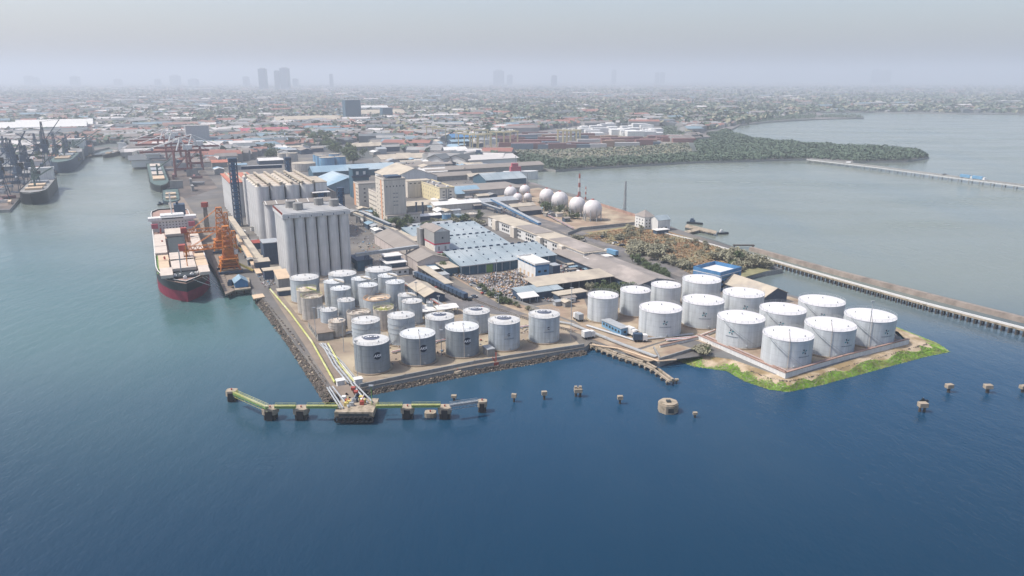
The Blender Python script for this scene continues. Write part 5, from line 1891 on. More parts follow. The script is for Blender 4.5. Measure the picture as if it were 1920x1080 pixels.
H8 = lambda x, y: (920 + x / 1.92, 690 + y / 1.92)
for lab, x, y, w, h, k in (('leftmost of the thin piles right of the jetty, slim single leg', 84, 124, 9, 15, 1), ('thin single-legged pile, second to the right of the jetty', 193, 115, 10, 15, 1),
                           ('wide capped pile with two broken blocks on top, between single piles', 315, 106, 15, 15, 3), ('single-legged pile between the broken-block pile and the big octagonal caisson', 466, 131, 10, 15, 1),
                           ('small stub pile right beside the big octagonal caisson', 736, 180, 8, 10, 1), ('two-legged pile stub behind the dark sunken boat', 1557, 161, 16, 17, 2),
                           ('capped pile to the right of the two-legged stub, near the spit', 1652, 90, 13, 15, 1), ('capped pile second from the right edge of the view', 1792, 92, 14, 15, 1), ('capped pile cut by the right edge of the view', 1918, 90, 12, 13, 1)):
    pile_stub(lab, *H8(x, y), w, h, k)
g = G(1256, 778, 0)
t = thing('caisson', 'big weathered octagonal concrete caisson with a recess painted dark, alone in the water', 'caisson', (g.x, g.y + 3.4, 0))
MB().cyl(0, 0, -2, 3.0, 3.5, n=8, a0=.39).cyl(0, 0, 3.0, 3.4, 3.2, n=8, a0=.39).build('body', 'oconc', t)
MB().box(-.6, 1.3, -3.42, -2.9, .6, 2.2).build('recess', 'painted_dark', t)  # solid block whose dark colour paints the shade of a hollow
MB().box(-.7, .8, -1, .8, 3.4, 3.8).build('hatch', 'painted_dark', t)
g = G(857, 707, 0)
t = thing('round_dolphin', 'small round concrete dolphin near the seawall of the dark grey tanks', 'mooring dolphin', (g.x, g.y + 2, 0))
MB().cyl(0, 0, -2, 1.5, 1.9, n=18).cyl(0, 0, 1.5, 2.0, 1.6, 1.5, n=18).build('body', 'oconc', t, True)
MB().cyl(0, 0, 2.0, 2.6, .3, n=8).build('bollard', 'redsteel', t)
pile_stub('short dark pile stub behind the right hand walkway', 851, 752, 10, 10, 1)


def boat(label, cx, yb, lpx, rz, hull='hullb', house='offw', group=None, name='boat', hh=1.4):
    g = G(cx, yb, 0)
    L = lpx / F * depth_of(g)
    w = L * .26
    t = thing(name, label, 'boat', (g.x, g.y, 0), rz, group)
    o = [(-L / 2, -w / 2), (L * .25, -w / 2), (L * .42, -w * .3), (L / 2, 0), (L * .42, w * .3), (L * .25, w / 2), (-L / 2, w / 2)]
    MB().prism(o, -.5, hh).build('hull', hull, t)
    k = L / 14
    MB().box(-L * .32, -L * .02, -w * .32, w * .32, hh, hh + 1.9 * k).box(-L * .28, -L * .1, -w * .24, w * .24, hh + 1.9 * k, hh + 3.2 * k).build('wheelhouse', house, t)
    MB().tube((-L * .16, 0, hh + 3 * k), (-L * .16, 0, hh + 6 * k), .12 * k, 5).build('mast', 'steel', t)
    return t


boat('dark half-sunken boat beside the two-legged pile stub', 1733, 753, 17, .1, 'hullb', 'hullb', hh=.6)
boat('dark workboat moored across the small pier in the bay', 1303, 420, 30, -.5, 'hullb', 'dsteel')
boat('white workboat at the outer end of the small bay pier', 1356, 439, 22, .2, 'hullb', 'offw')
t = deck_on_piles('bay_pier', 'concrete finger of the small bay pier joining the shore behind the villa', [(1276, 435), (1313, 426), (1316, 430), (1282, 439)], 2.0, .6, 'oconc', 'pier', 5)
t = deck_on_piles('bay_pier', 'outer slanting arm of the small bay pier with boats alongside', [(1288, 420), (1344, 433), (1342, 438), (1284, 425)], 2.08, .6, 'oconc', 'pier', 5)

# tiny crane barge under the grey tanks' seawall
g = G(930, 689, 0)
t = thing('crane_barge', 'small dark barge with a red crane moored at the grey tanks seawall', 'barge', (g.x, g.y, 0), GRID)
MB().box(-2.8, 2.8, -1.5, 1.5, -.5, .9).build('hull', 'dwood', t)
MB().box(-1.2, .8, -.9, .9, .9, 2.4).build('cab', 'redsteel', t)
MB().bar((0, 0, 2.2), (.5, 1.0, 6), .4, .4).bar((0, .2, 2.2), (-1.4, 0, 4.6), .3, .3).build('jib', 'redsteel', t)


# ruined pier on piles
pz = [(1108, 644), (1160, 664), (1210, 680), (1232, 692), (1262, 714)]
P = [G(x, y, 2.2) for x, y in pz]
t = thing('ruined_pier', 'ruined narrow concrete pier with cross beams trailing into the water', 'pier', (P[0].x, P[0].y, 0))
o = Vector((P[0].x, P[0].y, 0))
for i, (a, b) in enumerate(zip(P, P[1:])):
    a, b = a - o, b - o
    d = (b - a).normalized()
    sd_ = d.cross(Vector((0, 0, 1)))
    MB().bar(a + sd_ * .9, b + sd_ * .9 - d * .4, .8, .7).build('beam', 'oconc', t)
    MB().bar(a - sd_ * .9, b - sd_ * .9 - d * 1.6, .9, .7).build('beam', 'oconc', t)
    n = max(2, int((b - a).length / 3.2))
    for k in range(n):
        c = a + (b - a) * (k + .5) / n
        MB().bar(c - sd_ * R.uniform(1.5, 3.4) - Vector((0, 0, .72)), c + sd_ * 1.8 - Vector((0, 0, .72)), .8, .6).build('cross_beam', 'oconc', t)
        for s in (-1.4, 1.3):
            MB().cyl(c.x + sd_.x * s, c.y + sd_.y * s, -2, 1.0, .35, n=7, top=False).build('pile', 'dwood', t)
g = G(1269, 717, 0)
pile_stub('small broken block at the outermost tip of the ruined pier', 1269, 719, 7, 8, 1)


# ------------------------------------------------------------------ long pipe jetty and causeways
def trestle_way(name, label, pts, z, w, th, m, cat, pile_step, pile='dwood', edge=None, npile_max=96):
    P = [G(x, y, z) for x, y in pts]
    o = Vector((P[0].x, P[0].y, 0))
    t = thing(name, label, cat, tuple(o))
    mb = MB()
    for a, b in zip(P, P[1:]):
        mb.bar(a - o, b - o, w, th)
    mb.build('deck', m, t)
    up = Vector((0, 0, 1))
    pm = MB().bar((-w * .45, 0, z - th), (w * .45, 0, z - th), .7, .6).cyl(-w * .4, 0, -2, z - th - .3, .45, n=7, top=False).cyl(w * .4, 0, -2, z - th - .3, .45, n=7, top=False).mesh('pile_bent', pile)
    tot = sum((b - a).length for a, b in zip(P, P[1:]))
    step = max(pile_step, tot / npile_max)
    acc = 0
    for a, b in zip(P, P[1:]):
        L_ = (b - a).length
        rz = math.atan2(b.y - a.y, b.x - a.x) - math.pi / 2
        while acc < L_:
            c = a - o + (b - a) * acc / L_
            place('pile_bent', pm, t, (c.x, c.y, 0), rz)
            acc += step
        acc -= L_
    if edge:
        for s, em in edge:
            e = MB()
            for a, b in zip(P, P[1:]):
                sd_ = (b - a).normalized().cross(up)
                e.bar(a - o + sd_ * s + up * .8, b - o + sd_ * s + up * .8, .8, .8)
            e.build('pipe', em, t)
    return t


trestle_way('pipe_jetty', 'long pipe jetty on dark piles crossing the water to the right', [(1392, 472), (1560, 520), (1740, 570), (1925, 617), (2150, 676)], 3.4, 3.0, .9, 'oconc', 'jetty', 3.0, edge=[(1.0, 'whiteroof')])
P = [G(x, y, .2) for x, y in [(1400, 470), (1560, 515), (1740, 562), (1925, 609), (2150, 668)]]
mb = MB()
for a, b in zip(P, P[1:]):
    sd_ = (b - a).normalized().cross(Vector((0, 0, 1)))
    mb.raw([tuple(a - sd_ * 1.5 + Vector((0, 0, -.9))), tuple(b - sd_ * 1.5 + Vector((0, 0, -.9))), tuple(b - sd_ * 2.2 + Vector((0, 0, 2.2))), tuple(a - sd_ * 2.2 + Vector((0, 0, 2.2))),
            tuple(b - sd_ * 5 + Vector((0, 0, 2.2))), tuple(a - sd_ * 5 + Vector((0, 0, 2.2))), tuple(b - sd_ * 6.5 + Vector((0, 0, -.9))), tuple(a - sd_ * 6.5 + Vector((0, 0, -.9)))],
           [(0, 1, 2, 3), (3, 2, 4, 5), (5, 4, 6, 7)])
tag(mb.build('causeway_bank', 'bank'), 'brown earth bank behind the pipe jetty', None, None, 'structure')
bld('jetty_gatehouse', 'dark gatehouse with a pale roof at the root of the pipe jetty', (1379, 482), 6, 7, 3, 'dsteel', 'croof', 'flat', cat='gatehouse', ov=.6)
solid('landing_stage', MB().box(-7, 7, -1.3, 1.3, 1.6, 2.2).box(-6.5, -6, -1, 1, -2, 1.6).box(6, 6.5, -1, 1, -2, 1.6), 'dwood', 'dark landing stage in the bay near the jetty gatehouse', 'landing stage', tuple(G(1394, 465, 0)))
trestle_way('causeway_bridge', 'long low road bridge crossing the bay to the mangrove spit', [(1516, 298), (1640, 312), (1800, 333), (1930, 349), (2200, 384)], 4.2, 7.5, 1.3, 'conc', 'bridge', 12, 'conc2', edge=[(3.4, 'conc2'), (-3.4, 'conc2')])
for lab, x in (('blue container truck on the bay bridge, rear one', 1812), ('blue container truck on the bay bridge, front one', 1835)):
    g = G(x, 332 + (x - 1800) * .125, 5)
    t = thing('container_truck', lab, 'truck', (g.x, g.y, 4.2), math.atan2(G(1930, 349, 5).y - G(1800, 333, 5).y, G(1930, 349, 5).x - G(1800, 333, 5).x), 'blue container trucks on the bridge')
    MB().box(-7, 4.4, -1.3, 1.3, 1.2, 4.2).build('container', 'bluet', t)
    MB().box(4.9, 7, -1.25, 1.25, .5, 3.4).build('cab', 'offw', t)
    for wx in (-6, -4.6, 2, 5.8):
        MB().tube((wx, -1.3, .5), (wx, 1.3, .5), .5, 8).build('wheel', 'black', t)
g = G(1591, 305, 5)
t = thing('van', 'small white van on the bay bridge near the mangroves', 'van', (g.x, g.y, 4.2), -.6)
MB().box(-2.6, 2.6, -1, 1, .5, 2.4).build('body', 'offw', t)
g = G(1772, 327, 5)
t = thing('car', 'small dark car on the bay bridge behind the blue trucks', 'car', (g.x, g.y, 4.2), -.6)
MB().box(-2.2, 2.2, -.9, .9, .3, 1.0).box(-1.2, 1.1, -.8, .8, 1.0, 1.6).build('body', 'hullb', t)
from mathutils import noise as mnoise
# ------------------------------------------------------------------ industry in the middle distance
bld('bulk_hall', 'long pale blue hall roof behind the silos, rear one', (588, 335), 95, 26, 7, 'bluewall', 'blueroof2', 'gx', 5, cat='warehouse', ov=1)
bld('bulk_hall', 'blue gabled hall behind the nearest silo block, left of the dark headhouse', (612, 366), 42, 60, 8, 'blueroof2', 'blueroof2', 'gy', 7, cat='warehouse', ov=1)
bld('brown_hall', 'brown gable-roofed hall right behind the largest silo block', (598, 380), 16, 60, 8, 'conc2', 'broof', 'gy', 4, cat='warehouse', ov=.6)
bld('tent_hall', 'broad whitish humped hall roof behind the cream mill', (735, 347), 50, 60, 7, 'offw', 'croof', 'gy', 9, cat='warehouse', ov=.8)
bld('low_block', 'low building with pale roof and twin chimneys in front of the plain cream hall', (764, 398), 30, 22, 5, 'conc2', 'croof', 'gx', 1.5, cat='building', ov=.8)
t = bld('long_block', 'long low building with two pale roof strips right of the twin chimneys', (815, 398), 42, 14, 5.5, 'cream', 'whiteroof', 'gx', 1.8, cat='building', ov=.6)
for k, lab in ((0, 'left one of two dark chimneys in front of the low pale roof'), (1, 'right one of two dark chimneys in front of the low pale roof')):
    g = G(781 + k * 12, 401)
    solid('chimney', MB().cyl(0, 0, 0, 9, .9, .7, n=10).cyl(0, 0, 9, 9.6, .9, n=10), 'dsteel', lab, 'chimney', tuple(g), 0, 'dark chimneys behind the blue tanks')
bld('striped_shed', 'low shed with white striped roof in front of the cream mill annex', (779, 414), 22, 9, 3, 'dsteel', 'whiteroof', 'gx', 1, cat='shed', ov=.5)
bld('grey_shed', 'low grey roofed shed between the cream annex and the red banded tower', (780, 437), 30, 14, 4, 'offw', 'steel', 'gx', 1.5, cat='shed', ov=.6)
tank('squat light blue tank left of its twin behind the sawtooth roof', 829, 846, 401, 414, 'bluet', 'blueroof', 'small tanks behind the sawtooth warehouse', name='blue_tank')
tank('squat light blue tank right of its twin behind the sawtooth roof', 851, 871, 402, 416, 'bluet', 'blueroof', 'small tanks behind the sawtooth warehouse', name='blue_tank')
tank('squat beige tank right of the two light blue tanks', 874, 895, 400, 413, 'beiget', 'beigeroof', 'small tanks behind the sawtooth warehouse', name='beige_tank')
for lab, a in (('front left light blue tank of the far blue cluster', (600, 628, 294.5, 318)), ('front right light blue tank of the far blue cluster', (629, 649, 293, 316)), ('middle left light blue tank of the far blue cluster', (593, 613, 291.5, 313)),
               ('back left light blue tank of the far blue cluster', (588, 606, 289, 309)), ('back right light blue tank of the far blue cluster', (618, 638, 288, 309))):
    tank(lab, *a, 'bluet', 'croof', 'far cluster of light blue tanks', name='blue_tank')
tank('wide beige tank with a pale cone roof next to the far blue tank cluster', 548, 592, 305, 322, 'beiget', 'croof', 'far beige tanks', name='beige_tank')
tank('far beige tank left of its taller twin behind the wide one', 522, 537, 287.5, 306, 'beiget', 'croof', 'far beige tanks', name='beige_tank')
tank('far beige tank, taller twin behind the wide pale roofed one', 538, 559, 286.5, 304, 'beiget', 'croof', 'far beige tanks', name='beige_tank')
bld('grey_flat_hall', 'long grey flat roofed hall left of the rear gas spheres', (872, 371), 62, 42, 6, 'steel', 'broof', 'flat', cat='warehouse', ov=.5)
bld('blue_quay_shed', 'blue roofed gabled shed at the inlet in front of the white ship', (912, 349), 46, 34, 6, 'bluewall', 'blueroof', 'gx', 5, cat='warehouse', ov=1)
bld('long_quay_shed', 'very long tan roofed shed behind the humped hall', (800, 331), 150, 22, 6, 'conc2', 'broof', 'gx', 3, cat='warehouse', ov=1)
bld('tan_shed', 'wide orange-tan roofed shed above the cream mill', (716, 308), 110, 40, 6, 'conc2', 'croof', 'gx', 4, cat='warehouse', ov=1)
bld('red_shed', 'long pinkish-red roofed building in the city left of the blue tanks', (452, 256), 90, 40, 8, 'offw', 'magenta', 'gx', 6, cat='warehouse', ov=1)
bld('office_slab', 'dark blue office slab block standing alone beyond the port', (649, 227), 40, 30, 52, 'bluewall', 'steel', 'flat', cat='office building')
bld('office_slab', 'smaller dark office slab right of the pale striped halls', (718, 222), 28, 26, 28, 'bluewall', 'steel', 'flat', cat='office building')
for lab, px, w, d, h, m, r in (('pale striped hall roof beside the dark office slab, nearer one', (664, 221), 150, 60, 10, 'offw', 'croof'), ('pale hall roof farther behind the dark office slab', (668, 211), 110, 60, 10, 'offw', 'whiteroof'),
                               ('wide pale roofed depot left of the dark office slab', (520, 235), 150, 60, 9, 'conc', 'croof'), ('white roofed depot at the far left behind the dark docks', (0, 252), 150, 60, 12, 'offw', 'whiteroof'),
                               ('second white roofed depot at the far left beside the cranes', (30, 247), 140, 60, 12, 'offw', 'whiteroof'), ('pale green roofed store by the road behind the largest silo', (486, 309), 30, 16, 5, 'dsteel', 'whiteroof'),
                               ('brown roofed store on the far quay apron', (418, 300), 38, 40, 6, 'conc2', 'broof'), ('pink roofed store on the far quay apron', (395, 283), 60, 30, 7, 'offw', 'terra'),
                               ('cream roofed workshop on the road behind the blue tanks', (655, 283), 70, 26, 6, 'conc2', 'croof'), ('long brown roofed workshop north of the blue tank cluster', (700, 275), 100, 24, 6, 'cream', 'broof'),
                               ('cream roofed store by the container cranes', (726, 259), 70, 30, 8, 'cream', 'croof'), ('blue roofed store between the yellow container cranes', (848, 268), 50, 30, 9, 'bluewall', 'blue'),
                               ('brown quay shed beside the pinkish-red ship', (790, 342), 60, 18, 5, 'conc2', 'broof'), ('white workshop behind the pinkish-red ship', (803, 294), 60, 20, 8, 'offw', 'whiteroof'),
                               ('pale roofed shed right of the humped hall', (776, 333), 40, 20, 5, 'offw', 'whiteroof'), ('grey roofed shed beside the yellow mill block', (856, 372), 26, 30, 4, 'conc2', 'blueroof2'),
                               ('low tan roofed shed on the inlet road', (880, 338), 34, 14, 4, 'conc2', 'croof'), ('grey roofed shed on the road bend by the office', (905, 388), 34, 14, 4, 'steel', 'steel'),
                               ('thin grey shed beside the spheres road', (960, 396), 22, 10, 3.5, 'steel', 'croof'), ('flat dark canopy beside the spheres road', (978, 405), 18, 12, 4, 'dsteel', 'broof')):
    bld('industrial_shed', lab, px, w, d, h, m, r, 'gx', None, cat='shed', ov=.8)
# pipe gantry with blue portal legs over the road
gallery('blue pipe gantry crossing the road beside the long office', GZ(922, 372, 12), GZ(1012, 418, 10), 2.4, 1.4, 3, 'blue', 'steel', 'blue')
gallery('dark belt conveyor along the far side of the road', GZ(880, 372, 8), GZ(940, 392, 7), 2.0, 1.4, 3, 'dsteel', 'steel')
# masts by the bay
for lab, x, yb, yt in (('tall red and white lattice mast behind the gas spheres', 1086, 368, 326), ('tall dark lattice mast on the bay shore right of the spheres', 1171, 398, 340), ('thin mast right of the red and white lattice mast', 1098, 374, 350),
                       ('thin mast behind the rear gas sphere cluster', 989, 350, 325), ('thin mast next to the white villa', 1210, 408, 392)):
    g = G(x, yb)
    h = height_to(g, yt) - LAND
    t = thing('lattice_mast', lab, 'mast', tuple(g), .4)
    m = MB()
    n = max(5, int(h / 4))
    for k in range(n):
        za, zb = h * k / n, h * (k + 1) / n
        m2 = MB()
        b = .9 if h > 20 else .4
        lattice(m2, 0, 0, za, zb, b * (1 - .6 * k / n), b * (1 - .6 * (k + 1) / n), 1, .15)
        m.raw(m2.v, m2.f, k % 2)
    m.build('lattice', ['redsteel', 'offw'] if 'red' in lab else ['steel', 'steel'], t)
# ships in the inlet
boat('white cargo ship with red upper works moored in the inlet', 977, 336, 66, .25, 'offw', 'magenta', name='cargo_ship', hh=9)
boat('dark ship with a pinkish-red hull at the inlet repair yard', 905, 312, 42, -.3, 'magenta', 'dsteel', name='cargo_ship', hh=14)

# lamp masts inside the port
for lab, x, yb, yt in (('light mast beside the nearest dark grey tank', 671, 710, 640), ('light mast at the flat roofed hut', 593, 640, 578), ('light mast between the banded tank and the beige tank', 645, 660, 600), ('light mast between the second and third dark grey tanks', 828, 668, 620),
                       ('light mast left of the leftmost white tank', 1070, 640, 541), ('light mast on the wagon yard', 781, 565, 530), ('light mast at the scrap heap corner', 935, 580, 551), ('light mast beside the big sawtooth warehouse', 931, 520, 488),
                       ('light mast at the truck lane behind the gabled sheds', 823, 590, 556), ('light mast on the walled bund behind the front corner tank', 1624, 660, 566)):
    g = G(x, yb)
    h = height_to(g, yt) - LAND
    t = thing('light_mast', lab, 'light mast', tuple(g), 0, 'light masts in the port')
    MB().tube((0, 0, 0), (0, 0, h), .14, 6).build('pole', 'steel', t)
    MB().box(-.7, .7, -.25, .25, h, h + .4).build('lamp', 'steel', t)

# catwalks between the tall tanks
for k, (a, b) in enumerate((((592, 528), (640, 522)), ((660, 540), (678, 537)), ((640, 521), (700, 511)), ((699, 524), (712, 519)), ((568, 533), (612, 529)), ((710, 531), (726, 530)))):
    z = 11.5
    P, Q = G(*a, z), G(*b, z)
    t = thing('catwalk', ['pale catwalk between the two spoked tanks at the left', 'short pale catwalk between the curved stair tanks', 'pale catwalk reaching the big hatch-frame tank', 'short catwalk by the right spoked tank',
                          'pale catwalk from the big plain tank to the spoked tanks', 'short catwalk beside the tank at the yard edge'][k], 'walkway', (P.x, P.y, LAND), 0, 'catwalks between tank roofs')
    o = Vector((P.x, P.y, LAND))
    MB().bar(P - o, Q - o, .8, .25).build('deck', 'steel', t)
    MB().tube(P - o + Vector((0, .4, 1)), Q - o + Vector((0, .4, 1)), .05, 4).tube(P - o + Vector((0, -.4, 1)), Q - o + Vector((0, -.4, 1)), .05, 4).build('handrail', 'steel', t)


# ------------------------------------------------------------------ docks on the left
def dock_crane(label, x, yb, yt, jib_dx, jib_dy, m='dsteel'):
    g = G(x, yb)
    h = height_to(g, yt) - LAND
    t = thing('dock_crane', label, 'harbour crane', tuple(g), R.uniform(-.4, .4), 'dark dock cranes on the left bank')
    b = MB()
    for sx in (-1, 1):
        for sy in (-1, 1):
            b.bar((sx * 5, sy * 5, .5), (sx * 2.4, sy * 2.4, h * .42), .55, .55)
    b.box(-5.6, 5.6, -5.6, -4.4, 0, 1.2).box(-5.6, 5.6, 4.4, 5.6, 0, 1.2).box(-3, 3, -3, 3, h * .4, h * .44)
    b.build('portal', m, t)
    MB().box(-2.4, 2.4, -1.8, 3.2, h * .44, h * .56).build('machine_house', m, t)
    b = MB()
    lattice(b, 0, 0, h * .56, h, 1.7, .6, 5, .2)
    b.build('tower', m, t)
    q = (jib_dx, -2, h * .8 + jib_dy)
    b = MB()
    for s in (-1, 1):
        b.bar((0, s * 1.0, h * .62), (q[0], q[1] + s * .4, q[2]), .4, .45)
    for k in range(6):
        f0, f1 = k / 6, (k + 1) / 6
        b.tube((q[0] * f0, -1.0, h * .62 + (q[2] - h * .62) * f0), (q[0] * f1, 1.0, h * .62 + (q[2] - h * .62) * f1), .2, 4)
    b.build('jib', m, t)
    MB().tube((0, 0, h), q, .14, 4).build('stay_cable', m, t)
    MB().box(-2.6, 2.6, 3.2, 6.2, h * .5, h * .64).build('counterweight', 'black', t)
    return t


cr_spec = [('dark blue dock crane nearest the left edge of the view', 8, 372, 280, 26, 10, 'dsteel'), ('dark dock crane behind the first moored ship, jib pointing left', 38, 360, 275, -24, 16, 'dsteel'),
           ('green dock crane at the bow of the nearest left ship', 70, 360, 300, 34, 22, 'leafg'), ('tall dark dock crane rising above the sheds', 92, 325, 228, 20, 14, 'dsteel'), ('dark dock crane between the two left ships', 48, 330, 262, 30, 2, 'dsteel'),
           ('dark dock crane beside the second moored ship', 108, 312, 250, 26, 8, 'dsteel'), ('dark dock crane with a long level jib', 125, 305, 258, -40, 4, 'dsteel'), ('small dark dock crane far behind the second ship', 72, 305, 250, -22, 8, 'dsteel'),
           ('dark dock crane against the white depot roofs', 22, 320, 258, 28, 0, 'dsteel'), ('pale green dock crane with a jib raised over the basin head', 142, 298, 262, 52, 20, 'leafg'), ('low dark dock crane near the basin corner', 165, 285, 252, 26, 2, 'dsteel')]
M['leafg'] = mat('pale_green_crane_paint', (.085, .13, .12), .6, .15, .4)
cr_spec += [('dark dock crane at the very left edge behind the near one', 2, 345, 268, 22, 6, 'dsteel'), ('dark dock crane second behind the first moored ship', 58, 345, 272, 20, 14, 'dsteel'), ('dark dock crane far left below the white depot roofs', 12, 305, 255, -20, 6, 'dsteel'),
            ('dark dock crane behind the tall dark one', 84, 300, 246, 26, 10, 'dsteel'), ('dark dock crane left of the pale green one', 128, 292, 252, -24, 8, 'dsteel'), ('thin dark dock crane in the dark cluster at the left', 32, 340, 262, 18, 18, 'dsteel'),
            ('small dark dock crane close to the basin head', 150, 280, 250, 20, 4, 'dsteel')]
for lab, x, yb, yt, jx, jy, m in cr_spec:
    dock_crane(lab, x, yb, yt, jx, jy, m)


def freighter(label, bow, stern, wpx, hull, deckm, house=True, hh=9.0, name='freighter', low=None, n_hatch=4, cranes=0):
    a, b = G(bow[0], bow[1], 0), G(stern[0], stern[1], 0)
    ax = (b - a)
    L = ax.length
    half = wpx / F * depth_of(a) / 2
    t = thing(name, label, 'cargo ship', (a.x, a.y, 0), math.atan2(ax.y, ax.x) - math.pi / 2, 'ships moored in the basin')
    mb = MB()
    k = hh / 12.0
    rim = hull_mesh(mb, L, half, 0.0, 12.0, 0)
    mb.v = [(x, y, z * k - .5) for x, y, z in mb.v]
    mb.build('hull', hull, t, True)
    n = len(rim)
    deck = [(p[0] * .98, p[1]) for p in rim] + [(-p[0] * .98, p[1]) for p in rim[::-1] if p[0] > .01]
    MB().prism(deck, hh - 1.6, hh - 1.2).build('deck', deckm, t)
    if house:
        MB().box(-half * .85, half * .85, L * .82, L * .94, hh - 1.2, hh + 9).box(-half, half, L * .81, L * .86, hh + 9, hh + 11).build('accommodation', 'offw', t)
        MB().box(-1.5, 1.5, L * .9, L * .93, hh + 9, hh + 14).build('funnel', 'dsteel', t)
    for i in range(n_hatch):
        y = L * (.16 + .62 * i / max(1, n_hatch))
        MB().box(-half * .62, half * .62, y, y + L * .1, hh - 1.2, hh + .6).build('hatch_cover', R.choice(['hatch', 'tan', 'steel']), t)
    for i in range(cranes):
        y = L * (.28 + .5 * i / max(1, cranes))
        MB().cyl(0, y, hh - 1.2, hh + 12, .9, n=8).bar((0, y, hh + 8), (half * 1.6, y - 14, hh + 19), .9, .9).build('deck_crane', 'leafg', t)
    return t


freighter('dark freighter nearest the left edge moored at the left bank', (62, 384), (88, 352), 46, 'hullb', 'conc2', True, 12, n_hatch=3, cranes=1)
freighter('dark green freighter with a green deck behind it on the left bank', (112, 325), (150, 288), 40, 'dsteel', 'leafg', True, 14, n_hatch=4, cranes=2)
freighter('low dark barge lying across the head of the basin', (161, 296), (200, 292), 7, 'hullb', 'deck', False, 3, 'barge', n_hatch=1)
freighter('white topped tanker at the head of the basin', (196, 296), (236, 287), 14, 'hullb', 'steel', True, 6, n_hatch=2)
freighter('small dark coaster at the right end of the basin head', (232, 291), (262, 286), 10, 'hullb', 'deck', True, 5, n_hatch=1)
freighter('reddish barge stuck out from the gantry crane quay', (250, 301), (284, 300), 7, 'redsteel', 'deck', False, 4, 'barge', n_hatch=2)
freighter('second reddish barge just in front of the first one', (251, 307), (290, 306), 6, 'redsteel', 'tan', False, 4, 'barge', n_hatch=2)
freighter('green decked freighter moored under the red gantry cranes', (303, 361), (288, 308), 34, 'hullb', 'leafg', True, 8, n_hatch=4, cranes=1)
freighter('flat green barge between the green freighter and the bulk carrier', (322, 384), (320, 360), 30, 'dsteel', 'leafg', False, 4, 'barge', n_hatch=2)
boat('small dark tug beside the flat green barge', 302, 384, 16, 1.4, 'hullb', 'dsteel', name='tug')


M['gred'] = mat('faded_red_crane_paint', (.20, .075, .07), .6, .15, .4)
QC = [MB().box(-6.1, 6.1, -1.25, 1.25, 0, 2.6).mesh('container', c) for c in ('k0', 'k2', 'k4', 'steel', 'dsteel', 'conc2')]


def gantry(label, x, yb, yt, reach=42):
    g = G(x, yb)
    h = height_to(g, yt) - LAND
    t = thing('gantry_crane', label, 'gantry crane', tuple(g), GRID, 'red and white quay gantry cranes')
    w = 9
    b = MB()
    for sx in (-1, 1):
        for sy in (-1, 1):
            b.bar((sx * w, sy * 7, 0), (sx * w * .9, sy * 5, h * .66), 1.6, 1.6)
    for sy in (-1, 1):
        b.bar((-w, sy * 6.6, h * .2), (w, sy * 6.6, h * .2), 1.2, 1.2).bar((-w, sy * 7, h * .2), (w * .9, sy * 5, h * .62), .7, .7)
    for sx in (-1, 1):
        b.bar((sx * w, -6, h * .3), (sx * w, 6, h * .3), 1.2, 1.2)
    b.build('portal', 'gred', t)
    MB().bar((-reach, -3, h * .68), (reach * .7, -3, h * .68), 1.4, 1.8).bar((-reach, 3, h * .68), (reach * .7, 3, h * .68), 1.4, 1.8).build('boom', 'gred', t)
    b = MB()
    for sy in (-1, 1):
        b.bar((-w * .6, sy * 4, h * .68), (0, sy * 2, h), 1.1, 1.1).bar((w * .8, sy * 4, h * .68), (0, sy * 2, h), 1.1, 1.1)
    b.build('a_frame', 'offw', t)
    MB().tube((0, 0, h), (-reach * .9, 0, h * .69), .5, 5).tube((0, 0, h), (reach * .65, 0, h * .69), .5, 5).build('tie_bar', 'offw', t)
    MB().box(w * .2, w * 1.3, -3.2, 3.2, h * .69, h * .69 + 5).build('machine_house', 'offw', t)
    return t


gantry('red and white gantry crane nearest, in front of its twins by the green freighter', 345, 330, 258)
gantry('red and white gantry crane in the middle beside the basin', 328, 310, 248)
gantry('red and white gantry crane third from the front beside the basin', 312, 298, 243)
gantry('red and white gantry crane set back from the basin edge', 366, 318, 252)
gantry('red and white gantry crane farthest back at the basin', 322, 288, 240)
quay_poly = GP([(312, 300), (345, 292), (400, 340), (345, 366), (318, 350)])
quay_poly2 = GP([(330, 286), (395, 262), (440, 290), (420, 320), (372, 300)])
for x, y in rand_in(quay_poly, 26) + rand_in(quay_poly2, 40):
    o = place('container', QC[0], None, (x, y, LAND + .12), GRID + R.choice([0, 1.57]) + R.uniform(-.1, .1))
    o.data = R.choice(QC)
    o.scale.z = R.choice([1, 1, 2, 3])
    tag(o, 'container or stack on the apron behind the red gantry cranes', 'container', 'containers behind the red gantry cranes')
for x, y in rand_in(quay_poly2, 14):
    sm = MB().box(-12, 12, -7, 7, 0, 6).gable(-12, 12, -7, 7, 6, 8.5, 'x', 1, 0, .6)
    solid('quay_shed', sm, [R.choice(['dsteel', 'conc2', 'bluewall']), R.choice(['broof', 'conc2', 'terra', 'steel', 'broof2'])], 'low shed behind the red gantry cranes', 'shed', (x, y, LAND + .08), GRID + R.choice([0, 1.57]), 'sheds behind the red gantry cranes')
bld('grey_silo_shed', 'tall grey hopper building behind the red gantry cranes', (352, 278), 34, 30, 34, 'steel', 'conc2', 'flat', cat='hopper building')
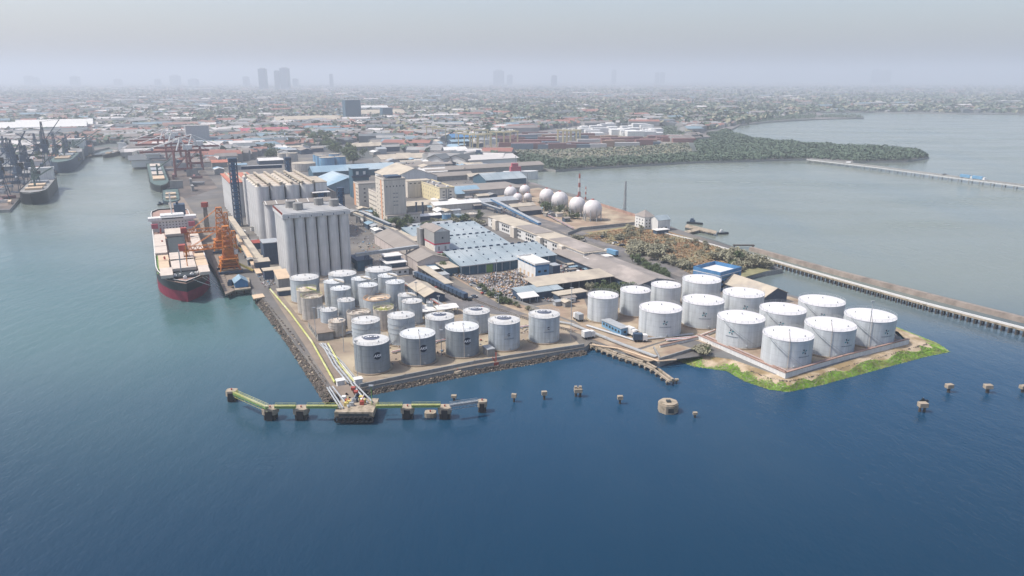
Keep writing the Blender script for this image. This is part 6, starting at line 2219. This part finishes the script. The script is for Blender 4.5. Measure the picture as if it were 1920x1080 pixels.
# sheds, stacks and lorries crowding the docks
cols = ['k0', 'k1', 'k2', 'k3', 'k4', 'steel', 'dsteel', 'tan']
stack_poly = GP([(-60, 392), (16, 388), (38, 364), (100, 318), (112, 304), (96, 280), (-60, 292)])
cm = {}
for c in cols:
    cm[c] = MB().box(-6.1, 6.1, -1.25, 1.25, 0, 2.6).mesh('container', c)
for x, y in rand_in(stack_poly, 110):
    o = place('container', cm[R.choice(cols)], None, (x, y, LAND + .1), R.choice([0, GRID, GRID + 1.57]) + R.uniform(-.1, .1))
    tag(o, 'loose container or lorry load standing among the dark dock cranes', 'container', 'loads on the left dock apron')
for k, (x, y) in enumerate(rand_in(stack_poly, 34)):
    sm = MB().box(-9, 9, -6, 6, 0, 5).gable(-9, 9, -6, 6, 5, 7, 'x', 1, 0, .6)
    o = solid('dock_shed', sm, [R.choice(['dsteel', 'conc2', 'bluewall']), R.choice(['conc2', 'conc2', 'dsteel', 'broof'])], 'low dock shed crowded between the dark dock cranes', 'shed', (x, y, LAND + .08), GRID + R.choice([0, 1.57]), 'sheds on the left dock')

# container terminal
structure('terminal_ground', MB().prism(GP([(925, 266), (1000, 252), (1100, 252), (1285, 258), (1292, 268), (1110, 280), (958, 281)]), LAND - .2, LAND + .07), 'mud', 'grey ground of the container terminal')
ymin = [(930, 266), (1000, 256), (1100, 258), (1275, 262), (1285, 268), (1110, 279), (962, 280)]
cont_poly = GP(ymin)
uu, vv = Vector((math.cos(.06), math.sin(.06), 0)), Vector((-math.sin(.06), math.cos(.06), 0))
nstk = 0
cb = {c: MB().box(-25, 25, -5, 5, 0, 8).mesh('container_stack', c) for c in ('k0', 'k1', 'k4', 'k2', 'k3')}
for x, y in rand_in(cont_poly, 85):
    o = place('container_stack', cb[R.choice(['k0', 'k0', 'k1', 'k4', 'k4', 'k2', 'k3'])], None, (x, y, LAND), .06)
    o.scale = (R.uniform(.35, 1.1), R.uniform(.6, 1.2), R.uniform(.5, 1.3))
    tag(o, 'block of stacked red, brown or blue containers in the yard behind the marsh', 'container stack', 'container stacks behind the marsh')
wpoly = GP([(1080, 246), (1140, 236), (1200, 240), (1290, 258), (1240, 258), (1120, 254)])
for x, y in rand_in(wpoly, 36):
    o = place('white_block', MB().box(-12, 12, -9, 9, 0, 8).mesh('white_block', 'offw') if 'wb' not in cm else cm['wb'], None, (x, y, LAND), .1)
    cm['wb'] = o.data
    o.scale = (R.uniform(.5, 1.4), R.uniform(.6, 1.3), R.uniform(.5, 1.5))
    tag(o, 'small whitish block building behind the container yard', 'building', 'white buildings behind the container yard')
rt = None
for k, (x, yb) in enumerate(((812, 262), (824, 266), (873, 278), (884, 280), (895, 281), (908, 279), (932, 274), (944, 275), (958, 273), (1058, 270), (1068, 271), (1075, 270), (868, 272), (902, 270))):
    g = G(x, yb)
    if rt is None:
        rt = thing('yard_gantry', 'pale yellow straddle gantry beside the container yard', 'gantry crane', tuple(g), .1, 'yellow gantries of the container yard')
        b = MB()
        for sx in (-1, 1):
            for sy in (-1, 1):
                b.bar((sx * 11, sy * 4, 0), (sx * 11, sy * 4, 22), 1.5, 1.5)
        b.build('leg_frame', 'yellowr', rt)
        MB().bar((-13, -4, 23.6), (13, -4, 23.6), 1.8, 1.6).bar((-13, 4, 23.6), (13, 4, 23.6), 1.8, 1.6).build('bridge_beam', 'yellowr', rt)
        MB().box(-3, 2, -3, 3, 23.7, 26).build('trolley', 'offw', rt)
    else:
        c = copy_tree(rt)
        c.location = g
        c['label'] = 'pale yellow straddle gantry beside the container yard'


# ------------------------------------------------------------------ trees and bushes
def tree_mesh(r, h, n, m, seed):
    n = int(n * 1.7)
    rg = np.random.default_rng(seed)
    cl = rg.normal(size=(7, 3)) * np.array([r * .5, r * .5, h * .16]) + np.array([0, 0, h * .62])
    c = cl[rg.integers(0, 7, n)] + rg.normal(size=(n, 3)) * np.array([r * .30, r * .30, h * .10])
    c[:, 2] = np.clip(c[:, 2], h * .12, h)
    return leaf_cloud(c, rg.uniform(.5, 1.0, n) * r * .31, [m], 'crown')


protos = []
for k, (r, h, n, m) in enumerate(((3.0, 6.5, 260, 'leaf'), (3.6, 5.0, 280, 'leaf2'), (2.2, 4.2, 200, 'leaf2'), (2.6, 7.5, 240, 'leaf'), (4.6, 5.2, 330, 'leaf2'))):
    tr = MB().cyl(0, 0, -.3, h * .6, .24, .12, n=7).tube((0, 0, h * .35), (r * .4, .2, h * .7), .1, 5).tube((0, 0, h * .4), (-r * .4, -.3, h * .66), .1, 5).mesh('trunk', 'trunk')
    protos.append((tr, tree_mesh(r, h, n, m, 40 + k)))


def plant(x, y, k, label, group, s=1.0, name='tree', cat='tree'):
    t = thing(name, label, cat, (x, y, LAND), R.uniform(0, 6.3), group)
    t.scale = (s, s, s * R.uniform(.85, 1.15))
    place('trunk', protos[k][0], t)
    place('crown', protos[k][1], t)
    return t


def grove(px, n, ks, label, group, s0=.8, s1=1.2, name='tree', cat='tree'):
    for x, y in rand_in(GP(px), n):
        plant(x, y, R.choice(ks), label, group, R.uniform(s0, s1), name, cat)


grove([(1075, 446), (1200, 425), (1225, 436), (1150, 458), (1100, 468)], 11, [1, 2, 2], 'grey-green bush at the upper edge of the dry field', 'bushes at the upper edge of the dry field', .7, 1.1, 'bush', 'bush')
grove([(1185, 462), (1240, 470), (1230, 490), (1190, 486)], 14, [1, 4], 'grey-green bush in the thicket beside the main road', 'thicket beside the main road', .8, 1.2, 'bush', 'bush')
grove([(1240, 490), (1290, 498), (1300, 512), (1262, 506)], 12, [1, 2], 'grey-green bush at the lower edge of the dry field', 'bushes at the lower edge of the dry field', .7, 1.1, 'bush', 'bush')
grove([(1330, 485), (1395, 482), (1440, 500), (1425, 512), (1392, 520), (1350, 495)], 16, [1, 4, 0], 'bush in the green thicket behind the blue parapet building', 'thicket behind the blue parapet building', .8, 1.2, 'bush', 'bush')
grove([(1130, 430), (1330, 455), (1360, 480), (1250, 480)], 22, [2], 'small scattered bush on the orange dry field', 'scattered bushes on the dry field', .5, .9, 'bush', 'bush')
grove([(1170, 488), (1195, 490), (1262, 520), (1250, 528)], 26, [0, 3], 'dark clipped tree in the row beside the sloping warehouse', 'tree row beside the sloping warehouse', .5, .75)
grove([(1013, 385), (1050, 388), (1090, 412), (1060, 418)], 22, [0, 1], 'small tree in the garden in front of the white spheres', 'garden trees in front of the white spheres', .5, .9)
plant(*G(1025, 404)[:2], 3, 'dark tall conical tree in front of the gas spheres, left one', None, 1.5)
plant(*G(1049, 405)[:2], 3, 'dark tree at the feet of the third gas sphere', None, 1.1)
grove([(745, 414), (800, 424), (800, 438), (720, 432)], 22, [0, 3], 'dark green tree between the cream mill and the red banded tower', 'trees below the cream mill', .7, 1.1)
grove([(812, 414), (900, 408), (905, 425), (830, 432)], 26, [0, 1], 'grey-green tree around the light blue tanks', 'trees around the light blue tanks', .6, 1.0)
grove([(800, 497), (835, 490), (836, 512), (806, 518)], 9, [0, 3], 'green tree beside the foot of the red banded tower', 'trees at the red banded tower', .7, 1.0)
grove([(690, 398), (700, 400), (735, 432), (690, 428)], 12, [0], 'dark tree under the belt conveyors', 'trees under the belt conveyors', .6, .9)
grove([(900, 540), (918, 546), (1000, 585), (985, 588), (925, 566)], 26, [0, 2], 'bright green bush along the rail bed wall', 'bushes along the rail bed', .35, .6, 'bush', 'bush')
grove([(1100, 540), (1190, 545), (1180, 558), (1110, 556)], 20, [0, 2], 'dark green bush behind the leftmost white tanks', 'bushes behind the white tanks', .6, .9, 'bush', 'bush')
grove([(505, 300), (530, 292), (500, 282), (480, 290)], 14, [0, 3], 'tree beside the far road behind the largest silo', 'trees on the far road', 1.2, 1.8)
grove([(560, 262), (600, 255), (690, 300), (660, 308), (620, 285)], 50, [0, 3], 'dense dark tree in the belt behind the blue tank cluster', 'dark tree belt behind the blue tanks', 1.4, 2.4)
grove([(1300, 655), (1335, 658), (1330, 668), (1304, 664)], 7, [0, 4], 'low bright bush at the corner of the white tank bund', 'bushes at the white tank bund', .4, .6, 'bush', 'bush')

# bright ground cover along the spit, dry grass on the field
OUT, MID, INN = BEACH
cen, siz = [], []
for i in range(len(OUT) - 1):
    a, b, c, d = (Vector((*p, 0)) for p in (OUT[i], OUT[i + 1], MID[i], MID[i + 1]))
    n = int((b - a).length * 230)
    for _ in range(n):
        f, g_ = R.random(), R.random() ** 1.5
        p = a.lerp(b, f) * (1 - g_) + c.lerp(d, f) * g_
        wob = .84 + .2 * math.sin(f * 9 + i * 2.1)
        if 0 < g_ < wob:
            cen.append((p.x, p.y, -.45 + 2.3 * g_ + R.uniform(.02, .14)))
            siz.append(R.uniform(.3, .7))
tag(place('ground_cover', leaf_cloud(cen, siz, ['grass', 'grass', 'grass', 'leaf2'], 'ground_cover', flat=3.5)), 'bright green creeping plants along the shore of the white tanks', 'ground cover', None, 'stuff')
cen, siz = [], []
fpoly = GP([(1090, 442), (1204, 424), (1260, 438), (1330, 458), (1385, 476), (1410, 492), (1386, 520), (1300, 518), (1270, 500), (1180, 468)])
for x, y in rand_in(fpoly, 15000):
    cen.append((x, y, LAND + R.uniform(.12, .4)))
    siz.append(R.uniform(.5, 1.3))
tag(place('dry_grass', leaf_cloud(cen, siz, ['dry', 'dry', 'dry', 'dry', 'dry', 'leaf2'], 'dry_grass', flat=1.6)), 'orange-brown dry grass and scrub behind the white tanks', 'dry grass', None, 'stuff')
# low marsh scrub
cen, siz = [], []
for x, y in rand_in(GP([(945, 294), (1050, 303), (1120, 299), (1300, 290), (1290, 268), (1100, 280), (960, 282)]), 9000):
    cen.append((x, y, LAND + R.random() * (1.2 + 1.4 * abs(mnoise.noise(Vector((x * .03, y * .02, 3)))))))
    siz.append(R.uniform(1.2, 3.2))
tag(place('marsh_scrub', leaf_cloud(cen, siz, ['leaf2', 'mud', 'leaf3'], 'marsh_scrub', flat=1.0)), 'low grey-brown scrub on the marsh behind the mangroves', 'marsh scrub', None, 'stuff')
# mangroves
cen, siz = [], []
for px, n in (([(1000, 311), (1042, 319), (1100, 314), (1300, 303), (1520, 297), (1600, 302), (1700, 301), (1742, 294), (1722, 283), (1640, 276), (1480, 268), (1420, 262), (1378, 253), (1368, 244), (1330, 250), (1300, 268), (1310, 290), (1120, 300), (1040, 302)], 62000),
              ([(935, 300), (1000, 311), (1050, 304), (1010, 292), (950, 292)], 2600), ([(1300, 268), (1290, 250), (1388, 233), (1440, 227), (1530, 222), (1530, 214), (1400, 224), (1240, 240), (1240, 262)], 11000),
              ([(1532, 221), (1620, 221), (1612, 217), (1545, 215)], 1600)):
    for x, y in rand_in(GP(px), n):
        b = 5.0 * mnoise.noise(Vector((x * .045, y * .03, 1.5))) + 3.0 * mnoise.noise(Vector((x * .12, y * .09, 7.5)))
        cen.append((x, y, LAND - 1.5 + R.random() ** .6 * (6.0 + b * .7)))
        siz.append(R.uniform(1.3, 2.9))
tag(place('mangrove_wood', leaf_cloud(cen, siz, ['leaf3'], 'mangrove_wood', flat=1.3)), 'dense grey-green mangrove wood on the low spit', 'mangroves', None, 'stuff')


# ------------------------------------------------------------------ small sheds and stacks filling the port
def filler(px, n, label, group, wr=(5, 13), dr=(4, 9), hr=(2.6, 4.5), walls=('dsteel', 'conc2', 'offw', 'steel'), roofs=('croof', 'broof', 'broof2', 'steel', 'blueroof2', 'whiteroof', 'conc2')):
    for x, y in rand_in(GP(px), n):
        w, d, h = R.uniform(*wr), R.uniform(*dr), R.uniform(*hr)
        wm_, rm_ = R.choice(walls), R.choice(roofs)
        t = thing('small_shed', label, 'shed', (x, y, LAND), GRID + R.choice([0, 0, 1.57]), group)
        MB().box(0, w, 0, d, -.2, h).build('wall', wm_, t)
        MB().gable(0, w, 0, d, h, h + d * .14, 'x', 0, 1, .5).build('roof', [rm_, wm_], t)


filler([(660, 394), (700, 394), (760, 440), (735, 452), (690, 430)], 16, 'small low shed among the belt conveyors below the cream mill', 'small sheds below the cream mill')
filler([(770, 385), (880, 378), (900, 404), (800, 412)], 16, 'small low shed between the plain cream hall and the light blue tanks', 'small sheds behind the light blue tanks')
filler([(860, 358), (930, 352), (960, 384), (900, 384)], 14, 'small low shed along the inlet road left of the gas spheres', 'small sheds left of the gas spheres')
filler([(720, 300), (880, 296), (910, 330), (740, 326)], 40, 'low shed in the crowded works area behind the cream mill', 'sheds behind the cream mill', (10, 34), (8, 16), (4, 7))
filler([(470, 285), (560, 262), (610, 275), (580, 300), (520, 298)], 22, 'low shed on the plain behind the largest silo', 'sheds behind the largest silo', (12, 36), (9, 18), (4, 7))
filler([(640, 270), (800, 250), (900, 262), (880, 292), (720, 296)], 44, 'low shed between the blue tank cluster and the yellow gantries', 'sheds near the yellow gantries', (12, 40), (9, 20), (4, 8))
filler([(412, 305), (440, 300), (440, 325), (415, 345)], 6, 'low shed left of the dark blue elevator tower', 'sheds left of the elevator tower', (8, 20), (7, 12), (4, 6))
filler([(445, 430), (470, 425), (500, 500), (478, 510)], 7, 'small hut wedged between the quay conveyor and the silos', 'huts beside the quay conveyor', (3, 7), (3, 5), (2.5, 4))
filler([(660, 505), (720, 520), (760, 520), (690, 495)], 5, 'small hut between the tall tanks and the stepped pump house', 'huts by the pump house', (3, 8), (3, 6), (2.5, 3.5))
filler([(985, 372), (1050, 392), (1080, 428), (1010, 405)], 9, 'tiny hut in the brown yard in front of the gas spheres', 'huts at the gas spheres', (3, 7), (3, 5), (2.4, 3.2))
filler([(1040, 502), (1090, 498), (1110, 512), (1060, 520)], 7, 'stack of gear in the dark yard beside the long office', 'gear stacks by the long office', (2, 6), (1.5, 3), (1, 2.2))
filler([(1010, 548), (1085, 556), (1090, 575), (1030, 575)], 6, 'small hut beside the leftmost white tank', 'huts beside the leftmost white tank', (3, 7), (2.5, 4), (2, 3))
pipeline('long pipe rack leading from the silos toward the sawtooth warehouse', [(668, 498), (716, 520), (770, 545), (845, 590)], .2, ['steel', 'steel', 'conc2', 'redsteel'], 2.4, 8, n=4, gap=.6)
pipeline('pipe rack along the rear of the beige and banded tanks', [(602, 628), (680, 596), (760, 588), (850, 596)], .2, ['steel', 'beiget', 'steel'], .8, 8, n=3, gap=.6)
pipeline('pipe rack between the gas spheres and the road', [(940, 372), (1000, 392), (1075, 432)], .22, ['steel', 'redsteel', 'steel'], 1.6, 9, n=3, gap=.7)
pipeline('reddish pipe bundle along the front bund of the white tanks', [(1320, 630), (1474, 698), (1690, 640)], .2, ['deck', 'steel', 'deck'], .7, 8, n=3, gap=.6)
pipeline('pale pipe run in front of the plain white tanks', [(1100, 612), (1190, 640), (1300, 628)], .2, ['steel', 'conc', 'steel'], .6, 8, n=3, gap=.6)


# ------------------------------------------------------------------ parked vehicles
def car_proto(col):
    t = thing('parked_car', 'car', 'car', (0, 0, 0))
    MB().box(-2.1, 2.1, -.85, .85, .3, .95).build('body', col, t)
    MB().box(-1.2, 1.0, -.75, .75, .951, 1.5).build('cabin', 'glass', t)
    wm = MB().tube((0, -.12, 0), (0, .12, 0), .33, 8).mesh('wheel', 'black')
    for a in (-1.3, 1.3):
        for b in (-.8, .8):
            place('wheel', wm, t, (a, b, .33))
    return t


cars = [(car_proto(c), n) for c, n in (('offw', 'white'), ('hullb', 'black'), ('steel', 'silver'), ('redsteel', 'red'))]
used_ = set()
for px, n, where in (([(668, 404), (690, 404), (745, 450), (725, 452)], 8, 'parked under the belt conveyors by the cream mill'), ([(885, 374), (925, 374), (985, 402), (960, 404)], 12, 'queued on the road behind the long office'),
                     ([(1105, 438), (1130, 446), (1275, 500), (1262, 503)], 5, 'on the main road beside the dry field'), ([(1040, 502), (1088, 497), (1105, 510), (1060, 516)], 10, 'parked in the yard in front of the long office'),
                     ([(790, 520), (830, 520), (930, 580), (880, 580)], 5, 'on the dark wagon yard'), ([(845, 518), (860, 516), (955, 566), (945, 570)], 6, 'beside the rail bed next to the scrap heap')):
    for x, y in rand_in(GP(px), n):
        i = R.randrange(4)
        src, cn = cars[i]
        c = src if i not in used_ else copy_tree(src)
        used_.add(i)
        c.location = (x, y, LAND + .14)
        c.rotation_euler.z = GRID + R.choice([0, 1.57]) + R.uniform(-.15, .15)
        c['label'] = f'small {cn} car {where}'
        c['group'] = f'{cn} cars {where}'
for i in range(4):
    if i not in used_:
        cars[i][0].location = (*G(900 + i * 4, 384)[:2], LAND + .14)
        cars[i][0]['label'] = f'small {cars[i][1]} car queued on the road behind the long office'


# ------------------------------------------------------------------ rocks and scrap
def rubble(name, label, pts, sizes, mats, cat, weights=None, zlift=.3):
    c = np.array(pts, dtype=np.float64)
    n = len(c)
    base = np.array([(1, 0, 0), (-1, 0, 0), (0, 1, 0), (0, -1, 0), (0, 0, 1), (0, 0, -.6), ], dtype=np.float64)
    tri = np.array([(0, 2, 4), (2, 1, 4), (1, 3, 4), (3, 0, 4), (2, 0, 5), (1, 2, 5), (3, 1, 5), (0, 3, 5)])
    v = np.repeat(base[None], n, 0)
    ang = RN.uniform(0, 6.3, n)
    ca, sa = np.cos(ang), np.sin(ang)
    sc = np.asarray(sizes)[:, None] * RN.uniform(.5, 1.1, (n, 3)) * np.array([1, 1, .8])
    v = v * RN.uniform(.7, 1.25, (n, 6, 1)) * sc[:, None, :]
    x = v[..., 0] * ca[:, None] - v[..., 1] * sa[:, None]
    y = v[..., 0] * sa[:, None] + v[..., 1] * ca[:, None]
    v = np.stack([x, y, v[..., 2]], -1) + c[:, None, :]
    f = (tri[None] + (np.arange(n) * 6)[:, None, None]).reshape(-1, 3)
    mids = np.repeat(RN.choice(len(mats), n, p=weights), 8)
    tag(place(name, npmesh(name, v.reshape(-1, 3), f, mats, mids, 3)), label, cat, None, 'stuff')


pts, sz = [], []


def along(a, b, n, w0, w1, z0, z1, s0, s1):
    A_, B_ = G(*a), G(*b)
    d = (B_ - A_).normalized()
    o_ = Vector((d.y, -d.x, 0))
    for _ in range(n):
        f, g_ = R.random(), R.random()
        p = A_.lerp(B_, f) + o_ * (w0 + (w1 - w0) * g_)
        pts.append((p.x, p.y, z0 + (z1 - z0) * g_ + R.uniform(-.2, .25)))
        sz.append(R.uniform(s0, s1))


along((490, 557), (556, 640), 1900, -.5, 3.2, 2.4, -.4, .35, .85)
along((556, 640), (626, 742), 2000, -.5, 3.5, 2.4, -.4, .35, .85)
for (a, b) in (((682, 728), (890, 688)), ((890, 688), (1098, 652))):
    along(a, b, 1500, -.4, 1.9, 1.2, -.4, .3, .7)
along((626, 742), (684, 729), 260, -.5, 2.5, 2.0, -.4, .5, 1.0)
rubble('revetment_rocks', 'grey-brown rock revetment along the sea wall', pts, sz, ['rock', 'rock2', 'oconc'], 'rocks', [.6, .34, .06])
pts, sz = [], []
heap = GP([(846, 516), (905, 522), (940, 512), (972, 508), (1000, 527), (1005, 540), (985, 552), (960, 566), (905, 542)])
for x, y in rand_in(heap, 2600):
    pts.append((x, y, LAND + R.random() ** 1.5 * (1.6 + 1.2 * math.sin(x * .21) * math.sin(y * .17))))
    sz.append(R.uniform(.35, 1.0))
rubble('scrap_heap', 'big mixed heap of scrap, sacks and rubble before the sawtooth warehouse', pts, sz, ['s0', 's1', 's2', 's3', 's4', 's5', 's6'], 'scrap heap', [.2, .14, .14, .12, .2, .12, .08])
pts, sz = [], []
for px, n in (([(1015, 540), (1080, 552), (1085, 566), (1020, 566)], 260), ([(1020, 500), (1090, 494), (1105, 512), (1040, 526)], 240), ([(600, 400), (690, 420), (760, 470), (700, 500), (640, 430)], 300),
              ([(880, 370), (930, 372), (1000, 420), (960, 405)], 260), ([(730, 690), (860, 660), (1040, 630), (1030, 606), (700, 640)], 160), ([(470, 480), (520, 530), (500, 545), (450, 470)], 200), ([(850, 345), (940, 335), (960, 350), (860, 362)], 200)):
    for x, y in rand_in(GP(px), n):
        pts.append((x, y, LAND + R.uniform(.1, .5)))
        sz.append(R.uniform(.35, .9))
rubble('yard_clutter', 'small odds and ends lying about in the port yards', pts, sz, ['s0', 's1', 's2', 's4', 's5', 'redsteel', 'bluet'], 'clutter', [.2, .18, .2, .16, .16, .05, .05])
# timber sleepers and stones on the beach edge
pts, sz = [], []
for i in range(3, len(MID) - 3):
    a, b = Vector((*MID[i], 1.9)), Vector((*MID[i + 1], 1.9))
    for _ in range(50):
        p = a.lerp(b, R.random())
        pts.append((p.x + R.uniform(-.5, .5), p.y + R.uniform(-.5, .5), 1.9))
        sz.append(R.uniform(.2, .5))
rubble('beach_stones', 'dark broken stones along the sandy shore', pts, sz, ['rock2', 'rock'], 'stones', [.6, .4])


# ------------------------------------------------------------------ the city beyond
def city():
    rg = np.random.default_rng(5)
    cols_ = ['c0', 'c1', 'c2', 'c3', 'c4', 'c5', 'c6', 'c7']
    water_poly = GP([(-420, 410), (18, 385), (140, 279), (205, 268), (268, 277), (335, 385), (330, 400), (400, 500), (-420, 700)])
    bay_poly = GP([(930, 345), (922, 300), (1000, 290), (1300, 265), (1290, 250), (1388, 233), (1530, 210), (1700, 210), (1920, 213), (2600, 216), (2600, 700), (1100, 700)])
    near_poly = GP([(310, 400), (318, 330), (520, 283), (700, 262), (800, 300), (930, 345), (1140, 420), (700, 520)])
    yard_poly = GP([(800, 300), (940, 296), (1290, 268), (1290, 236), (1080, 236), (960, 252), (800, 262)])
    verts, quads, mids = [], [], []
    # one house mesh per roof colour for those that stand out singly
    hm = {}
    for c in cols_:
        b = MB().box(-.5, .5, -.5, .5, 0, .7, 0).gable(-.5, .5, -.5, .5, .7, 1.0, 'x', 1, 0, .04, .05)
        hm[c] = b.mesh('house', ['offw', c])
    singles = 0
    pos = []
    n = 0
    while n < 25000:
        y = 950 / (1 - rg.random() * .91)
        x = rg.uniform(-.8, .8) * y
        if in_poly((x, y), water_poly) or in_poly((x, y), bay_poly) or in_poly((x, y), near_poly) or in_poly((x, y), yard_poly):
            n += .02
            continue
        dens = math.sin(x * .0011 + 1.2) * math.sin(y * .0017 + x * .0004) + .55 * math.sin(x * .006) * math.sin(y * .005)
        if x > .25 * y and rg.random() < .45:
            n += .02
            continue
        if rg.random() > .62 + .45 * dens:
            n += .02
            continue
        big = rg.random() < .05
        w, d, h = (rg.uniform(25, 80), rg.uniform(18, 40), rg.uniform(6, 12)) if big else (rg.uniform(7, 15), rg.uniform(6, 11), rg.uniform(4, 9))
        if y > 5000:
            w *= 1.5
            d *= 1.5
        p = [.27, .13, .14, .15, .035, .05, .10, .125] if dens > 0 else [.14, .17, .17, .19, .05, .06, .08, .14]
        if big:
            p = [.12, .25, .16, .13, .13, .09, .06, .06]
        c = int(rg.choice(8, p=p))
        pos.append((y, x, w, d, h, c, big))
        n += 1
    pos.sort()
    for i, (y, x, w, d, h, c, big) in enumerate(pos):
        a = rg.choice([.45, .5, .2, -.1, 1.0])
        if i < 260:
            o = place('warehouse' if big else 'house', hm[cols_[c]], None, (x, y, LAND), a)
            o.scale = (w, d, h * 1.3)
            kind = 'warehouse' if big else 'house'
            nm_ = 'terracotta concrete brown grey white blue clay dark'.split()[c]
            tag(o, f'small hazy {nm_} roofed {kind} at the near edge of the city', kind, f'{nm_} roofed {kind}s at the near edge of the city')
            continue
        ca, sa = math.cos(a), math.sin(a)
        q = []
        for lx, ly in ((-.5, -.5), (.5, -.5), (.5, .5), (-.5, .5)):
            q.append((x + lx * w * ca - ly * d * sa, y + lx * w * sa + ly * d * ca))
        r0, r1 = (x - .5 * w * ca, y - .5 * w * sa), (x + .5 * w * ca, y + .5 * w * sa)
        zr = LAND + h + (2.5 if not big else 3.5)
        k = len(verts)
        verts += [(*p_, LAND) for p_ in q] + [(*p_, LAND + h) for p_ in q] + [(*r0, zr), (*r1, zr)]
        quads += [(k, k + 1, k + 5, k + 4), (k + 1, k + 2, k + 6, k + 5), (k + 2, k + 3, k + 7, k + 6), (k + 3, k, k + 4, k + 7), (k + 4, k + 5, k + 9, k + 8), (k + 6, k + 7, k + 8, k + 9), (k + 5, k + 6, k + 9, k + 9), (k + 7, k + 4, k + 8, k + 8)]
        wm_ = 1 if c not in (3, 7) else 3
        mids += [wm_] * 4 + [c] * 2 + [wm_] * 2
    f4 = [(q if q[2] != q[3] else (q[0], q[1], q[2], q[0])) for q in quads]
    me = bpy.data.meshes.new('city_roofs')
    me.from_pydata(verts, [], [q if q[2] != q[3] else q[:3] for q in quads])
    for c in cols_:
        me.materials.append(M[c])
    me.polygons.foreach_set('material_index', mids)
    tag(place('city_roofs', me), 'sea of small hazy roofs stretching to the horizon', 'city roofs', None, 'stuff')
    # trees of the city
    cen, siz = [], []
    n = 0
    while n < 13000:
        y = 960 / (1 - rg.random() * .9)
        x = rg.uniform(-.8, .8) * y
        if in_poly((x, y), water_poly) or in_poly((x, y), bay_poly) or in_poly((x, y), near_poly) or in_poly((x, y), yard_poly):
            continue
        dens = math.sin(x * .0011 + 1.2) * math.sin(y * .0017 + x * .0004) + .55 * math.sin(x * .006) * math.sin(y * .005)
        if rg.random() < .3 + .5 * dens:
            continue
        s = 1 + y / 2500
        hh = rg.uniform(6, 12)
        for _ in range(5):
            cen.append((x + rg.normal() * 5 * s, y + rg.normal() * 4 * s, LAND + hh * rg.uniform(.45, 1)))
            siz.append(rg.uniform(5, 10) * s ** .6)
        n += 1
    tag(place('city_trees', leaf_cloud(cen, siz, ['leaf3', 'leaf3', 'leaf2'], 'city_trees', flat=.8)), 'dark hazy trees between the roofs of the city', 'city trees', None, 'stuff')


city()

# towers on the skyline
M['towerm'] = mat('blue_grey_tower_glass', (.10, .15, .20), .5, .1, .02)
for lab, x0, x1, yt, yb, dist in (
        ('tallest hazy tower of the trio on the skyline, left one', 486, 500, 129, 152, 7000), ('middle narrower tower of the skyline trio', 515, 525, 133, 152, 7200), ('right broad tower of the skyline trio', 527, 542, 128, 152, 7000),
        ('small hazy tower left of the skyline trio', 456, 466, 144, 156, 10000), ('small hazy tower right of the skyline trio', 549, 558, 148, 158, 9000),
        ('broad faint tower right of the middle of the skyline', 925, 945, 133, 155, 11000), ('faint narrow tower beside the broad faint tower', 951, 961, 141, 155, 11500), ('very faint slim spire tower on the right skyline', 1147, 1155, 131, 155, 13000),
        ('faint slab tower, left of a pair on the right skyline', 1228, 1236, 136, 155, 13000), ('faint slab tower, right of a pair on the right skyline', 1238, 1246, 136, 155, 13000), ('wide hazy block tower on the left skyline', 320, 336, 142, 158, 11000),
        ('hazy tower next to the wide block on the left skyline', 290, 300, 149, 161, 10500), ('hazy low tower at the far left skyline', 47, 60, 143, 158, 11500), ('hazy low tower at the far left, second one', 61, 72, 146, 158, 11500),
        ('dark hazy block with a pale sloping roof at the far left', 133, 147, 144, 162, 10500), ('hazy block tower left of the trio', 354, 370, 149, 161, 10500), ('hazy stub tower on the left skyline', 214, 226, 149, 160, 11000),
        ('very faint cluster tower on the far right skyline', 1636, 1650, 131, 155, 14000), ('second very faint cluster tower on the far right skyline', 1655, 1668, 132, 155, 14000), ('faint hazy tower left of the faint pair', 1034, 1044, 142, 156, 9800),
        ('hazy pale tower right of the trio', 618, 624, 139, 157, 8400)):
    d = dist
    dep = d * cT
    X0, X1 = (x0 - 960) / F * dep, (x1 - 960) / F * dep
    lo_, hi_ = 0.0, 900.0
    for _ in range(40):
        zt = (lo_ + hi_) / 2
        lo_, hi_ = (zt, hi_) if proj(X0, d, zt)[1] > yt else (lo_, zt)
    t = thing('skyline_tower', lab, 'tower block', ((X0 + X1) / 2, d, LAND), R.uniform(-.15, .15), 'hazy towers on the skyline')
    w = X1 - X0
    MB().box(-w / 2, w / 2, -w * .4, w * .4, 0, zt - LAND).build('shaft', 'towerm', t)
    MB().box(-w * .3, w * .3, -w * .25, w * .25, zt - LAND, zt - LAND + w * .12).build('crown_block', 'steel', t)
# end
